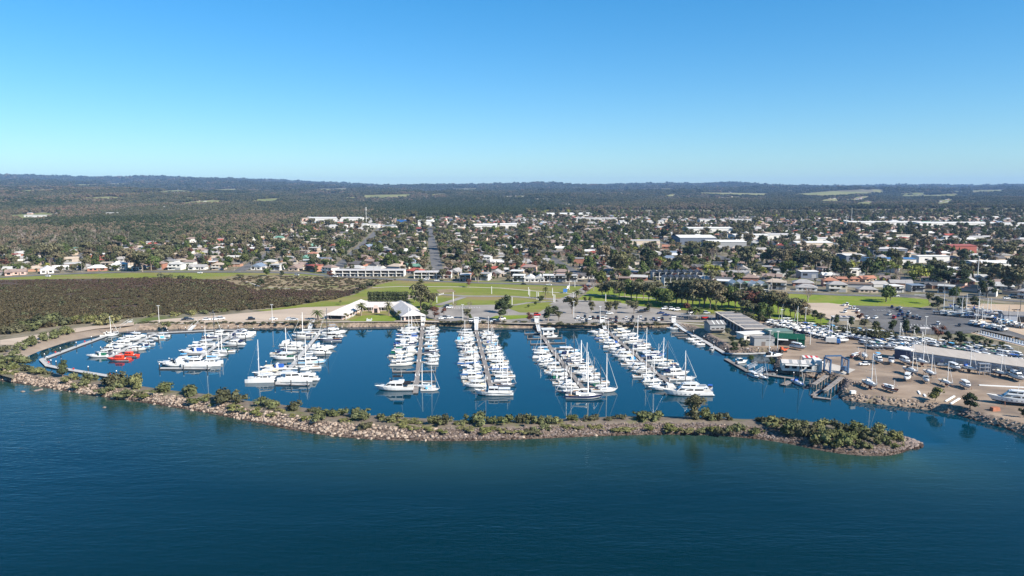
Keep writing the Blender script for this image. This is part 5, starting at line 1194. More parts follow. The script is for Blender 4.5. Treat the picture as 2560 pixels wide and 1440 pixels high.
# the long store behind the boats on stands
a, b = P3((2268, 900)), P3((2620, 952)); c = (a + b) / 2; ang = math.atan2((b - a).y, (b - a).x); L = (b - a).length
ls = thing('long_store', 'long low store with tan roof and shade-tinted blue-grey wall behind the propped boats', 'storage shed', (c.x, c.y, LAND), ang); MB().box(-L / 2, L / 2, 0, 9, -.3, 4.3).build('wall', M['shed_wall'], ls)  # blue-grey of this wall is shade put into its colour
MB().prism([(-L / 2 - .3, -.6), (L / 2 + .3, -.6), (L / 2 + .3, 9.6), (-L / 2 - .3, 9.6)], 4.32, 4.4).poly([(-L / 2 - .3, -.6, 4.42), (L / 2 + .3, -.6, 4.42), (L / 2 + .3, 9.6, 5.9), (-L / 2 - .3, 9.6, 5.9)]).poly([(L / 2 + .3, 9.6, 4.4), (-L / 2 - .3, 9.6, 4.4), (-L / 2 - .3, 9.6, 5.9), (L / 2 + .3, 9.6, 5.9)]).poly([(-L / 2 - .3, -.6, 4.4), (-L / 2 - .3, -.6, 4.42), (-L / 2 - .3, 9.6, 5.9), (-L / 2 - .3, 9.6, 4.4)]).build('roof', M['shed_roof'], ls)
for k in range(12): MB().box(-L / 2 + 2.0 + k * L / 12.2, -L / 2 + 5.2 + k * L / 12.2, -.05, 0, 0, 3.2).build('roller_door', M['wall_grey'], ls)
rt = thing('store_front', 'white-roofed open bay at the near end of the long store', 'shed', (*P3((2254, 901)), LAND), ang); MB().box(-3.8, 3.4, 1, 8, 4.6, 5.0).build('roof', M['wall_white'], rt); MB().box(-3.6, 3.2, 1.2, 7.8, -.2, 4.6).build('wall', M['wall_navy'], rt)
# the boat hoist
h = thing('boat_hoist', 'blue steel travelling boat hoist straddling the slip', 'boat hoist', (*P3((2089, 934)), LAND), .08)
for x in (-3.9, 3.9):
    for y in (-2.6, 2.6):
        MB().box(x - .3, x + .3, y - .3, y + .3, .9, 6.2).build('leg', M['hoist'], h); MB().tube((x - .35, y, .5), (x + .35, y, .5), .55, n=10).build('wheel', M['tyre'], h)
    MB().box(x - .28, x + .28, -3, 3, 6.2, 6.8).build('side_beam', M['hoist'], h); MB().box(x - .25, x + .25, -2.3, 2.3, 1.0, 1.5).build('sill_beam', M['hoist'], h)
    for y0, y1 in ((-2.4, 0), (2.4, 0)): MB().tube((x, y0, 1.5), (x, y1, 6.2), .12, n=4).build('brace', M['hoist'], h)
MB().box(-3.6, 3.6, 2.4, 3.0, 6.82, 7.4).build('cross_beam', M['hoist'], h); MB().box(3.3, 4.6, -1, 1, 1.5, 3).build('engine_box', M['hoist'], h)
for k, (p0, p1) in enumerate([((2034, 962), (2068, 938)), ((2062, 977), (2104, 944))]):
    A, B_ = Vector((*G(*p0, 2.2), 0)), Vector((*G(*p1, 2.2), 0)); d = (B_ - A); n = Vector((-d.y, d.x, 0)).normalized() * .9
    pr = thing('hoist_pier', '%s timber pier of the boat hoist, on piles over the water' % ('shorter' if k == 0 else 'longer'), 'pier'); MB().prism([(A - n)[:2], (B_ - n)[:2], (B_ + n)[:2], (A + n)[:2]], 2.1, 2.42).build('deck', M['timber'], pr)
    for j in range(5):
        for s in (-1, 1): q = A.lerp(B_, .06 + j * .2) + n * s * .85; MB().tube((q.x, q.y, -2), (q.x, q.y, 2.6), .2, n=6).build('pile', M['pile_wood'], pr)
for k, (x, y) in enumerate([(2024, 966), (2010, 950), (1961, 960)]):
    q = G(x, y, .5); o = MB().tube((0, 0, -2), (0, 0, 3.2), .22, n=6).build('mooring_pile', M['pile_wood']); o.location = (q[0], q[1], 0); tag(o, ['lone timber pile just left of the hoist piers', 'timber pile by the blue-covered yacht', 'timber pile at the short finger pontoon'][k], 'pile')

# ------------------------------------------------------------------ vehicles
M['tail'] = mat('tail_lamp', (0.4, 0.02, 0.02), 0.3); M['lamp'] = mat('head_lamp', (0.7, 0.7, 0.68), 0.2)
for n, c in dict(car_white=(0.74, 0.74, 0.73), car_silver=(0.42, 0.43, 0.44), car_black=(0.018, 0.018, 0.02), car_blue=(0.02, 0.04, 0.13), car_red=(0.42, 0.02, 0.02), car_grey=(0.12, 0.125, 0.13)).items(): M[n] = mat(n, c, 0.25, 0.0, 0.6)
def car_kind(tall=False, ute=False):
    pr = Proto(); h = 1.05 if tall else .9
    pr.add('body', MB().prism([(-2.2, -.88), (2.2, -.85), (2.2, .85), (-2.2, .88)], .28, h, 0, [(-2.15, -.85), (2.05, -.8), (2.05, .8), (-2.15, .85)]), M['car_white'], 'paint')
    x0, x1 = (-.5, 1.0) if ute else ((-2.1, 1.1) if tall else (-1.7, 1.0)); t = 1.85 if tall else 1.45
    c = pr.add('cabin', MB().prism([(x0, -.82), (x1, -.8), (x1, .8), (x0, .82)], h, t, 0, [(x0 + .25, -.65), (x1 - .75, -.65), (x1 - .75, .65), (x0 + .25, .65)]), M['glass'])
    pr.add('roof_panel', MB().prism([(x0 + .22, -.66), (x1 - .72, -.66), (x1 - .72, .66), (x0 + .22, .66)], t, t + .05), M['car_white'], 'paint', sub=c)
    for x in (-1.35, 1.35):
        for y in (-.82, .82): pr.add('wheel', MB().tube((x, y - .1, .33), (x, y + .1, .33), .33, n=8), M['tyre'])
    for y in (-.6, .6): pr.add('headlight', MB().box(2.12, 2.22, y - .18, y + .18, .6, .75), M['lamp']); pr.add('tail_lamp', MB().box(-2.24, -2.16, y - .15, y + .15, .6, .8), M['tail'])
    return pr
CARS = {'s': (car_kind(), 'sedan'), 't': (car_kind(True), 'wagon'), 'u': (car_kind(False, True), 'ute')}
CCOL = dict(w=('white', 'car_white'), k=('black', 'car_black'), b=('dark blue', 'car_blue'), r=('red', 'car_red'), g=('grey', 'car_grey'), s=('silver', 'car_silver'))
def park(px, kind, col, label, rz, group=None, z=.26):
    p = G(*px); pr, w = CARS[kind]; cw, cm = CCOL[col]; return pr.place('parked_car', '%s %s %s' % (cw, w, label), 'car', (p[0], p[1], LAND + z), rz, group, 1.0, {'paint': M[cm]})
rr = random.Random(77)
def car_row(spec, where, rz, group, z=.26):
    for i, (x, y, t, c) in enumerate(spec): park((x, y), t, c, 'parked %s, %s from the left' % (where, nth(i + 1)), rz + rr.uniform(-.15, .15) + (math.pi if rr.random() < .4 else 0), group, z)
car_row([(463, 801, 't', 'k'), (476, 801, 's', 'g'), (517, 801, 's', 'w'), (540, 800, 's', 'w'), (553, 799, 't', 'w'), (629, 800, 't', 'k'), (684, 800, 's', 'w'), (724, 800, 's', 'w'), (736, 801, 's', 's')], 'on the gravel lot', .3, 'cars on the gravel lot', .14)
car_row([(1445, 797, 's', 'w'), (1457, 801, 's', 'w'), (1462, 796, 't', 'k'), (1475, 800, 't', 'w'), (1482, 798, 't', 'k'), (1495, 797, 't', 'k'), (1507, 799, 't', 'k'), (1515, 798, 't', 'w'), (1526, 801, 's', 'g'), (1541, 798, 't', 'k'), (1566, 798, 's', 'w'), (1582, 798, 't', 'k'), (1602, 798, 't', 'w'), (1614, 802, 's', 'k'), (1634, 801, 's', 'b'), (1646, 802, 't', 'w'), (1655, 801, 't', 'k')], 'in the quay car park', 1.4, 'cars in the quay car park')
car_row([(1466, 807, 't', 'k'), (1540, 806, 't', 'k'), (1578, 806, 't', 'k')], 'at the water edge of the quay car park', 1.4, 'cars along the quay edge')
car_row([(1116, 769, 't', 'k'), (1124, 771, 't', 'w')], 'at the corner of the club car park', .1, 'cars by the clubhouse'); car_row([(1105, 798, 's', 'w'), (1114, 797, 't', 'g'), (1124, 797, 's', 'w'), (1181, 805, 't', 'w'), (1192, 806, 't', 's'), (1234, 806, 's', 'w'), (1243, 807, 's', 'k'), (1255, 800, 't', 'w')], 'beside the quay near the club', .35, 'cars beside the quay near the club')
park((1343, 790), 't', 'r', 'parked near the trees at the head of the sixth jetty', .1); park((1762, 797), 't', 'r', 'beside the long dark-sided building', .2); park((1524, 786), 's', 'w', 'alone in the upper quay car park', .1)
car_row([(1602, 782, 't', 'k'), (1617, 779, 't', 'g'), (1652, 785, 'u', 'b'), (1665, 790, 'u', 'b'), (1661, 774, 't', 'w'), (1680, 775, 't', 'w'), (1692, 777, 't', 'w'), (1711, 793, 't', 'w'), (1718, 790, 's', 'w'), (1728, 784, 't', 'w'), (1766, 785, 't', 's')], 'below the park trees', .2, 'cars below the park trees')
car_row([(2110, 765, 'u', 'w'), (2118, 764, 't', 'w'), (2124, 773, 't', 'w'), (2135, 774, 't', 'w'), (2112, 782, 't', 'w'), (2144, 780, 't', 'w'), (2168, 798, 't', 'w'), (2188, 797, 's', 'w'), (2222, 789, 't', 's'), (2230, 771, 't', 'b'), (2244, 776, 't', 'k'), (2250, 772, 's', 's'), (2252, 781, 't', 'b'), (2235, 797, 't', 'r'), (2246, 792, 't', 'b'), (2256, 789, 't', 'b'), (2262, 800, 't', 'k'), (2268, 793, 't', 'k'), (2272, 786, 't', 's'), (2282, 797, 't', 'k'), (2292, 796, 't', 's'), (2300, 800, 't', 'g'), (2264, 805, 's', 'w'), (2345, 813, 't', 'w'), (2398, 816, 'u', 'k')], 'in the ramp car park', .9, 'cars in the ramp car park')
park((2160, 914), 's', 'w', 'on the open yard near the red boat frame', math.pi); park((2051, 910), 't', 'w', 'van-like beside the marina office', .6)
car_row([(120, 692, 's', 'w'), (500, 684, 't', 'w'), (742, 689, 's', 's'), (838, 693, 't', 'w'), (1066, 700, 't', 'w'), (1092, 703, 's', 'w'), (1310, 712, 's', 'k'), (1372, 714, 's', 'w'), (1594, 722, 's', 'w'), (1800, 727, 's', 'k'), (1897, 735, 't', 'b'), (1912, 735, 't', 'b'), (2240, 742, 's', 'w'), (2516, 748, 'u', 'w'), (2530, 742, 't', 'w'), (2548, 743, 't', 'w')], 'along the esplanade', -.2, 'cars along the esplanade')
tx = thing('tractor', 'orange tractor standing near the dark green shed', 'tractor', (*P3((1957, 881)), LAND + .06), .3); MB().box(-.4, 1.8, -.45, .45, .8, 1.7).build('bonnet', M['tractor'], tx); MB().box(-1.3, -.3, -.7, .7, 1.0, 2.7).build('cab', M['tractor'], tx)
for x, y, r_ in ((-1.0, -.8, .8), (-1.0, .8, .8), (1.4, -.7, .5), (1.4, .7, .5)): MB().tube((x, y - .2, r_), (x, y + .2, r_), r_, n=10).build('wheel', M['tyre'], tx)
MB().tube((1.6, 0, 1.2), (3.4, 0, 1.9), .15, n=4).build('loader_arm', M['tractor'], tx)
tk = thing('flatbed_truck', 'white box truck with blue cab at the edge of the stored boats', 'truck', (*P3((2082, 860)), LAND + .06), -.35); MB().box(-3.4, 1.6, -1.2, 1.2, 1.0, 3.3).build('box', M['wall_white'], tk); MB().box(1.7, 3.4, -1.1, 1.1, .7, 2.6).build('cab', M['midblue'], tk)
for x in (-2.4, 2.5):
    for y in (-1, 1): MB().tube((x, y - .15, .5), (x, y + .15, .5), .5, n=9).build('wheel', M['tyre'], tk)

# ------------------------------------------------------------------ boats ashore
M['galv'] = mat('galvanised', (0.32, 0.32, 0.33), 0.5, .3); M['rust'] = noisy('rusty_steel', (0.16, 0.075, 0.05), (0.24, 0.12, 0.08), 1.0)
TR = Proto(); TR.add('frame', MB().box(-3.0, 2.4, -.8, -.7, .45, .58).box(-3.0, 2.4, .7, .8, .45, .58).box(-3.0, -2.9, -.8, .8, .45, .58).box(.2, .3, -.8, .8, .45, .58).prism([(2.3, -.8), (4.2, -.05), (4.2, .05), (2.3, .8)], .44, .56), M['galv'])
for x in (-1.2, -.4):
    for y in (-1.0, 1.0): TR.add('wheel', MB().tube((x, y - .1, .33), (x, y + .1, .33), .33, n=8), M['tyre'])
TR.add('jockey_wheel', MB().tube((4.0, 0, 0), (4.0, 0, .7), .06, n=4), M['galv'])
CRADLE = Proto()
for x in (-2.2, 1.6):
    for y in (-1.3, 1.3): CRADLE.add('prop', MB().tube((x, y * 1.35, 0), (x, y, 2.2), .07, n=4), M['rust'])
    CRADLE.add('keel_block', MB().box(x - .3, x + .3, -.4, .4, 0, .35), M['timber'])
def ashore(kind, px, L, rz, desc, where, group, hull=None, canvas=None, trailer=True, rng=None, mast=True, proptype=None):
    q = rng or rr; p = G(*px); s = L / KINDS[kind][3]; lift = (.55 + .45 * s) if trailer else (1.95 * s if kind in 'SK' else .75 * s + .5)
    sk = () if mast else ('mast', 'cover', 'jib')
    boat(kind, p, rz, L, where, group, q, hull, canvas, LAND + .06 + lift, None if desc is None else desc, sk, None, {'keel': M[q.choice(('anti_red', 'anti_blue', 'anti_black'))]})
    ztr = LAND + .1
    if trailer: TR.place('boat_trailer', 'galvanised trailer under the boat ' + where, 'trailer', (p[0], p[1], ztr), rz, 'boat trailers', (L / 6.2, L / 6.2 * .9, 1.0))
    else: CRADLE.place('boat_cradle', 'props under the boat ' + where.replace('propped ', ''), 'cradle', (p[0], p[1], ztr), rz, 'boat props', (L / 9, L / 9, max(.6, lift / 1.6)))
STAND = [('S', (2175, 972), 9.5, -1.5, 'with tall mast, nearest the hoist slip'), ('W', (2226, 980), 8.5, -1.35, 'old with rusty red sides, second from the slip'), ('D', (2267, 953), 7.5, -2.2, 'behind the old red-sided boat'), ('S', (2277, 938), 9.5, -1.5, 'with tall mast behind the small cruiser'), ('E', (2316, 958), 7.0, -1.9, 'third in the front line of propped boats'), ('S', (2325, 943), 9.0, -1.6, 'dark-decked yacht in the middle of the yard'),
         ('S', (2365, 966), 8.0, -1.5, 'fourth in the front line of propped boats'), ('D', (2415, 972), 7.5, -1.7, 'last in the front line of propped boats'), ('S', (2304, 915), 9.5, -1.4, 'close to the wall at the west end of the long store'), ('D', (2387, 927), 8.0, -1.5, 'midway along the wall of the long store'), ('S', (2421, 931), 9.0, -1.4, 'with blue cover along the wall of the long store'), ('R', (2360, 921), 5.5, -.4, 'small one near the store wall'), ('S', (2499, 941), 7.5, -1.5, 'toward the east end of the store wall'), ('F', (2541, 951), 10.5, -1.6, 'large one at the east end of the store wall'),
         ('F', (2196, 908), 9.5, -1.7, 'beside the open bay of the long store'), ('E', (2228, 911), 8.0, -2.0, 'at the front of the open bay'), ('D', (2264, 911), 8.0, -1.6, 'under the near corner of the long store'), ('S', (2161, 900), 9.0, -1.9, 'beside the rusty frame')]
for k, (kd, px, L, rz, where) in enumerate(STAND):
    h = ('white', 'white') if k != 1 else ('red-sided', 'maroon'); ashore(kd, px, L, rz, '%s %s, %s' % (h[0], KINDS[kd][2], where), 'propped %s' % where, 'boats propped in the yard', h, ('blue', 'canvas_blue') if 'blue cover' in where else None, False)
ashore('Y', (2532, 1012), 17, 2.75, 'large white motor yacht standing on the hard at the right edge of the yard', 'large motor yacht at the edge of the yard', None, ('white', 'white'), None, False)
ashore('D', (1996, 875), 8.5, -.9, 'white cruiser propped in front of the dark green shed', 'in front of the dark green shed', None, ('white', 'white'), None, False); ashore('E', (1935, 897), 9.0, .15, 'long white hull lying above the timber work pontoon', 'above the work pontoon', None, ('white', 'white'), None, False)
ashore('W', (2140, 895), 8.0, .6, 'half-built hull in a rusty frame in the yard', 'in the rusty frame', None, ('rusty', 'maroon'), None, False)
ROWS = [('in long row behind green sheds', (1925, 812), (2100, 856), 24, 'EDRSDFEDRDE', 7.5, -2.7, 0), ('in the back line of the long row', (1948, 808), (2108, 848), 20, 'DREDRSR', 7.0, -2.7, 0), ('in the row under the hedge', (2062, 826), (2120, 832), 6, 'DDEDR', 6.5, -1.4, 0), ('in hedge row past blue cover', (2152, 834), (2192, 838), 4, 'DRD', 6.5, -1.4, 0), ('under the dark trees', (2210, 841), (2232, 843), 2, 'RD', 6.0, -1.4, 0),
        ('around the blue-covered yacht', (2113, 847), (2166, 852), 5, 'DESRE', 7.0, -1.0, 0), ('in the middle storage row', (2160, 862), (2296, 868), 15, 'REDRRER', 6.3, -1.2, 0), ('in the front storage row', (2176, 872), (2300, 877), 13, 'RDRERS', 6.3, -1.2, 0), ('in the upper storage row', (2235, 856), (2335, 862), 10, 'DRDSD', 6.5, -1.3, 0), ('beside the small trees', (2335, 868), (2385, 866), 5, 'DRSRD', 6.5, -1.2, 0),
        ('in line behind long store', (2385, 876), (2545, 893), 17, 'RDRDERD', 6.2, -1.3, 0), ('in second line behind store', (2345, 882), (2545, 905), 19, 'RERDR', 6.0, -1.2, 0), ('in the far line behind the store', (2420, 868), (2520, 878), 8, 'DRD', 6.0, -1.3, 0),
        ('in front row of far boat park', (2430, 812), (2515, 829), 12, 'ERSRD', 6.5, .6, 1), ('in middle row of far boat park', (2355, 788), (2475, 800), 12, 'SDESR', 7.5, -.4, 1), ('in back row of far boat park', (2385, 778), (2545, 793), 12, 'SDSER', 7.5, -.6, 1), ('by blue shed in far park', (2488, 806), (2560, 822), 8, 'RRSR', 5.5, .5, 1)]
for (where, p0, p1, n, kinds, L, rz, far) in ROWS:
    for i in range(n):
        u = i / max(1, n - 1); kd = rr.choice(kinds); px = (p0[0] + (p1[0] - p0[0]) * u + rr.uniform(-1.5, 1.5), p0[1] + (p1[1] - p0[1]) * u + rr.uniform(-1, 1))
        ashore(kd, px, L * rr.uniform(.85, 1.15) * (1.25 if kd == 'S' else 1), rz + rr.uniform(-.15, .15), None, '%s %s' % (nth(i + 1), where), 'boats stored ashore', None, None, kd != 'S', rr, True)
# loose gear on the yard
def gear(name, label, cat, px, mb, m, rz=0.0):
    p = G(*px); o = mb.build(name, m); o.location = (p[0], p[1], LAND + .05); o.rotation_euler.z = rz; return tag(o, label, cat)
for k, (x, y, L, a) in enumerate([(2298, 983, 5, 1.2), (2312, 990, 3.5, 1.2), (2340, 990, 9, .7), (2375, 998, 10, .75), (2388, 1004, 10, .75), (2525, 968, 22, -.22)]):
    gear('timber_beam', ['short white beam lying behind the bushy yard tree', 'shorter beam beside the bushy yard tree', 'beam half hidden under the bushy yard tree', 'long pale beam between the two yard trees', 'second long pale beam between the two yard trees', 'very long pale spar lying near the motor yacht'][k], 'beam', (x, y), MB().box(-L / 2, L / 2, -.3, .3, 0, .35), M['cap'] if k != 2 else M['timber'], a)
gear('storage_box', 'white box standing on the point below the propped yachts', 'box', (2132, 984), MB().box(-1, 1, -.6, .6, 0, 1.0).box(-1.05, 1.05, -.65, .65, 1.0, 1.1), M['wall_white'], .1); gear('concrete_block', 'brown block lying in front of the large motor yacht ashore', 'block', (2487, 1027), MB().prism([(-1.6, -.8), (1.6, -.8), (1.6, .8), (-1.6, .8)], 0, 1.3, 0, [(-1.4, -.7), (1.4, -.7), (1.4, .7), (-1.4, .7)]), M['brick'], .2)
tr = thing('steel_rack', 'tall grey steel rack standing by the long store wall', 'rack', (*P3((2459, 937)), LAND), -.2)
for x in (-2, 0, 2):
    for y in (-1, 1): MB().box(x - .1, x + .1, y - .1, y + .1, 0, 5).build('upright', M['galv'], tr)
for z in (1.6, 3.2, 4.8): MB().box(-2.2, 2.2, -1.15, 1.15, z, z + .12).build('shelf', M['galv'], tr)
rk = thing('rubble_heap', 'heap of broken concrete on the point by the hoist', 'rubble', (*P3((2150, 962)), LAND))
for k in range(26): o = obj('rock', ROCKS['pink' if k % 3 else 'grey'][k % 6], rk); o.location = (rr.uniform(-3.5, 3.5), rr.uniform(-2, 2), rr.uniform(.1, .8)); o.rotation_euler = (rr.random() * 3, rr.random() * 3, rr.random() * 6); o.scale = (.55,) * 3
bs = thing('blue_shed', 'blue-grey shed with dark doorway at the far boat park', 'shed', (*P3((2545, 803)), LAND), -.25); gable(bs, 18, 9, 4.2, 1.6, M['shed_wall'], M['roof_grey'], .4); MB().box(-2, 3, -4.56, -4.5, 0, 3.4).build('door', M['darkin'], bs)
kb = thing('toilet_block', 'low white-roofed block with solar panels beside the parking field', 'building', (*P3((2107, 801)), LAND), -.1); MB().box(-6, 6, -2.5, 2.5, -.2, 2.2).build('wall', M['wall_grey'], kb); rf = MB().box(-6.5, 6.5, -3, 3, 2.2, 2.4).build('roof', M['roof_pale'], kb)
for x in (-3, 0.5, 4): MB().box(x - 1, x + 1, -2.6, 2.2, 2.42, 2.52).build('solar_panel', M['wall_navy'], rf)
rs = thing('ramp_shelter', 'small white-roofed shelter among the dark trees by the ramp', 'shelter', (*P3((2298, 832)), LAND), -.15); MB().box(-5, 5, -2.5, 2.5, 2.7, 2.9).build('roof', M['roof_pale'], rs)
for x in (-4.5, 4.5):
    for y in (-2.2, 2.2): MB().box(x - .12, x + .12, y - .12, y + .12, 0, 2.7).build('post', M['timber'], rs)
# launching ramp jetties with white boards
FB = MB().box(-.55, .55, -.08, .08, 1.0, 2.5).mesh('fender_board', M['cap'])
for k, (a, b) in enumerate([((2420, 826), (2600, 872)), ((2488, 820), (2640, 856))]):
    A, B_ = Vector((*G(*a, 1.0), 0)), Vector((*G(*b, 1.0), 0)); d = (B_ - A); n = Vector((-d.y, d.x, 0)).normalized() * 1.0
    jt = thing('ramp_jetty', '%s launching-ramp jetty lined with white boards' % ('nearer' if k == 0 else 'farther'), 'jetty'); MB().prism([(A - n)[:2], (B_ - n)[:2], (B_ + n)[:2], (A + n)[:2]], .5, 1.0).build('deck', M['cap'], jt)
    for j in range(26):
        q = A.lerp(B_, (j + .5) / 26); ang = math.atan2(d.y, d.x)
        obj('fender_board', FB, jt, (q.x + n.x * .98, q.y + n.y * .98, 0), ang)

# ------------------------------------------------------------------ posts, lamps and signs
M['pole'] = mat('pole_white', (0.58, 0.57, 0.55), 0.5); M['pole_wood'] = mat('power_pole', (0.30, 0.26, 0.23), 0.8)
LP = Proto(); LP.add('post', MB().tube((0, 0, 0), (0, 0, 10), .2, .14, 6), M['pole']); LP.add('lamp_head', MB().box(-.9, .9, -.25, .25, 10, 10.25), M['pole'])
QL = [(398, 807, 'near the west gangway'), (681, 804, 'on the quay left of the third jetty'), (1157, 804, 'on the quay between the fourth and fifth jetties'), (1500, 809, 'on the quay at the seventh jetty'), (1434, 795, 'in the quay car park'), (1433, 770, 'in the upper car park'), (1953, 818, 'behind the green sheds'), (2013, 812, 'beside the hedge behind the stored boats'), (2025, 862, 'beside the tractor shed'), (2313, 838, 'by the ramp shelter'), (1923, 878, 'in front of the grey shed'), (1943, 880, 'beside the tractor')]
for (x, y, t) in QL: p = G(x, y); LP.place('lamp_post', 'tall white lamp post ' + t, 'lamp post', (p[0], p[1], LAND + .05), 0, 'lamp posts of the marina', (.9, .9, 1.0))
WP = Proto(); WP.add('post', MB().tube((0, 0, 0), (0, 0, 5.5), .26, .24, 7), M['pole']); WP.add('post_cap', MB().tube((0, 0, 5.5), (0, 0, 5.7), .3, .12, 7), M['pole'])
for k, (x, y) in enumerate([(1133, 750), (1133, 760), (1092, 757), (1229, 735), (1270, 758), (1280, 763), (1321, 737), (1324, 743), (1342, 749), (1346, 751), (1381, 739), (1384, 756), (1387, 757), (1423, 725), (1437, 718), (1514, 755)]):
    p = G(x, y); WP.place('white_post', 'plain white post on the park lawn, %s counting from the left' % nth(k + 1), 'post', (p[0], p[1], LAND + .05), 0, 'white posts on the park lawn')
PP = Proto(); PP.add('post', MB().tube((0, 0, 0), (0, 0, 10), .17, .12, 5), M['pole_wood']); PP.add('cross_arm', MB().box(-1.2, 1.2, -.08, .08, 9.1, 9.3), M['pole_wood'])
for k, x in enumerate([205, 305, 328, 586, 630, 700, 880, 902, 915, 935, 1067, 1085, 1374, 1480, 1580, 1634, 1760, 1930, 2040, 2262, 2360, 2442, 2468, 2548]):
    y = np.interp(x, [0, 330, 640, 830, 1000, 1430, 1700, 1900, 2260, 2560], [690, 676, 677, 687, 695, 709, 715, 724, 735, 745]); p = G(x, float(y)); PP.place('power_pole', 'wooden power pole along the esplanade, %s from the left' % nth(k + 1), 'power pole', (p[0], p[1], LAND), .3, 'power poles along the esplanade')
sg = thing('park_sign', 'blue and white sign board beside the access road', 'sign', (*P3((1413, 733)), LAND), .3); MB().box(-1.6, 1.6, -.1, .1, .8, 3.4).build('board', M['midblue'], sg); MB().prism([(1.0, -.12), (2.4, -.12), (2.4, .12), (1.0, .12)], 3.4, 5.6, 0, [(2.0, -.12), (3.2, -.12), (3.2, .12), (2.0, .12)]).build('sail_panel', M['cap'], sg); MB().box(-1.2, -1.0, -.05, .05, 0, .8).build('post', M['pole'], sg); MB().box(1.0, 1.2, -.05, .05, 0, .8).build('post', M['pole'], sg)
# white rail fences
def fence(px, label, h=1.1, m='pole', step=3.0):
    Pq = [Vector(G(x, y)) for x, y in px]; rt = thing('rail_fence', label, 'fence')
    for a, b in zip(Pq, Pq[1:]):
        L = (b - a).length; ang = math.atan2((b - a).y, (b - a).x)
        for z in (.5, 1.0): obj('rail', MB().box(0, L, -.06, .06, z - .07, z + .07).mesh('rail', M[m]), rt, (a.x, a.y, LAND), ang)
        for k in range(int(L / step) + 1): q = a.lerp(b, k / max(1, int(L / step))); obj('post', MB().box(-.12, .12, -.12, .12, 0, h).mesh('post', M[m]), rt, (q.x, q.y, LAND), ang)
fence([(1076, 746), (1109, 736)], 'white post-and-rail fence beside the drive'); fence([(867, 799), (890, 788)], 'white picket railing at the edge of the club lawn', step=2.0); fence([(2287, 739), (2348, 741)], 'cream fence along the side street', m='skylight'); fence([(1975, 728), (2012, 730)], 'white paling fence before the green-gabled house', step=2.0)
ct = thing('phone_tower', 'tall grey telecom tower rising behind the warehouses', 'tower', (*P3((916, 566)), LAND)); MB().tube((0, 0, 0), (0, 0, 40), .6, .3, 6).build('mast', M['pole'], ct)
for z in (34, 38): MB().tube((0, 0, z), (0, 0, z + 2.0), 1.1, 1.1, 8).build('antenna_ring', M['pole'], ct)
for k, (x, y, h_, t) in enumerate([(1622, 552, 26, 'left of the shopping centre'), (2128, 560, 36, 'above the long white warehouses'), (2115, 575, 30, 'before the long white warehouses'), (2443, 700, 20, 'tall thin above the far boat park')]):
    rt = thing('radio_mast', 'thin pale mast standing ' + t if k < 3 else 'pale mast standing ' + t, 'mast', (*P3((x, y)), LAND)); MB().tube((0, 0, 0), (0, 0, h_), .5, .25, 5).build('pole', M['pole'], rt); MB().box(-.8, .8, -.8, .8, h_, h_ + .5).build('head', M['pole'], rt)
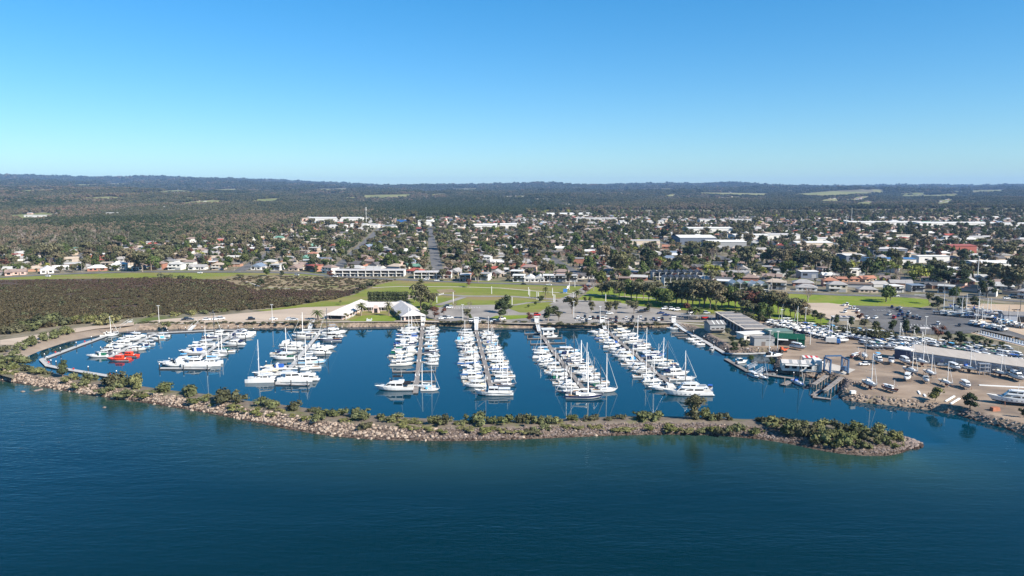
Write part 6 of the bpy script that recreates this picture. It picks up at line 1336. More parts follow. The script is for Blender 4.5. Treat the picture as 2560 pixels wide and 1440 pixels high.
# ------------------------------------------------------------------ the park and the yard: single trees as seen
TSPEC = [  # px foot, py foot, px height, kind, width factor, label
 (1250, 802, 52, 'dark', 1.0, 'dense dark tree standing between the car park and the kerb lawn'), (1262, 783, 46, 'dark', 1.25, 'layered dark conifer behind the dense dark car park tree'), (1168, 797, 26, 'gum', 1.1, 'small grey-green tree at the quay near the fifth jetty'), (1175, 799, 14, 'round', 1.2, 'low bushy tree beside the small grey-green quay tree'),
 (1087, 797, 36, 'redleaf', 1.5, 'large reddish tree right of the clubhouse'), (1065, 795, 40, 'dark', 1.1, 'dark tree between the clubhouse and the reddish tree'), (1110, 790, 24, 'redleaf', 1.2, 'smaller reddish tree right of the large one'), (1052, 775, 64, 'gum', 1.0, 'tall grey-green gum behind the clubhouse'), (1078, 772, 40, 'gum', 1.0, 'second gum behind the clubhouse'), (1036, 756, 30, 'dark', 1.1, 'dark tree ending the hedge behind the clubhouse'),
 (1137, 770, 20, 'bare', 1.3, 'small bare round tree left of its twin on the park lawn'), (1174, 770, 20, 'bare', 1.3, 'small bare round tree right of its twin on the park lawn'), (1172, 718, 24, 'redleaf', 1.3, 'lone round tree on the open lawn'), (1053, 714, 16, 'dark', 1.8, 'low spreading tree on the open lawn left of the lone round one'), (1364, 747, 38, 'palm', .55, 'slim tall palm in the middle of the lawn'),
 (1352, 757, 20, 'dark', 1.4, 'dark bushy tree beside the slim palm'), (1338, 764, 12, 'round', 1.0, 'very small tree on the oval lawn, the right one'), (1322, 770, 10, 'round', 1.0, 'very small tree on the oval lawn, the left one'), (1325, 806, 30, 'redleaf', 1.2, 'reddish low tree at the kerb near the sixth jetty'), (1370, 804, 42, 'dark', 1.2, 'tall dark tree at the quay by the sixth jetty'), (1388, 790, 26, 'dark', 1.3, 'broad dark tree behind the tall quay tree'), (1397, 803, 26, 'gum', 1.0, 'small olive tree right of the tall quay tree'),
 (1430, 785, 46, 'gum', 1.1, 'large gum standing in the middle of the car park'), (1478, 785, 32, 'gum', .7, 'slim dark gum in the car park right of the large one'), (1462, 755, 14, 'round', 1.2, 'small round tree at the edge of the upper car park'), (1476, 755, 14, 'round', 1.2, 'small round tree beside its twin at the upper car park'), (1443, 747, 26, 'palm', 1.3, 'stout palm at the road corner'), (1463, 735, 30, 'redleaf', 1.2, 'brown round tree beside the road bend'), (1484, 727, 34, 'bare', 1.0, 'pale bare tree at the road bend'), (1502, 718, 46, 'round', 1.0, 'large green tree at the esplanade corner'),
 (1521, 785, 32, 'gum', .9, 'thin street tree in the quay car park, first of four'), (1540, 783, 32, 'gum', .9, 'thin street tree in the quay car park, second of four'), (1570, 772, 22, 'gum', 1.0, 'thin street tree in the quay car park, third of four'), (1585, 785, 32, 'gum', .9, 'thin street tree in the quay car park, fourth of four'), (1622, 780, 24, 'dark', 1.1, 'small dark tree beside the parked trucks'), (1718, 792, 42, 'redleaf', 1.0, 'tall red-brown tree above the picnic shelter'), (1741, 796, 34, 'palm', 1.5, 'large spreading palm near the dark-sided building'), (1785, 783, 26, 'round', .8, 'green tree at the end of the dark-sided building'),
 (795, 800, 30, 'palm', 1.3, 'palm left of the clubhouse'), (903, 790, 40, 'palm', .9, 'tall palm in the club court, left one'), (972, 790, 42, 'palm', .7, 'tall palm in the club court, right one'), (998, 795, 22, 'palm', 1.1, 'low palm at the corner of the right club wing'), (864, 799, 20, 'palm', .9, 'small palm at the front of the left club wing'), (852, 762, 14, 'palm', .8, 'small palm behind the left club wing'), (2020, 754, 44, 'bare', 1.2, 'leaning pale bare tree on the bright lawn'), (2215, 755, 52, 'round', 1.1, 'broad tree on the bright lawn, left of a pair'), (2226, 752, 44, 'redleaf', 1.0, 'brown tree on the bright lawn, right of a pair'),
 (2148, 803, 30, 'redleaf', 1.2, 'leaning tree at the edge of the ramp car park'), (2338, 1003, 36, 'round', 1.4, 'spreading leafy tree on the yard point'), (2425, 1022, 42, 'dark', 1.2, 'dense dark tree above the rock wall of the yard'), (2558, 1045, 30, 'dark', 1.0, 'dark bush at the right edge above the rock wall'), (1862, 880, 34, 'gum', 1.0, 'bare-limbed tree beside the white annexe'), (1835, 880, 26, 'dark', 1.3, 'dark bush at the corner of the walkway'), (1930, 915, 22, 'dark', 1.4, 'dark bush left of the marina office'), (1880, 905, 22, 'round', 1.2, 'round bush above the work pontoon'), (2230, 830, 34, 'dark', 1.1, 'dark tree between the stored boats and ramp car park, left one'), (2265, 835, 38, 'dark', 1.2, 'dark tree between the stored boats and ramp car park, right one'), (2345, 850, 44, 'redleaf', 1.3, 'large brown-green tree beside the ramp shelter'), (2400, 862, 34, 'dark', 1.5, 'wide dark tree beside the ramp jetty'), (2440, 868, 34, 'dark', 1.4, 'wide dark tree right of the ramp jetty foot'),
 (2322, 760, 30, 'gum', .9, 'grey gum at the corner of the lawn and boat park'), (2345, 775, 34, 'dark', 1.5, 'dark clump at the corner of the far boat park'), (2400, 772, 28, 'dark', 1.4, 'dark tree behind the far boat park, left one'), (2436, 768, 28, 'dark', 1.2, 'dark tree behind the far boat park, right one'), (2390, 752, 44, 'round', .9, 'street tree above the far boat park'), (2520, 735, 70, 'gum', 1.1, 'big gum at the right end of the esplanade'), (2545, 738, 66, 'gum', 1.0, 'second big gum at the right end of the esplanade'), (2466, 745, 46, 'dark', 1.3, 'wide dark cypress-like tree by the far boat park'),
 (825, 695, 24, 'redleaf', 1.4, 'reddish tree in front of the terrace'), (1120, 703, 30, 'redleaf', 1.2, 'reddish street tree before the second terrace'), (1195, 706, 50, 'gum', 1.1, 'large gum at the esplanade by the open lawn'), (655, 716, 20, 'dark', 1.4, 'dark tree on the saltmarsh by the path'), (705, 690, 14, 'dark', 1.4, 'dark bush on the verge left of the terrace'), (1000, 690, 10, 'yellow', 1.3, 'small yellow bush between the terraces'), (1050, 696, 12, 'yellow', 1.4, 'yellow-green bush before the second terrace')]
rr = random.Random(55)
for (x, y, ph, k, w, lab) in TSPEC:
    p = G(x, y); sc = p[1] / F_PX; tree(k, (p[0], p[1], LAND), ph * sc, lab, None, rr, w)
for i_, (x, y, ph, k) in enumerate([(2035, 800, 26, 'dark'), (2052, 806, 24, 'gum'), (2090, 812, 26, 'dark'), (2128, 816, 26, 'dark'), (2160, 822, 24, 'gum'), (2190, 828, 26, 'dark'), (2290, 840, 26, 'dark'), (2370, 858, 30, 'dark'), (2470, 872, 26, 'dark'), (2500, 876, 24, 'dark'), (1842, 800, 24, 'dark'), (1870, 806, 26, 'gum'), (1900, 806, 26, 'dark'), (2012, 800, 30, 'gum'), (1852, 864, 22, 'dark'), (1828, 858, 18, 'dark'), (1906, 836, 20, 'gum'), (1818, 838, 18, 'gum')]):
    p = G(x, y); tree(k, (p[0], p[1], LAND), ph * p[1] / F_PX, '%s standing in the hedge line of the yard, %s of eighteen' % (TREE_WORDS[k], nth(i_ + 1)), 'trees in the hedge line of the yard', rr, 1.25)
# the hedge behind the clubhouse: one clipped row
hd = thing('hedge', 'tall dark clipped hedge behind the clubhouse', 'hedge', (*P3((972, 757)), LAND), 0)
bl = [((x, rr.uniform(-.5, .5), z), (1.9, 1.7, 1.7)) for x in np.arange(-13, 13.1, 1.5) for z in (1.6, 4.0, 6.2)]; obj('foliage', fmesh('foliage', foliage(bl, .6, 1.8, 3, .85), M['dark']), hd)
for x in np.arange(-12, 12.1, 3): MB().tube((x, 0, -.2), (x, 0, 2), .15, n=5).build('stem', M['bark'], hd)
# the grove of park trees
GROVE = [(1505, 742, 30), (1520, 740, 32), (1535, 744, 36), (1548, 748, 38), (1562, 742, 34), (1578, 748, 44), (1592, 752, 42), (1608, 750, 40), (1622, 756, 42), (1640, 758, 40), (1655, 762, 40), (1672, 768, 44), (1690, 760, 50), (1704, 765, 54), (1718, 768, 56), (1732, 770, 60), (1748, 772, 60), (1760, 768, 58), (1775, 772, 60), (1790, 775, 58), (1805, 770, 50), (1822, 768, 46), (1838, 772, 44), (1852, 778, 46), (1868, 780, 52), (1880, 772, 48), (1893, 782, 52), (1905, 776, 48), (1918, 786, 52), (1930, 780, 46), (1945, 784, 48), (1860, 790, 34), (1885, 795, 34), (1905, 798, 36), (1960, 790, 40), (1975, 792, 40), (1988, 796, 44), (2000, 794, 36), (1925, 797, 30), (1710, 750, 44), (1740, 750, 48), (1765, 752, 46), (1600, 735, 34), (1640, 738, 30)]
for i, (x, y, ph) in enumerate(sorted(GROVE)):
    p = G(x, y); sc = p[1] / F_PX; k = rr.choice(('gum', 'gum', 'gum', 'round', 'redleaf' if x > 1840 else 'gum')); tree(k, (p[0], p[1], LAND), ph * sc * 1.18, '%s in the park grove, %s from the left' % (TREE_WORDS[k], nth(i + 1)), 'trees of the park grove', rr, rr.uniform(.95, 1.25))
# trees and bushes at the west shore and along the hedge line of the yard
WEST = [(20, 835, 26, 'shrub_dark'), (45, 830, 24, 'shrub_dark'), (75, 826, 30, 'shrub'), (100, 818, 34, 'shrub_dark'), (130, 812, 30, 'shrub'), (160, 812, 30, 'shrub_dark'), (190, 808, 22, 'scrub'), (210, 808, 24, 'scrub'), (230, 806, 22, 'scrub'), (262, 812, 26, 'scrub'), (280, 806, 28, 'shrub'), (52, 872, 22, 'shrub'), (82, 862, 26, 'shrub'), (108, 850, 20, 'shrub'), (135, 844, 18, 'shrub'), (152, 836, 22, 'shrub'), (165, 836, 18, 'shrub'), (35, 890, 18, 'shrub'), (10, 880, 22, 'shrub_dark'), (412, 816, 14, 'shrub'), (378, 792, 12, 'scrub'), (440, 790, 14, 'scrub'), (480, 787, 14, 'scrub'), (510, 784, 12, 'shrub'), (540, 782, 14, 'shrub_dark'), (560, 780, 12, 'shrub'), (890, 733, 12, 'shrub_dark'), (905, 722, 14, 'shrub_dark'), (925, 715, 14, 'shrub_dark'), (600, 694, 10, 'shrub_dark'), (408, 697, 16, 'shrub'), (425, 697, 14, 'shrub'), (450, 697, 12, 'shrub_dark'), (470, 698, 10, 'shrub_dark')]
for i, (x, y, ph, k) in enumerate(sorted(WEST)):
    p = G(x, y); sc = p[1] / F_PX; shrub(k, (p[0], p[1], LAND - .1), ph * sc * 1.6, ph * sc, '%s between marsh and marina, %s from the left' % (SHRUB_WORDS[k], nth(i + 1)), 'shrubs round the marsh', rr)
HED = [(1965 + i * 11.5 + rr.uniform(-3, 3), 808 + i * 1.9 + rr.uniform(-2, 2)) for i in range(22)] + [(2190 + i * 10, 836 + i * 2.2) for i in range(7)] + [(2380 + i * 13, 872 + i * 1.2) for i in range(8)] + [(1830 + i * 12, 790 + i * 2) for i in range(9)]
for i, (x, y) in enumerate(sorted(HED)):
    p = G(x, y); shrub(rr.choice(('shrub_dark', 'shrub_dark', 'shrub')), (p[0], p[1], LAND - .1), rr.uniform(5, 7.5), rr.uniform(2.6, 4.2), 'dense dark shrub in the hedge behind the yard, %s from the left' % nth(i + 1), 'hedge shrubs behind the yard', rr)
QS = [(x, 808 + rr.uniform(-1, 1)) for x in range(352, 800, 19)] + [(x, 806 + rr.uniform(-.5, .5)) for x in (1105, 1120, 1135, 1150, 1165, 1210, 1230, 1260, 1290, 1310)] + [(x, 811 + rr.uniform(-.5, .5)) for x in range(1375, 1680, 22)]
for i, (x, y) in enumerate(sorted(QS)):
    p = G(x, y, LAND); shrub('shrub_dark', (p[0], p[1], LAND - .15), rr.uniform(2.8, 5.5), rr.uniform(.9, 1.7), 'low dark plant in the bed on top of the sea wall, %s from the left' % nth(i + 1), 'low plants on the sea wall', rr)

# ------------------------------------------------------------------ houses
ROOFC = [('grey-roofed', (0.30, 0.285, 0.275)), ('dark-roofed', (0.11, 0.105, 0.105)), ('brown-roofed', (0.24, 0.18, 0.155)), ('pale-roofed', (0.40, 0.39, 0.37)), ('white-roofed', (0.58, 0.57, 0.55)), ('red-roofed', (0.30, 0.085, 0.065)), ('terracotta-roofed', (0.34, 0.165, 0.11)), ('green-roofed', (0.13, 0.25, 0.19)), ('blue-grey-roofed', (0.16, 0.20, 0.26)), ('tan-roofed', (0.38, 0.315, 0.25))]
ROOFW = [9, 5, 7, 4.5, 2.2, 1.3, 1.6, .5, 1.2, 5]
WALLC = [('cream', (0.45, 0.39, 0.30)), ('white', (0.56, 0.545, 0.51)), ('brick', (0.33, 0.15, 0.10)), ('orange brick', (0.36, 0.20, 0.13)), ('grey', (0.30, 0.30, 0.30)), ('tan', (0.42, 0.34, 0.26)), ('pink', (0.52, 0.36, 0.30))]
RM = [(w, noisy('roof_' + w, tuple(v * .9 for v in c), tuple(min(1, v * 1.1) for v in c), .3, rough=.6)) for w, c in ROOFC]; WM = [(w, mat('house_wall_' + w, c, .85)) for w, c in WALLC]
def house_kind(k):
    pr = Proto()
    def roof_hip(w, d, h, rise, hip, over=.6, cx=0, cy=0, turn=False):
        W2, D2 = w / 2 + over, d / 2 + over; mb = MB(); q = lambda x, y, z: (cx - y, cy + x, z) if turn else (cx + x, cy + y, z)
        A, B_, C, D = q(-W2, -D2, h), q(W2, -D2, h), q(W2, D2, h), q(-W2, D2, h); R0, R1 = q(-W2 + hip, 0, h + rise), q(W2 - hip, 0, h + rise)
        mb.poly([A, B_, R1, R0]); mb.poly([C, D, R0, R1]); mb.poly([D, A, R0]); mb.poly([B_, C, R1]); mb.poly([D, C, B_, A]); return mb
    def win(xs, y, z0, z1, w):
        for x in xs: pr.add('window', MB().box(x - w / 2, x + w / 2, y - .05, y + .05, z0, z1), M['glass'])
    if k == 0:      # hipped bungalow
        pr.add('wall', MB().box(-8, 8, -5.5, 5.5, -.3, 2.8), M['wall_white'], 'wall'); r_ = pr.add('roof', roof_hip(16, 11, 2.8, 2.6, 6), M['roof_grey'], 'roof'); win((-5, -1.5, 5), -5.52, .9, 2.2, 2.0); pr.add('door', MB().box(1, 2, -5.56, -5.5, 0, 2.1), M['door'])
    elif k == 1:    # gabled with a front gable wing
        pr.add('wall', MB().box(-8, 8, -4, 4.5, -.3, 2.8), M['wall_white'], 'wall'); pr.add('roof', roof_hip(16, 8.5, 2.8, 2.3, .0, .5, 0, .25), M['roof_grey'], 'roof')
        pr.add('front_wing', MB().box(-7.5, -2, -7, -3.9, -.3, 2.8).poly([(-7.5, -7, 2.8), (-2, -7, 2.8), (-4.75, -7, 4.7)]), M['wall_white'], 'wall'); mb = roof_hip(8, 5.5, 2.82, 2.0, 0, .5, -4.75, -3.6, True); pr.add('wing_roof', mb, M['roof_grey'], 'roof'); win((-4.7,), -7.02, .8, 2.2, 2.6); win((.5, 5.5), -4.02, .9, 2.2, 2.0); pr.add('door', MB().box(2.4, 3.4, -4.06, -4, 0, 2.1), M['door'])
    elif k == 2:    # two storeys, hipped
        pr.add('wall', MB().box(-6.5, 6.5, -5, 5, -.3, 5.6), M['wall_white'], 'wall'); pr.add('roof', roof_hip(13, 10, 5.6, 2.2, 5), M['roof_grey'], 'roof'); win((-4, 0, 4), -5.02, 3.6, 5.0, 2.0); win((-4,), -5.02, .8, 2.2, 2.4); pr.add('garage_door', MB().box(.5, 5.5, -5.06, -5, 0, 2.3), M['wall_grey']); pr.add('balcony', MB().box(-6.5, 2, -6.4, -5.02, 2.75, 2.95).box(-6.5, 2, -6.4, -6.3, 2.95, 3.9), M['wall_white'])
    elif k == 3:    # street-facing gable
        pr.add('wall', MB().box(-5, 5, -7, 7, -.3, 3.0).poly([(-5, -7, 3), (5, -7, 3), (0, -7, 6)]).poly([(5, 7, 3), (-5, 7, 3), (0, 7, 6)]), M['wall_white'], 'wall'); pr.add('roof', roof_hip(14, 10, 3.02, 3.0, 0, .5, 0, 0, True), M['roof_grey'], 'roof'); win((-2.6, 2.6), -7.02, .9, 2.3, 2.2); pr.add('door', MB().box(-.5, .5, -7.06, -7, 0, 2.1), M['door']); pr.add('carport', MB().box(5.1, 8.3, -5, 3, 2.4, 2.55), M['roof_pale'])
    elif k == 4:    # long low skillion units
        pr.add('wall', MB().box(-10, 10, -4.2, 4.2, -.3, 2.7), M['wall_white'], 'wall'); pr.add('roof', MB().prism([(-10.5, -4.9), (10.5, -4.9), (10.5, 4.9), (-10.5, 4.9)], 2.7, 2.85).poly([(-10.5, -4.9, 2.87), (10.5, -4.9, 2.87), (10.5, 4.9, 3.9), (-10.5, 4.9, 3.9)]).poly([(10.5, 4.9, 2.8), (-10.5, 4.9, 2.8), (-10.5, 4.9, 3.9), (10.5, 4.9, 3.9)]), M['roof_grey'], 'roof'); win((-7.5, -2.5, 2.5, 7.5), -4.22, .9, 2.2, 2.2); pr.add('door', MB().box(-.5, .5, -4.26, -4.2, 0, 2.1), M['door'])
    else:           # modern white two-storey box with a veranda
        pr.add('wall', MB().box(-5.5, 5.5, -5.5, 5.5, -.3, 5.6), M['wall_white'], 'wall'); pr.add('roof', MB().box(-6, 6, -6.6, 6, 5.6, 5.9), M['roof_pale'], 'roof'); win((-3.2, 0.2), -5.52, 3.3, 5.2, 2.8); win((-3.2,), -5.52, .5, 2.4, 2.8); pr.add('garage_door', MB().box(.3, 4.9, -5.56, -5.5, 0, 2.4), M['wall_grey']); pr.add('balcony', MB().box(-5.5, 5.5, -6.8, -5.52, 2.75, 2.95).box(-5.5, 5.5, -6.8, -6.72, 2.95, 3.8), M['glass']); 
        for x in (-5.3, 5.3): pr.add('post', MB().box(x - .15, x + .15, -6.7, -6.4, 0, 5.6), M['wall_white'], 'wall')
    return pr
HK = [house_kind(k) for k in range(6)]; HWORD = ['bungalow', 'gabled house', 'two-storey house', 'gable-fronted house', 'row of units', 'modern house']
ESP = [Vector(G(x, y)) for x, y in [(-400, 706), (0, 693), (180, 684), (330, 679), (640, 680), (750, 682), (830, 690), (1000, 699), (1200, 707), (1430, 713), (1560, 716), (1700, 720), (1900, 729), (2100, 737), (2260, 741), (2330, 737), (2450, 745), (2700, 765), (3000, 780)]]
ex = [p.x for p in ESP]; ey = [p.y for p in ESP]
def esp(x): return float(np.interp(x, ex, ey))
LIM = ([-400, 0, 200, 300, 600, 700, 760, 1000, 1300, 1400, 1700, 2100, 2560, 3000], [662, 642, 630, 614, 596, 570, 552, 550, 545, 520, 515, 524, 528, 530])
def in_town(x, y): px, py = to_px(x, y); return py > np.interp(px, *LIM)
# big buildings first: (px left, px right, py foot, height m, depth m, roof, wall, words)
BIG = [(772, 902, 555, 9, 40, 'w', 'w', 'long white warehouse at the edge of the woods'), (822, 862, 573, 7, 30, 'w', 'w', 'white warehouse in front of the long one, left'), (876, 917, 571, 8, 30, 'w', 'w', 'square white warehouse near the phone tower'), (925, 946, 570, 7, 24, 'p', 'w', 'small white warehouse right of the phone tower'), (955, 990, 572, 6, 24, 'g', 'w', 'gabled white hall right of the phone tower'), (992, 1022, 560, 8, 14, 'b', 'b', 'blue depot before the pines'), (1045, 1082, 566, 11, 40, 'w', 'w', 'tall white warehouse before the pines'), (1137, 1242, 573, 8, 45, 'w', 'w', 'very long white warehouse above the houses'), (1250, 1292, 571, 8, 40, 'w', 'w', 'white warehouse at the right end of the row'),
       (1700, 1790, 612, 10, 60, 'w', 'n', 'white-roofed shopping hall with blue shade painted on its wall'), (1772, 1866, 622, 9, 40, 'w', 'g', 'dark-fronted white-roofed shopping hall'), (1722, 1832, 582, 8, 40, 'w', 'w', 'long white roof behind the shopping hall'), (1838, 1925, 600, 7, 40, 'w', 'w', 'white commercial hall right of the shopping hall'), (1925, 2000, 598, 7, 35, 'p', 'w', 'pale commercial hall in the centre of town'), (1992, 2082, 620, 7, 30, 'w', 't', 'beige commercial block with white roof'), (2020, 2075, 606, 6, 20, 'w', 'w', 'low white shop row behind the beige block'), (2115, 2162, 655, 7, 24, 'w', 'n', 'white building with dark end wall'), (2172, 2290, 662, 6, 20, 'u', 'w', 'long blue-roofed white hall'), (2182, 2268, 637, 7, 25, 'p', 'n', 'pale-roofed hall behind the blue-roofed one'),
       (2297, 2373, 657, 7, 16, 'w', 'w', 'white two-storey block with dark windows'), (2376, 2441, 633, 9, 30, 'r', 'r', 'large red-clad store among trees east of the shops'), (2442, 2570, 676, 7, 30, 'w', 'w', 'white commercial row at the right edge of town'), (2125, 2296, 564, 7, 40, 'w', 'w', 'very long white factory roof, left'), (2298, 2496, 566, 7, 40, 'w', 'w', 'very long white factory roof, right'), (2510, 2600, 568, 7, 40, 'w', 'w', 'white factory roof at the right edge'), (2126, 2162, 690, 6, 10, 'w', 'w', 'white two-storey house on its own lawn'), (2002, 2045, 696, 6, 12, 'w', 'n', 'white and blue house with dark roof opening'), (2338, 2382, 685, 6, 16, 'w', 'w', 'white hall with solar panels'), (2205, 2290, 645, 5, 16, 'p', 't', 'low pale block before the trees'), (1370, 1480, 540, 6, 60, 'w', 'w', 'distant strip of white roofs beyond the pines'), (1400, 1460, 516, 7, 80, 'w', 'w', 'far white roofs on the slope beyond the pines'),
       (1440, 1560, 552, 6, 30, 'p', 'w', 'distant pale school roofs'), (1550, 1660, 560, 6, 30, 'w', 'w', 'distant white hall among trees'), (1750, 1900, 556, 6, 30, 'p', 'w', 'distant pale roofs right of centre'), (1575, 1650, 612, 6, 20, 'p', 't', 'tan two-storey flats in the middle of town'), (2240, 2330, 598, 6, 20, 't', 'w', 'low tan units on the east side'), (2360, 2480, 600, 5, 20, 'p', 'w', 'long low pale units on the east side'), (60, 130, 545, 7, 16, 'p', 'w', 'farm shed in the clearing at the far left'), (140, 190, 529, 8, 16, 'r', 'r', 'red farm building in the clearing'), (265, 296, 540, 8, 14, 'w', 'w', 'white farmhouse in the woods'), (222, 246, 533, 7, 12, 'w', 'w', 'small white farmhouse in the woods')]
BM = dict(w=M['wall_white'], p=M['roof_pale'], g=M['wall_grey'], b=M['midblue'], n=mat('blue_shade_painted_wall', (0.10, 0.12, 0.16), .7), t=mat('tan_wall', (0.50, 0.42, 0.33), .8), u=mat('blue_roof', (0.06, 0.15, 0.30), .5), r=mat('red_cladding', (0.28, 0.075, 0.055), .7))  # n: blue-grey wall colour with the shade painted in
BIGBOX = []
for (x0, x1, y, h_, dep, rc, wc, lab) in BIG:
    a, b = GT(x0, y), GT(x1, y); A, B_ = Vector(a[:2]), Vector(b[:2]); L = (B_ - A).length; ang = math.atan2((B_ - A).y, (B_ - A).x); c = (A + B_) / 2; z = min(a[2], b[2])
    rt = thing('warehouse' if 'warehouse' in lab or 'factory' in lab else 'commercial_building', lab, 'building', (c.x, c.y, z), ang); MB().box(-L / 2, L / 2, 0, dep, -4, h_).build('wall', BM[wc], rt)
    rf = MB().poly([(-L / 2 - .5, -.6, h_ + .02), (L / 2 + .5, -.6, h_ + .02), (L / 2 + .5, dep / 2, h_ + dep * .04), (-L / 2 - .5, dep / 2, h_ + dep * .04)]).poly([(-L / 2 - .5, dep / 2, h_ + dep * .04), (L / 2 + .5, dep / 2, h_ + dep * .04), (L / 2 + .5, dep + .6, h_ + .02), (-L / 2 - .5, dep + .6, h_ + .02)]).build('roof', BM[rc], rt)
    nb = max(2, min(8, int(L / 14)))
    for k in range(nb):
        cx = -L / 2 + (k + .5) * L / nb; MB().box(cx - 2, cx + 2, -.08, 0, .2 if k % 2 else 2.5, 3.6 if k % 2 else 4.5).build('roller_door' if k % 2 else 'window', M['wall_grey'] if k % 2 else M['glass'], rt)
    fr = min(60, y_ * .03) if (y_ := c.y) > 900 else 12; BIGBOX.append((c.x - math.sin(ang) * (dep - fr) / 2, c.y + math.cos(ang) * (dep - fr) / 2, L / 2 + 6, (dep + fr) / 2 + 8))
# terraces on the esplanade
def terrace(x0, x1, py, n, label, wall='wall_white', roof='roof_pale', h_=5.3, gabled=False, dep=12):
    A, B_ = P3((x0, py)), P3((x1, py)); L = (B_ - A).length; ang = math.atan2((B_ - A).y, (B_ - A).x); c = (A + B_) / 2; rt = thing('terrace_row', label, 'terrace', (c.x, c.y, LAND), ang); u = L / n
    MB().box(-L / 2, L / 2, 0, dep, -.3, h_).build('wall', M[wall], rt)
    if not gabled: MB().box(-L / 2 - .4, L / 2 + .4, -1.6, dep + .4, h_, h_ + .35).build('roof', M[roof], rt)
    for k in range(n):
        cx = -L / 2 + (k + .5) * u
        if gabled: MB().poly([(cx - u / 2, -1.4, h_), (cx, -1.4, h_ + u * .35), (cx, dep, h_ + u * .35), (cx - u / 2, dep, h_)]).poly([(cx, -1.4, h_ + u * .35), (cx + u / 2, -1.4, h_), (cx + u / 2, dep, h_), (cx, dep, h_ + u * .35)]).poly([(cx - u / 2, -.02, h_), (cx + u / 2, -.02, h_), (cx, -.02, h_ + u * .34)]).build('roof', M[roof], rt)
        MB().box(cx - u * .5 - .15, cx - u * .5 + .15, -1.6, 0, 0, h_).build('party_wall', M[wall], rt)
        MB().box(cx - u * .42, cx + u * .42, -.06, 0, 3.2, h_ - .4).build('window', M['glass'], rt); MB().box(cx - u * .4, cx - u * .02, -.06, 0, .2, 2.4).build('window', M['glass'], rt)
        MB().box(cx + u * .05, cx + u * .42, -.08, 0, 0, 2.3).build('garage_door', M['wall_grey'], rt); MB().box(cx - u * .47, cx + u * .47, -1.5, -.05, 2.75, 2.95).build('balcony', M[wall], rt)
    MB().box(L / 2 - .15, L / 2 + .15, -1.6, 0, 0, h_).build('party_wall', M[wall], rt)
    BIGBOX.append((c.x, c.y + dep / 2, L / 2 + 4, dep / 2 + 6))
terrace(838, 1010, 691, 9, 'long white two-storey terrace facing the marsh'); terrace(1036, 1128, 696, 5, 'shorter white terrace right of the long one'); terrace(1660, 1752, 714, 6, 'grey-white gabled terrace behind the grove, front row', gabled=True, h_=6.5, roof='roof_grey'); terrace(1632, 1756, 700, 8, 'gabled terrace behind the grove, back row', gabled=True, h_=6.5, roof='roof_grey')
terrace(1150, 1176, 703, 2, 'pale pink block at the end of the shorter terrace', wall='wall_pink'); terrace(1880, 1920, 733, 2, 'pair of white gabled houses behind the esplanade', gabled=True, wall='wall_white', roof='wall_white', h_=6.5); terrace(1830, 1868, 730, 2, 'pair of grey gabled houses with white roofs', gabled=True, wall='wall_grey', roof='wall_white', h_=6.5)

for i_, (px_, k_, r_) in enumerate([(1298, 5, 4), (1326, 3, 4), (1350, 3, 3), (1374, 5, 4), (1402, 5, 0), (1430, 5, 3)]):
    q_ = P3((px_, 705)); HK[k_].place('house', '%s white house behind the park lawn, %s from left of six' % (RM[r_][0], nth(i_ + 1)), 'house', (q_.x, q_.y + 6, LAND), -.08, 'white houses behind the park lawn', (.9, .9, .95), {'wall': WM[1][1], 'roof': RM[r_][1]}); BIGBOX.append((q_.x, q_.y + 6, 8, 11))
def clear_of_big(x, y, m=0):
    return not any(abs(x - bx) < hx + m and abs(y - by) < hy + m for bx, by, hx, hy in BIGBOX)
STREETS = [((-262, 700), (-345, 1150)), ((-170, 690), (-268, 1500)), ((-68, 672), (-170, 1500)), ((62, 651), (-20, 1500)), ((165, 635), (90, 1500)), ((265, 619), (195, 1350)), ((345, 606), (310, 1500))]
def clear_of_streets(x, y, m):
    for (x0, y0), (x1, y1) in STREETS:
        if y0 - 5 < y < y1 and abs(x - (x0 + (x1 - x0) * (y - y0) / (y1 - y0))) < m: return False
    return True
rr = random.Random(12); plots = []
off, row = 22.0, 0
while off < 1500:
    span = 0.8 * (esp(0) + off) + 60; x = -span; k = 0
    while x < span:
        w = rr.uniform(17, 22); cx = x + w / 2; x += w
        y = esp(cx) + off + rr.uniform(-2.5, 2.5) + (0 if abs(cx) < 1e9 else 0)
        if not in_town(cx, y) or not clear_of_big(cx, y, 6) or not clear_of_streets(cx, y, 15): continue
        if rr.random() < (.06 if off < 60 else .16): continue
        plots.append((row, cx, y))
    row += 1; off += (29 if row % 2 else 37)
def in_view(x, y, m=40): px, py = to_px(x, y); return -m < px < 2560 + m
rows_named = {}
front = [p for p in plots if in_view(p[1], p[2])]; front.sort(key=lambda p: (p[0], p[1])); made = 0; rest = []; hk_used = {}
for (rw, x, y) in front:
    if made >= 298: rest.append((rw, x, y)); continue
    made += 1; rows_named[rw] = rows_named.get(rw, 0) + 1
    k = rr.choice((0, 0, 1, 1, 2, 3, 4, 5) if rw else (2, 5, 2, 5, 0, 1, 3)); wi, ri = rr.randrange(len(WM)), rr.choices(range(len(RM)), ROOFW)[0]
    if rw == 0 and rr.random() < .28: wi = 1; ri = rr.choice((3, 4, 0))
    s = rr.uniform(.85, 1.08); ang = math.atan2(esp(x + 10) - esp(x - 10), 20) + (math.pi if rw % 2 and rr.random() < .5 else 0)
    HK[k].place('house', '%s %s %s, %s from left in %s row behind esplanade' % (RM[ri][0], WM[wi][0], HWORD[k], nth(rows_named[rw]), nth(rw + 1)), 'house', (x, y, LAND), ang, 'houses behind the esplanade', (s, s, s), {'wall': WM[wi][1], 'roof': RM[ri][1]})
rest += [p for p in plots if not in_view(p[1], p[2])]
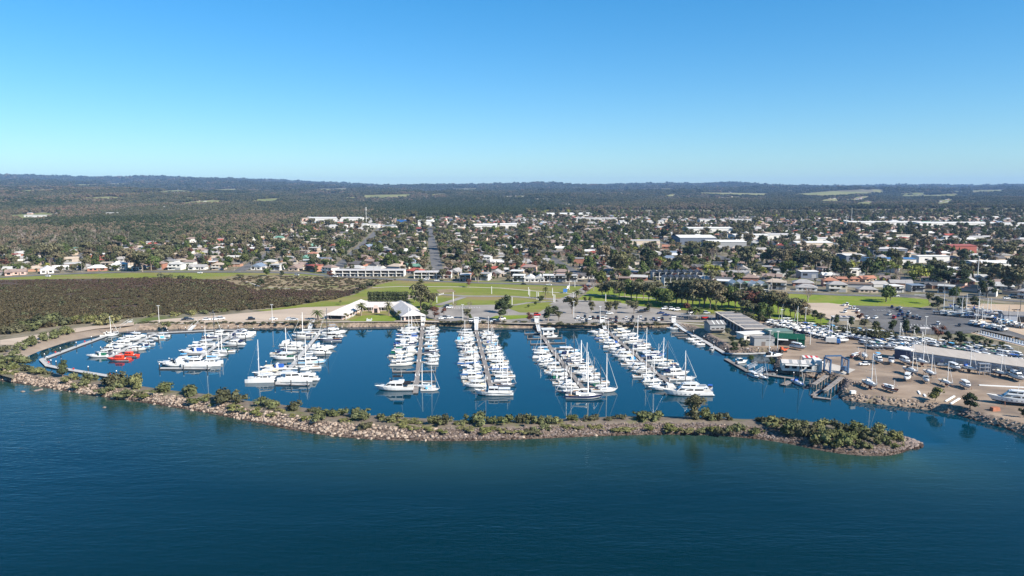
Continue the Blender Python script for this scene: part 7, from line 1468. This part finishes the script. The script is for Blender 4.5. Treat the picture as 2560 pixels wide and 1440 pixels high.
for _ in range(3600):
    px_, py_ = rr.uniform(-100, 2660), rr.uniform(482, 600) if rr.random() < .2 else rr.uniform(492, 548); p_ = GT(px_, py_)
    if in_town(p_[0], p_[1]) or (px_ < 330 and py_ > 560) or (1000 < px_ < 1400 and 505 < py_ < 552): continue
    if rr.random() < (.10 if px_ < 1000 else .9) : rest.append((99, p_[0], p_[1]))
# the houses beyond: one mass of real roofs and walls
V, F, MI = [], [], []; mats_ = [m for _, m in WM] + [m for _, m in RM] + [M['glass']]
for (rw, x, y) in rest:
    w, d, h_ = rr.uniform(11, 16), rr.uniform(8.5, 11), rr.choice((2.8, 2.8, 2.8, 5.4)); rise = rr.uniform(1.6, 2.6); hip = rr.choice((0, w * .3)); wi, ri = rr.randrange(len(WM)), len(WM) + rr.choices(range(len(RM)), ROOFW)[0]
    ang = math.atan2(esp(x + 10) - esp(x - 10), 20) + rr.choice((0, 0, math.pi / 2)); z = terrain(x, y); ca, sa = math.cos(ang), math.sin(ang); b = len(V); q = lambda u, v, t: (x + u * ca - v * sa, y + u * sa + v * ca, z + t)
    W2, D2 = w / 2, d / 2; V += [q(-W2, -D2, -2), q(W2, -D2, -2), q(W2, D2, -2), q(-W2, D2, -2), q(-W2, -D2, h_), q(W2, -D2, h_), q(W2, D2, h_), q(-W2, D2, h_)]; F += [(b, b + 1, b + 5, b + 4), (b + 1, b + 2, b + 6, b + 5), (b + 2, b + 3, b + 7, b + 6), (b + 3, b, b + 4, b + 7)]; MI += [wi] * 4
    b = len(V); W2 += .6; D2 += .6; V += [q(-W2, -D2, h_), q(W2, -D2, h_), q(W2, D2, h_), q(-W2, D2, h_), q(-W2 + hip, 0, h_ + rise), q(W2 - hip, 0, h_ + rise)]; F += [(b, b + 1, b + 5, b + 4), (b + 2, b + 3, b + 4, b + 5), (b + 3, b, b + 4), (b + 1, b + 2, b + 5)]; MI += [ri] * 4
    for u in (-w * .28, w * .22):
        b = len(V); V += [q(u - 1, -d / 2 - .06, .9), q(u + 1, -d / 2 - .06, .9), q(u + 1, -d / 2 - .06, 2.2), q(u - 1, -d / 2 - .06, 2.2)]; F.append((b, b + 1, b + 2, b + 3)); MI.append(len(mats_) - 1)
me = bpy.data.meshes.new('house_mass'); me.from_pydata(V, [], F); [me.materials.append(m) for m in mats_]; me.polygons.foreach_set('material_index', MI); me.update(); hm = stuff(obj('house_mass', me)); hm['label'] = 'mass of small distant houses filling the town'

# ------------------------------------------------------------------ trees of the town: the largest as things, the rest as a mass
rr = random.Random(90); cand = []; hgrid = {}
for (rw, x, y) in plots: hgrid.setdefault((int(x // 20), int(y // 20)), []).append((x, y))
def near_house(x, y, m):
    for i in (-1, 0, 1):
        for j in (-1, 0, 1):
            for (hx, hy) in hgrid.get((int(x // 20) + i, int(y // 20) + j), ()):
                if abs(hx - x) < m and abs(hy - y) < m * .8: return True
    return False
y = 612.0
while y < 2400:
    step = 8.6 if y < 1500 else 11
    x = -.8 * y - 60
    while x < .8 * y + 60:
        tx, ty = x + rr.uniform(-4.5, 4.5), y + rr.uniform(-4.5, 4.5); x += step
        o_ = ty - esp(tx)
        if o_ < 12 or not in_town(tx, ty) or not clear_of_big(tx, ty, 0) or not clear_of_streets(tx, ty, 6.5): continue
        if near_house(tx, ty, 7.6): continue
        if rr.random() < (.36 if o_ < 30 else .36): continue
        cand.append((tx, ty, o_))
    y += step
MIX = ['gum'] * 8 + ['round'] * 6 + ['dark'] * 5 + ['bare'] * 3 + ['redleaf'] * 2 + ['yellow', 'cypress', 'cypress']
town_trees = []
for (tx, ty, o_) in cand:
    k = rr.choice(MIX); h_ = min(17, rr.lognormvariate(1.74, .42)) * (1.25 if k in ('gum',) else 1.0) * (.75 if o_ < 30 else 1.05); town_trees.append((h_ / ty, tx, ty, h_, k))
vis = [t for t in town_trees if in_view(t[1], t[2])]; vis.sort(reverse=True)
SW = [(640, 'left end of town'), (1280, 'left middle of town'), (1920, 'right middle of town'), (2700, 'right end of town')]
chosen = vis[:280]; chosen_set = set(id(t) for t in chosen); cn = {}
for t in sorted(chosen, key=lambda t: to_px(t[1], t[2])[0]):
    px = to_px(t[1], t[2])[0]; sw = next(w for lim, w in SW if px < lim); cn[(sw, t[4])] = cn.get((sw, t[4]), 0) + 1
    tree(t[4], (t[1], t[2], LAND), t[3], 'large %s among houses, %s such from left, %s' % (TREE_WORDS[t[4]], nth(cn[(sw, t[4])]), sw), 'large trees among the houses', rr)
# groups of tall trees that stand out above the roofs
TALL = [(285, 652, 40, 'gum'), (300, 660, 44, 'gum'), (318, 668, 48, 'gum'), (338, 676, 54, 'gum'), (356, 680, 56, 'gum'), (378, 676, 60, 'round'), (396, 668, 44, 'gum'), (412, 660, 36, 'gum'), (250, 640, 26, 'dark'), (445, 640, 30, 'dark'), (455, 655, 30, 'gum'), (705, 648, 42, 'dark'), (720, 640, 40, 'gum'), (690, 628, 32, 'gum'), (742, 632, 36, 'gum'), (560, 650, 30, 'gum'), (610, 660, 30, 'round'), (668, 690, 22, 'round'), (780, 660, 24, 'gum'), (990, 640, 32, 'dark'), (1005, 655, 34, 'dark'), (1145, 660, 42, 'dark'), (1150, 640, 36, 'gum'), (1215, 640, 36, 'round'),
        (1330, 640, 44, 'gum'), (1352, 632, 50, 'gum'), (1365, 610, 38, 'gum'), (1425, 655, 34, 'bare'), (1445, 650, 32, 'redleaf'), (1612, 662, 44, 'dark'), (1630, 668, 42, 'dark'), (1648, 668, 32, 'yellow'), (1570, 650, 30, 'gum'), (1510, 640, 26, 'dark'), (1660, 600, 30, 'dark'), (1770, 690, 40, 'yellow'), (1790, 692, 36, 'yellow'), (1845, 712, 30, 'round'), (1935, 660, 40, 'gum'), (1955, 668, 46, 'gum'), (1975, 664, 42, 'gum'), (2000, 672, 46, 'dark'), (2020, 676, 44, 'gum'), (2045, 670, 44, 'gum'), (2070, 678, 46, 'gum'), (2090, 690, 48, 'dark'), (2110, 694, 46, 'dark'), (2132, 680, 36, 'yellow'), (2165, 696, 48, 'dark'), (2180, 690, 40, 'round'), (2225, 690, 46, 'yellow'), (2245, 706, 40, 'bare'), (2285, 700, 46, 'yellow'), (2300, 704, 44, 'yellow'), (2320, 698, 42, 'bare'), (2345, 712, 46, 'dark'), (2370, 712, 44, 'dark'), (2400, 700, 36, 'bare'), (2410, 716, 44, 'dark'), (2485, 640, 44, 'gum'), (2500, 650, 46, 'gum'), (2540, 690, 50, 'gum'), (2465, 690, 36, 'dark')]
rr = random.Random(33); tc_ = {}
for (x, y, ph, k) in sorted(TALL):
    p = G(x, y); sw = next(w for lim, w in SW if x < lim); tc_[(sw, k)] = tc_.get((sw, k), 0) + 1
    tree(k, (p[0], p[1], LAND), min(19, ph * p[1] / F_PX), 'outstanding tall %s above the roofs, %s from left, %s' % (TREE_WORDS[k], nth(tc_[(sw, k)]), sw), 'tall trees above the roofs', rr, rr.uniform(1.0, 1.35))
def whole(kind, i):
    """crown and trunk in one mesh, for the mass of trees"""
    tr, cr = TREES[kind][i]; a = np.array([v.co[:] for v in tr.vertices]); b = np.array([v.co[:] for v in cr.vertices]); F = [tuple(p.vertices) for p in tr.polygons]; n = len(a); F2 = [tuple(j + n for j in p.vertices) for p in cr.polygons]
    me = bpy.data.meshes.new('tree_whole'); me.from_pydata(np.concatenate([a, b]).tolist(), [], F + F2); me.materials.append(tr.materials[0]); me.materials.append(cr.materials[0]); me.polygons.foreach_set('material_index', [0] * len(F) + [1] * len(F2)); me.update(); return me
order = []; WK = []
for k in ('gum', 'round', 'dark', 'bare', 'redleaf', 'yellow', 'cypress'):
    for i in range(min(3, len(TREES[k]))): order.append(k); WK.append(whole(k, i))
tcol = proto_collection('town_tree', WK); pick = {k: [i for i, q in enumerate(order) if q == k] for k in set(order)}
pts, idx, scl, rot = [], [], [], []
for t in town_trees:
    if id(t) in chosen_set: continue
    s = t[3] / 10; ws = s * rr.uniform(.9, 1.3); pts.append((t[1], t[2], terrain(t[1], t[2]))); idx.append(rr.choice(pick[t[4]])); scl.append((ws, ws, s)); rot.append(rr.uniform(0, 6.28))
scatter('town_trees_mass', tcol, pts, idx, scl, rot)['label'] = 'mass of garden and street trees among the houses'

# ------------------------------------------------------------------ the woods beyond
def wood_clump(seed, m, n=5, trunk=True):
    r = random.Random(seed); bl = []
    for k in range(n):
        x, y, h_ = r.uniform(-5, 5), r.uniform(-5, 5), r.uniform(7, 11)
        for j in range(2): bl.append(((x + r.uniform(-1, 1), y + r.uniform(-1, 1), h_ - j * 2.4 - 1), (r.uniform(1.8, 2.9), r.uniform(1.8, 2.9), r.uniform(1.5, 2.3))))
    vf = foliage(bl, 1.15, .8, seed, .78); return fmesh('wood', vf, m)
def pine_clump(seed):
    r = random.Random(seed); bl = []
    for k in range(5):
        x, y, h_ = r.uniform(-5, 5), r.uniform(-5, 5), r.uniform(10, 14)
        for j in range(4): w = 2.3 * (1 - j * .2); bl.append(((x, y, h_ * (.3 + .2 * j)), (w, w, h_ * .13)))
    return fmesh('wood', foliage(bl, 1.1, .8, seed, .8), M['pine'])
def snag_clump(seed):
    r = random.Random(seed); mb = MB()
    for k in range(8):
        x, y, h_ = r.uniform(-5, 5), r.uniform(-5, 5), r.uniform(5, 9); mb.tube((x, y, 0), (x + r.uniform(-.8, .8), y, h_), .16, .06, 3)
        for j in range(4): z = h_ * r.uniform(.4, .9); mb.tube((x, y, z), (x + r.uniform(-2, 2), y + r.uniform(-2, 2), z + r.uniform(1, 2.2)), .09, .03, 3)
    return mb.mesh('wood', M['pale_bark'])
M['forest2'] = leafmat('forest_brown_leaves', (0.10, 0.082, 0.055), (0.125, 0.10, 0.07)); M['forest3'] = leafmat('forest_blue_haze_leaves', (0.040, 0.052, 0.036), (0.055, 0.062, 0.042))
wcol = proto_collection('wood_clump', [wood_clump(300 + i, M[('forest', 'forest', 'forest', 'forest2', 'forest3')[i]]) for i in range(5)] + [pine_clump(320 + i) for i in range(2)] + [snag_clump(330 + i) for i in range(2)] + [wood_clump(340 + i, M['dark'], 4) for i in range(2)] + [wood_clump(350 + i, M['mangrove'], 6) for i in range(2)])
PADP = [[(sum(q[0] for q in L) / len(L) + (x - sum(q[0] for q in L) / len(L)) * 1.03, sum(q[1] for q in L) / len(L) + (y - sum(q[1] for q in L) / len(L)) * 1.3 + (.6 if y > sum(q[1] for q in L) / len(L) else 0)) for x, y in L] for L in PAD]
PADB = [(P, (min(q[0] for q in P), max(q[0] for q in P), min(q[1] for q in P), max(q[1] for q in P))) for P in PADP]
rr = random.Random(14); pts, idx, scl, rot = [], [], [], []
far_h = {}
for (rw, hx, hy) in rest:
    if rw == 99: far_h.setdefault((int(hx // 60), int(hy // 60)), []).append((hx, hy))
y = 690.0
while y < 12500:
    step = max(9.5, y / 165.0); x = -.80 * y - 80
    while x < .80 * y + 80:
        tx, ty = x + rr.uniform(-.5, .5) * step, y + rr.uniform(-.5, .5) * step; x += step
        z = terrain(tx, ty); px, py = to_px(tx, ty, z)
        if ty < 2600 and (in_town(tx, ty) or not clear_of_big(tx, ty, 2)): continue
        if ty - esp(tx) < 25: continue
        if py < 560 and any(b_[0] < px < b_[1] and b_[2] < py < b_[3] and inside(px, py, P) for P, b_ in PADB): continue
        if ty >= 2600 and not clear_of_big(tx, ty, 4): continue
        if ty > 1900 and rr.random() < .10: continue
        if any(abs(hx - tx) < 11 and -22 - step < ty - hy < 12 for i in (-1, 0, 1) for j in (-1, 0, 1) for hx, hy in far_h.get((int(tx // 60) + i, int(ty // 60) + j), ())): continue
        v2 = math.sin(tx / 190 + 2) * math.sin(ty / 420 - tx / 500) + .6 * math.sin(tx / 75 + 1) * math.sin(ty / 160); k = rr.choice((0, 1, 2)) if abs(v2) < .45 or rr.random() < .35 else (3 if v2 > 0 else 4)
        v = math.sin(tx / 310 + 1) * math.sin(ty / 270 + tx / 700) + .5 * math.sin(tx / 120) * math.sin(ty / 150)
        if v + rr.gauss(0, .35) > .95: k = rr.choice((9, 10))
        if ty > 3000 and rr.random() < .75 * sstep(3000, 7000, ty): k = rr.choice((4, 4, 9, 10))  # distance haze put into colour: darker, bluer clumps picked far off
        if 1000 < px + rr.gauss(0, 60) < 1390 and 505 < py + rr.gauss(0, 7) < 552 - .03 * abs(px - 1200): k = rr.choice((5, 6))
        if px < 780 and 560 < py < 622 and rr.random() < .16: k = rr.choice((7, 8))
        if px < 330 and 585 < py < 655: k = rr.choice((11, 12, 11, 12, 7)) if rr.random() < .8 else k
        s = step / 9.5 * rr.uniform(.85, 1.2) * (.72 if k in (11, 12) else 1); hz = (.9 if k < 5 else 1.0) * rr.uniform(.8, 1.25) * (1 + .25 * (step / 9.5 - 1)); hz *= .55 if k in (11, 12) else (1.5 if ty > 6000 and rr.random() < .12 else 1)
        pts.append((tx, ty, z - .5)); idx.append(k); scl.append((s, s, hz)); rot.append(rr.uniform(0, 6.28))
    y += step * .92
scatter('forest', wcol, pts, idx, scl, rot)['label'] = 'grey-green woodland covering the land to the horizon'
print('COUNTS plots', len(plots), 'houses', made, 'rest', len(rest), 'town trees', len(town_trees), 'forest', len(pts))

# ------------------------------------------------------------------ the air: pale haze over everything
hz = bpy.data.materials.new('haze_air'); hz.use_nodes = True; t = hz.node_tree; t.nodes.clear(); vo = t.nodes.new('ShaderNodeVolumePrincipled'); oo = t.nodes.new('ShaderNodeOutputMaterial')
vo.inputs['Color'].default_value = (0.34, 0.58, 1.0, 1); vo.inputs['Density'].default_value = 4.0e-5; vo.inputs['Anisotropy'].default_value = 0.0
t.links.new(vo.outputs[0], oo.inputs['Volume'])
stuff(MB().box(-18500, 18500, -9500, 16500, -3.5, 330).build('haze', hz))
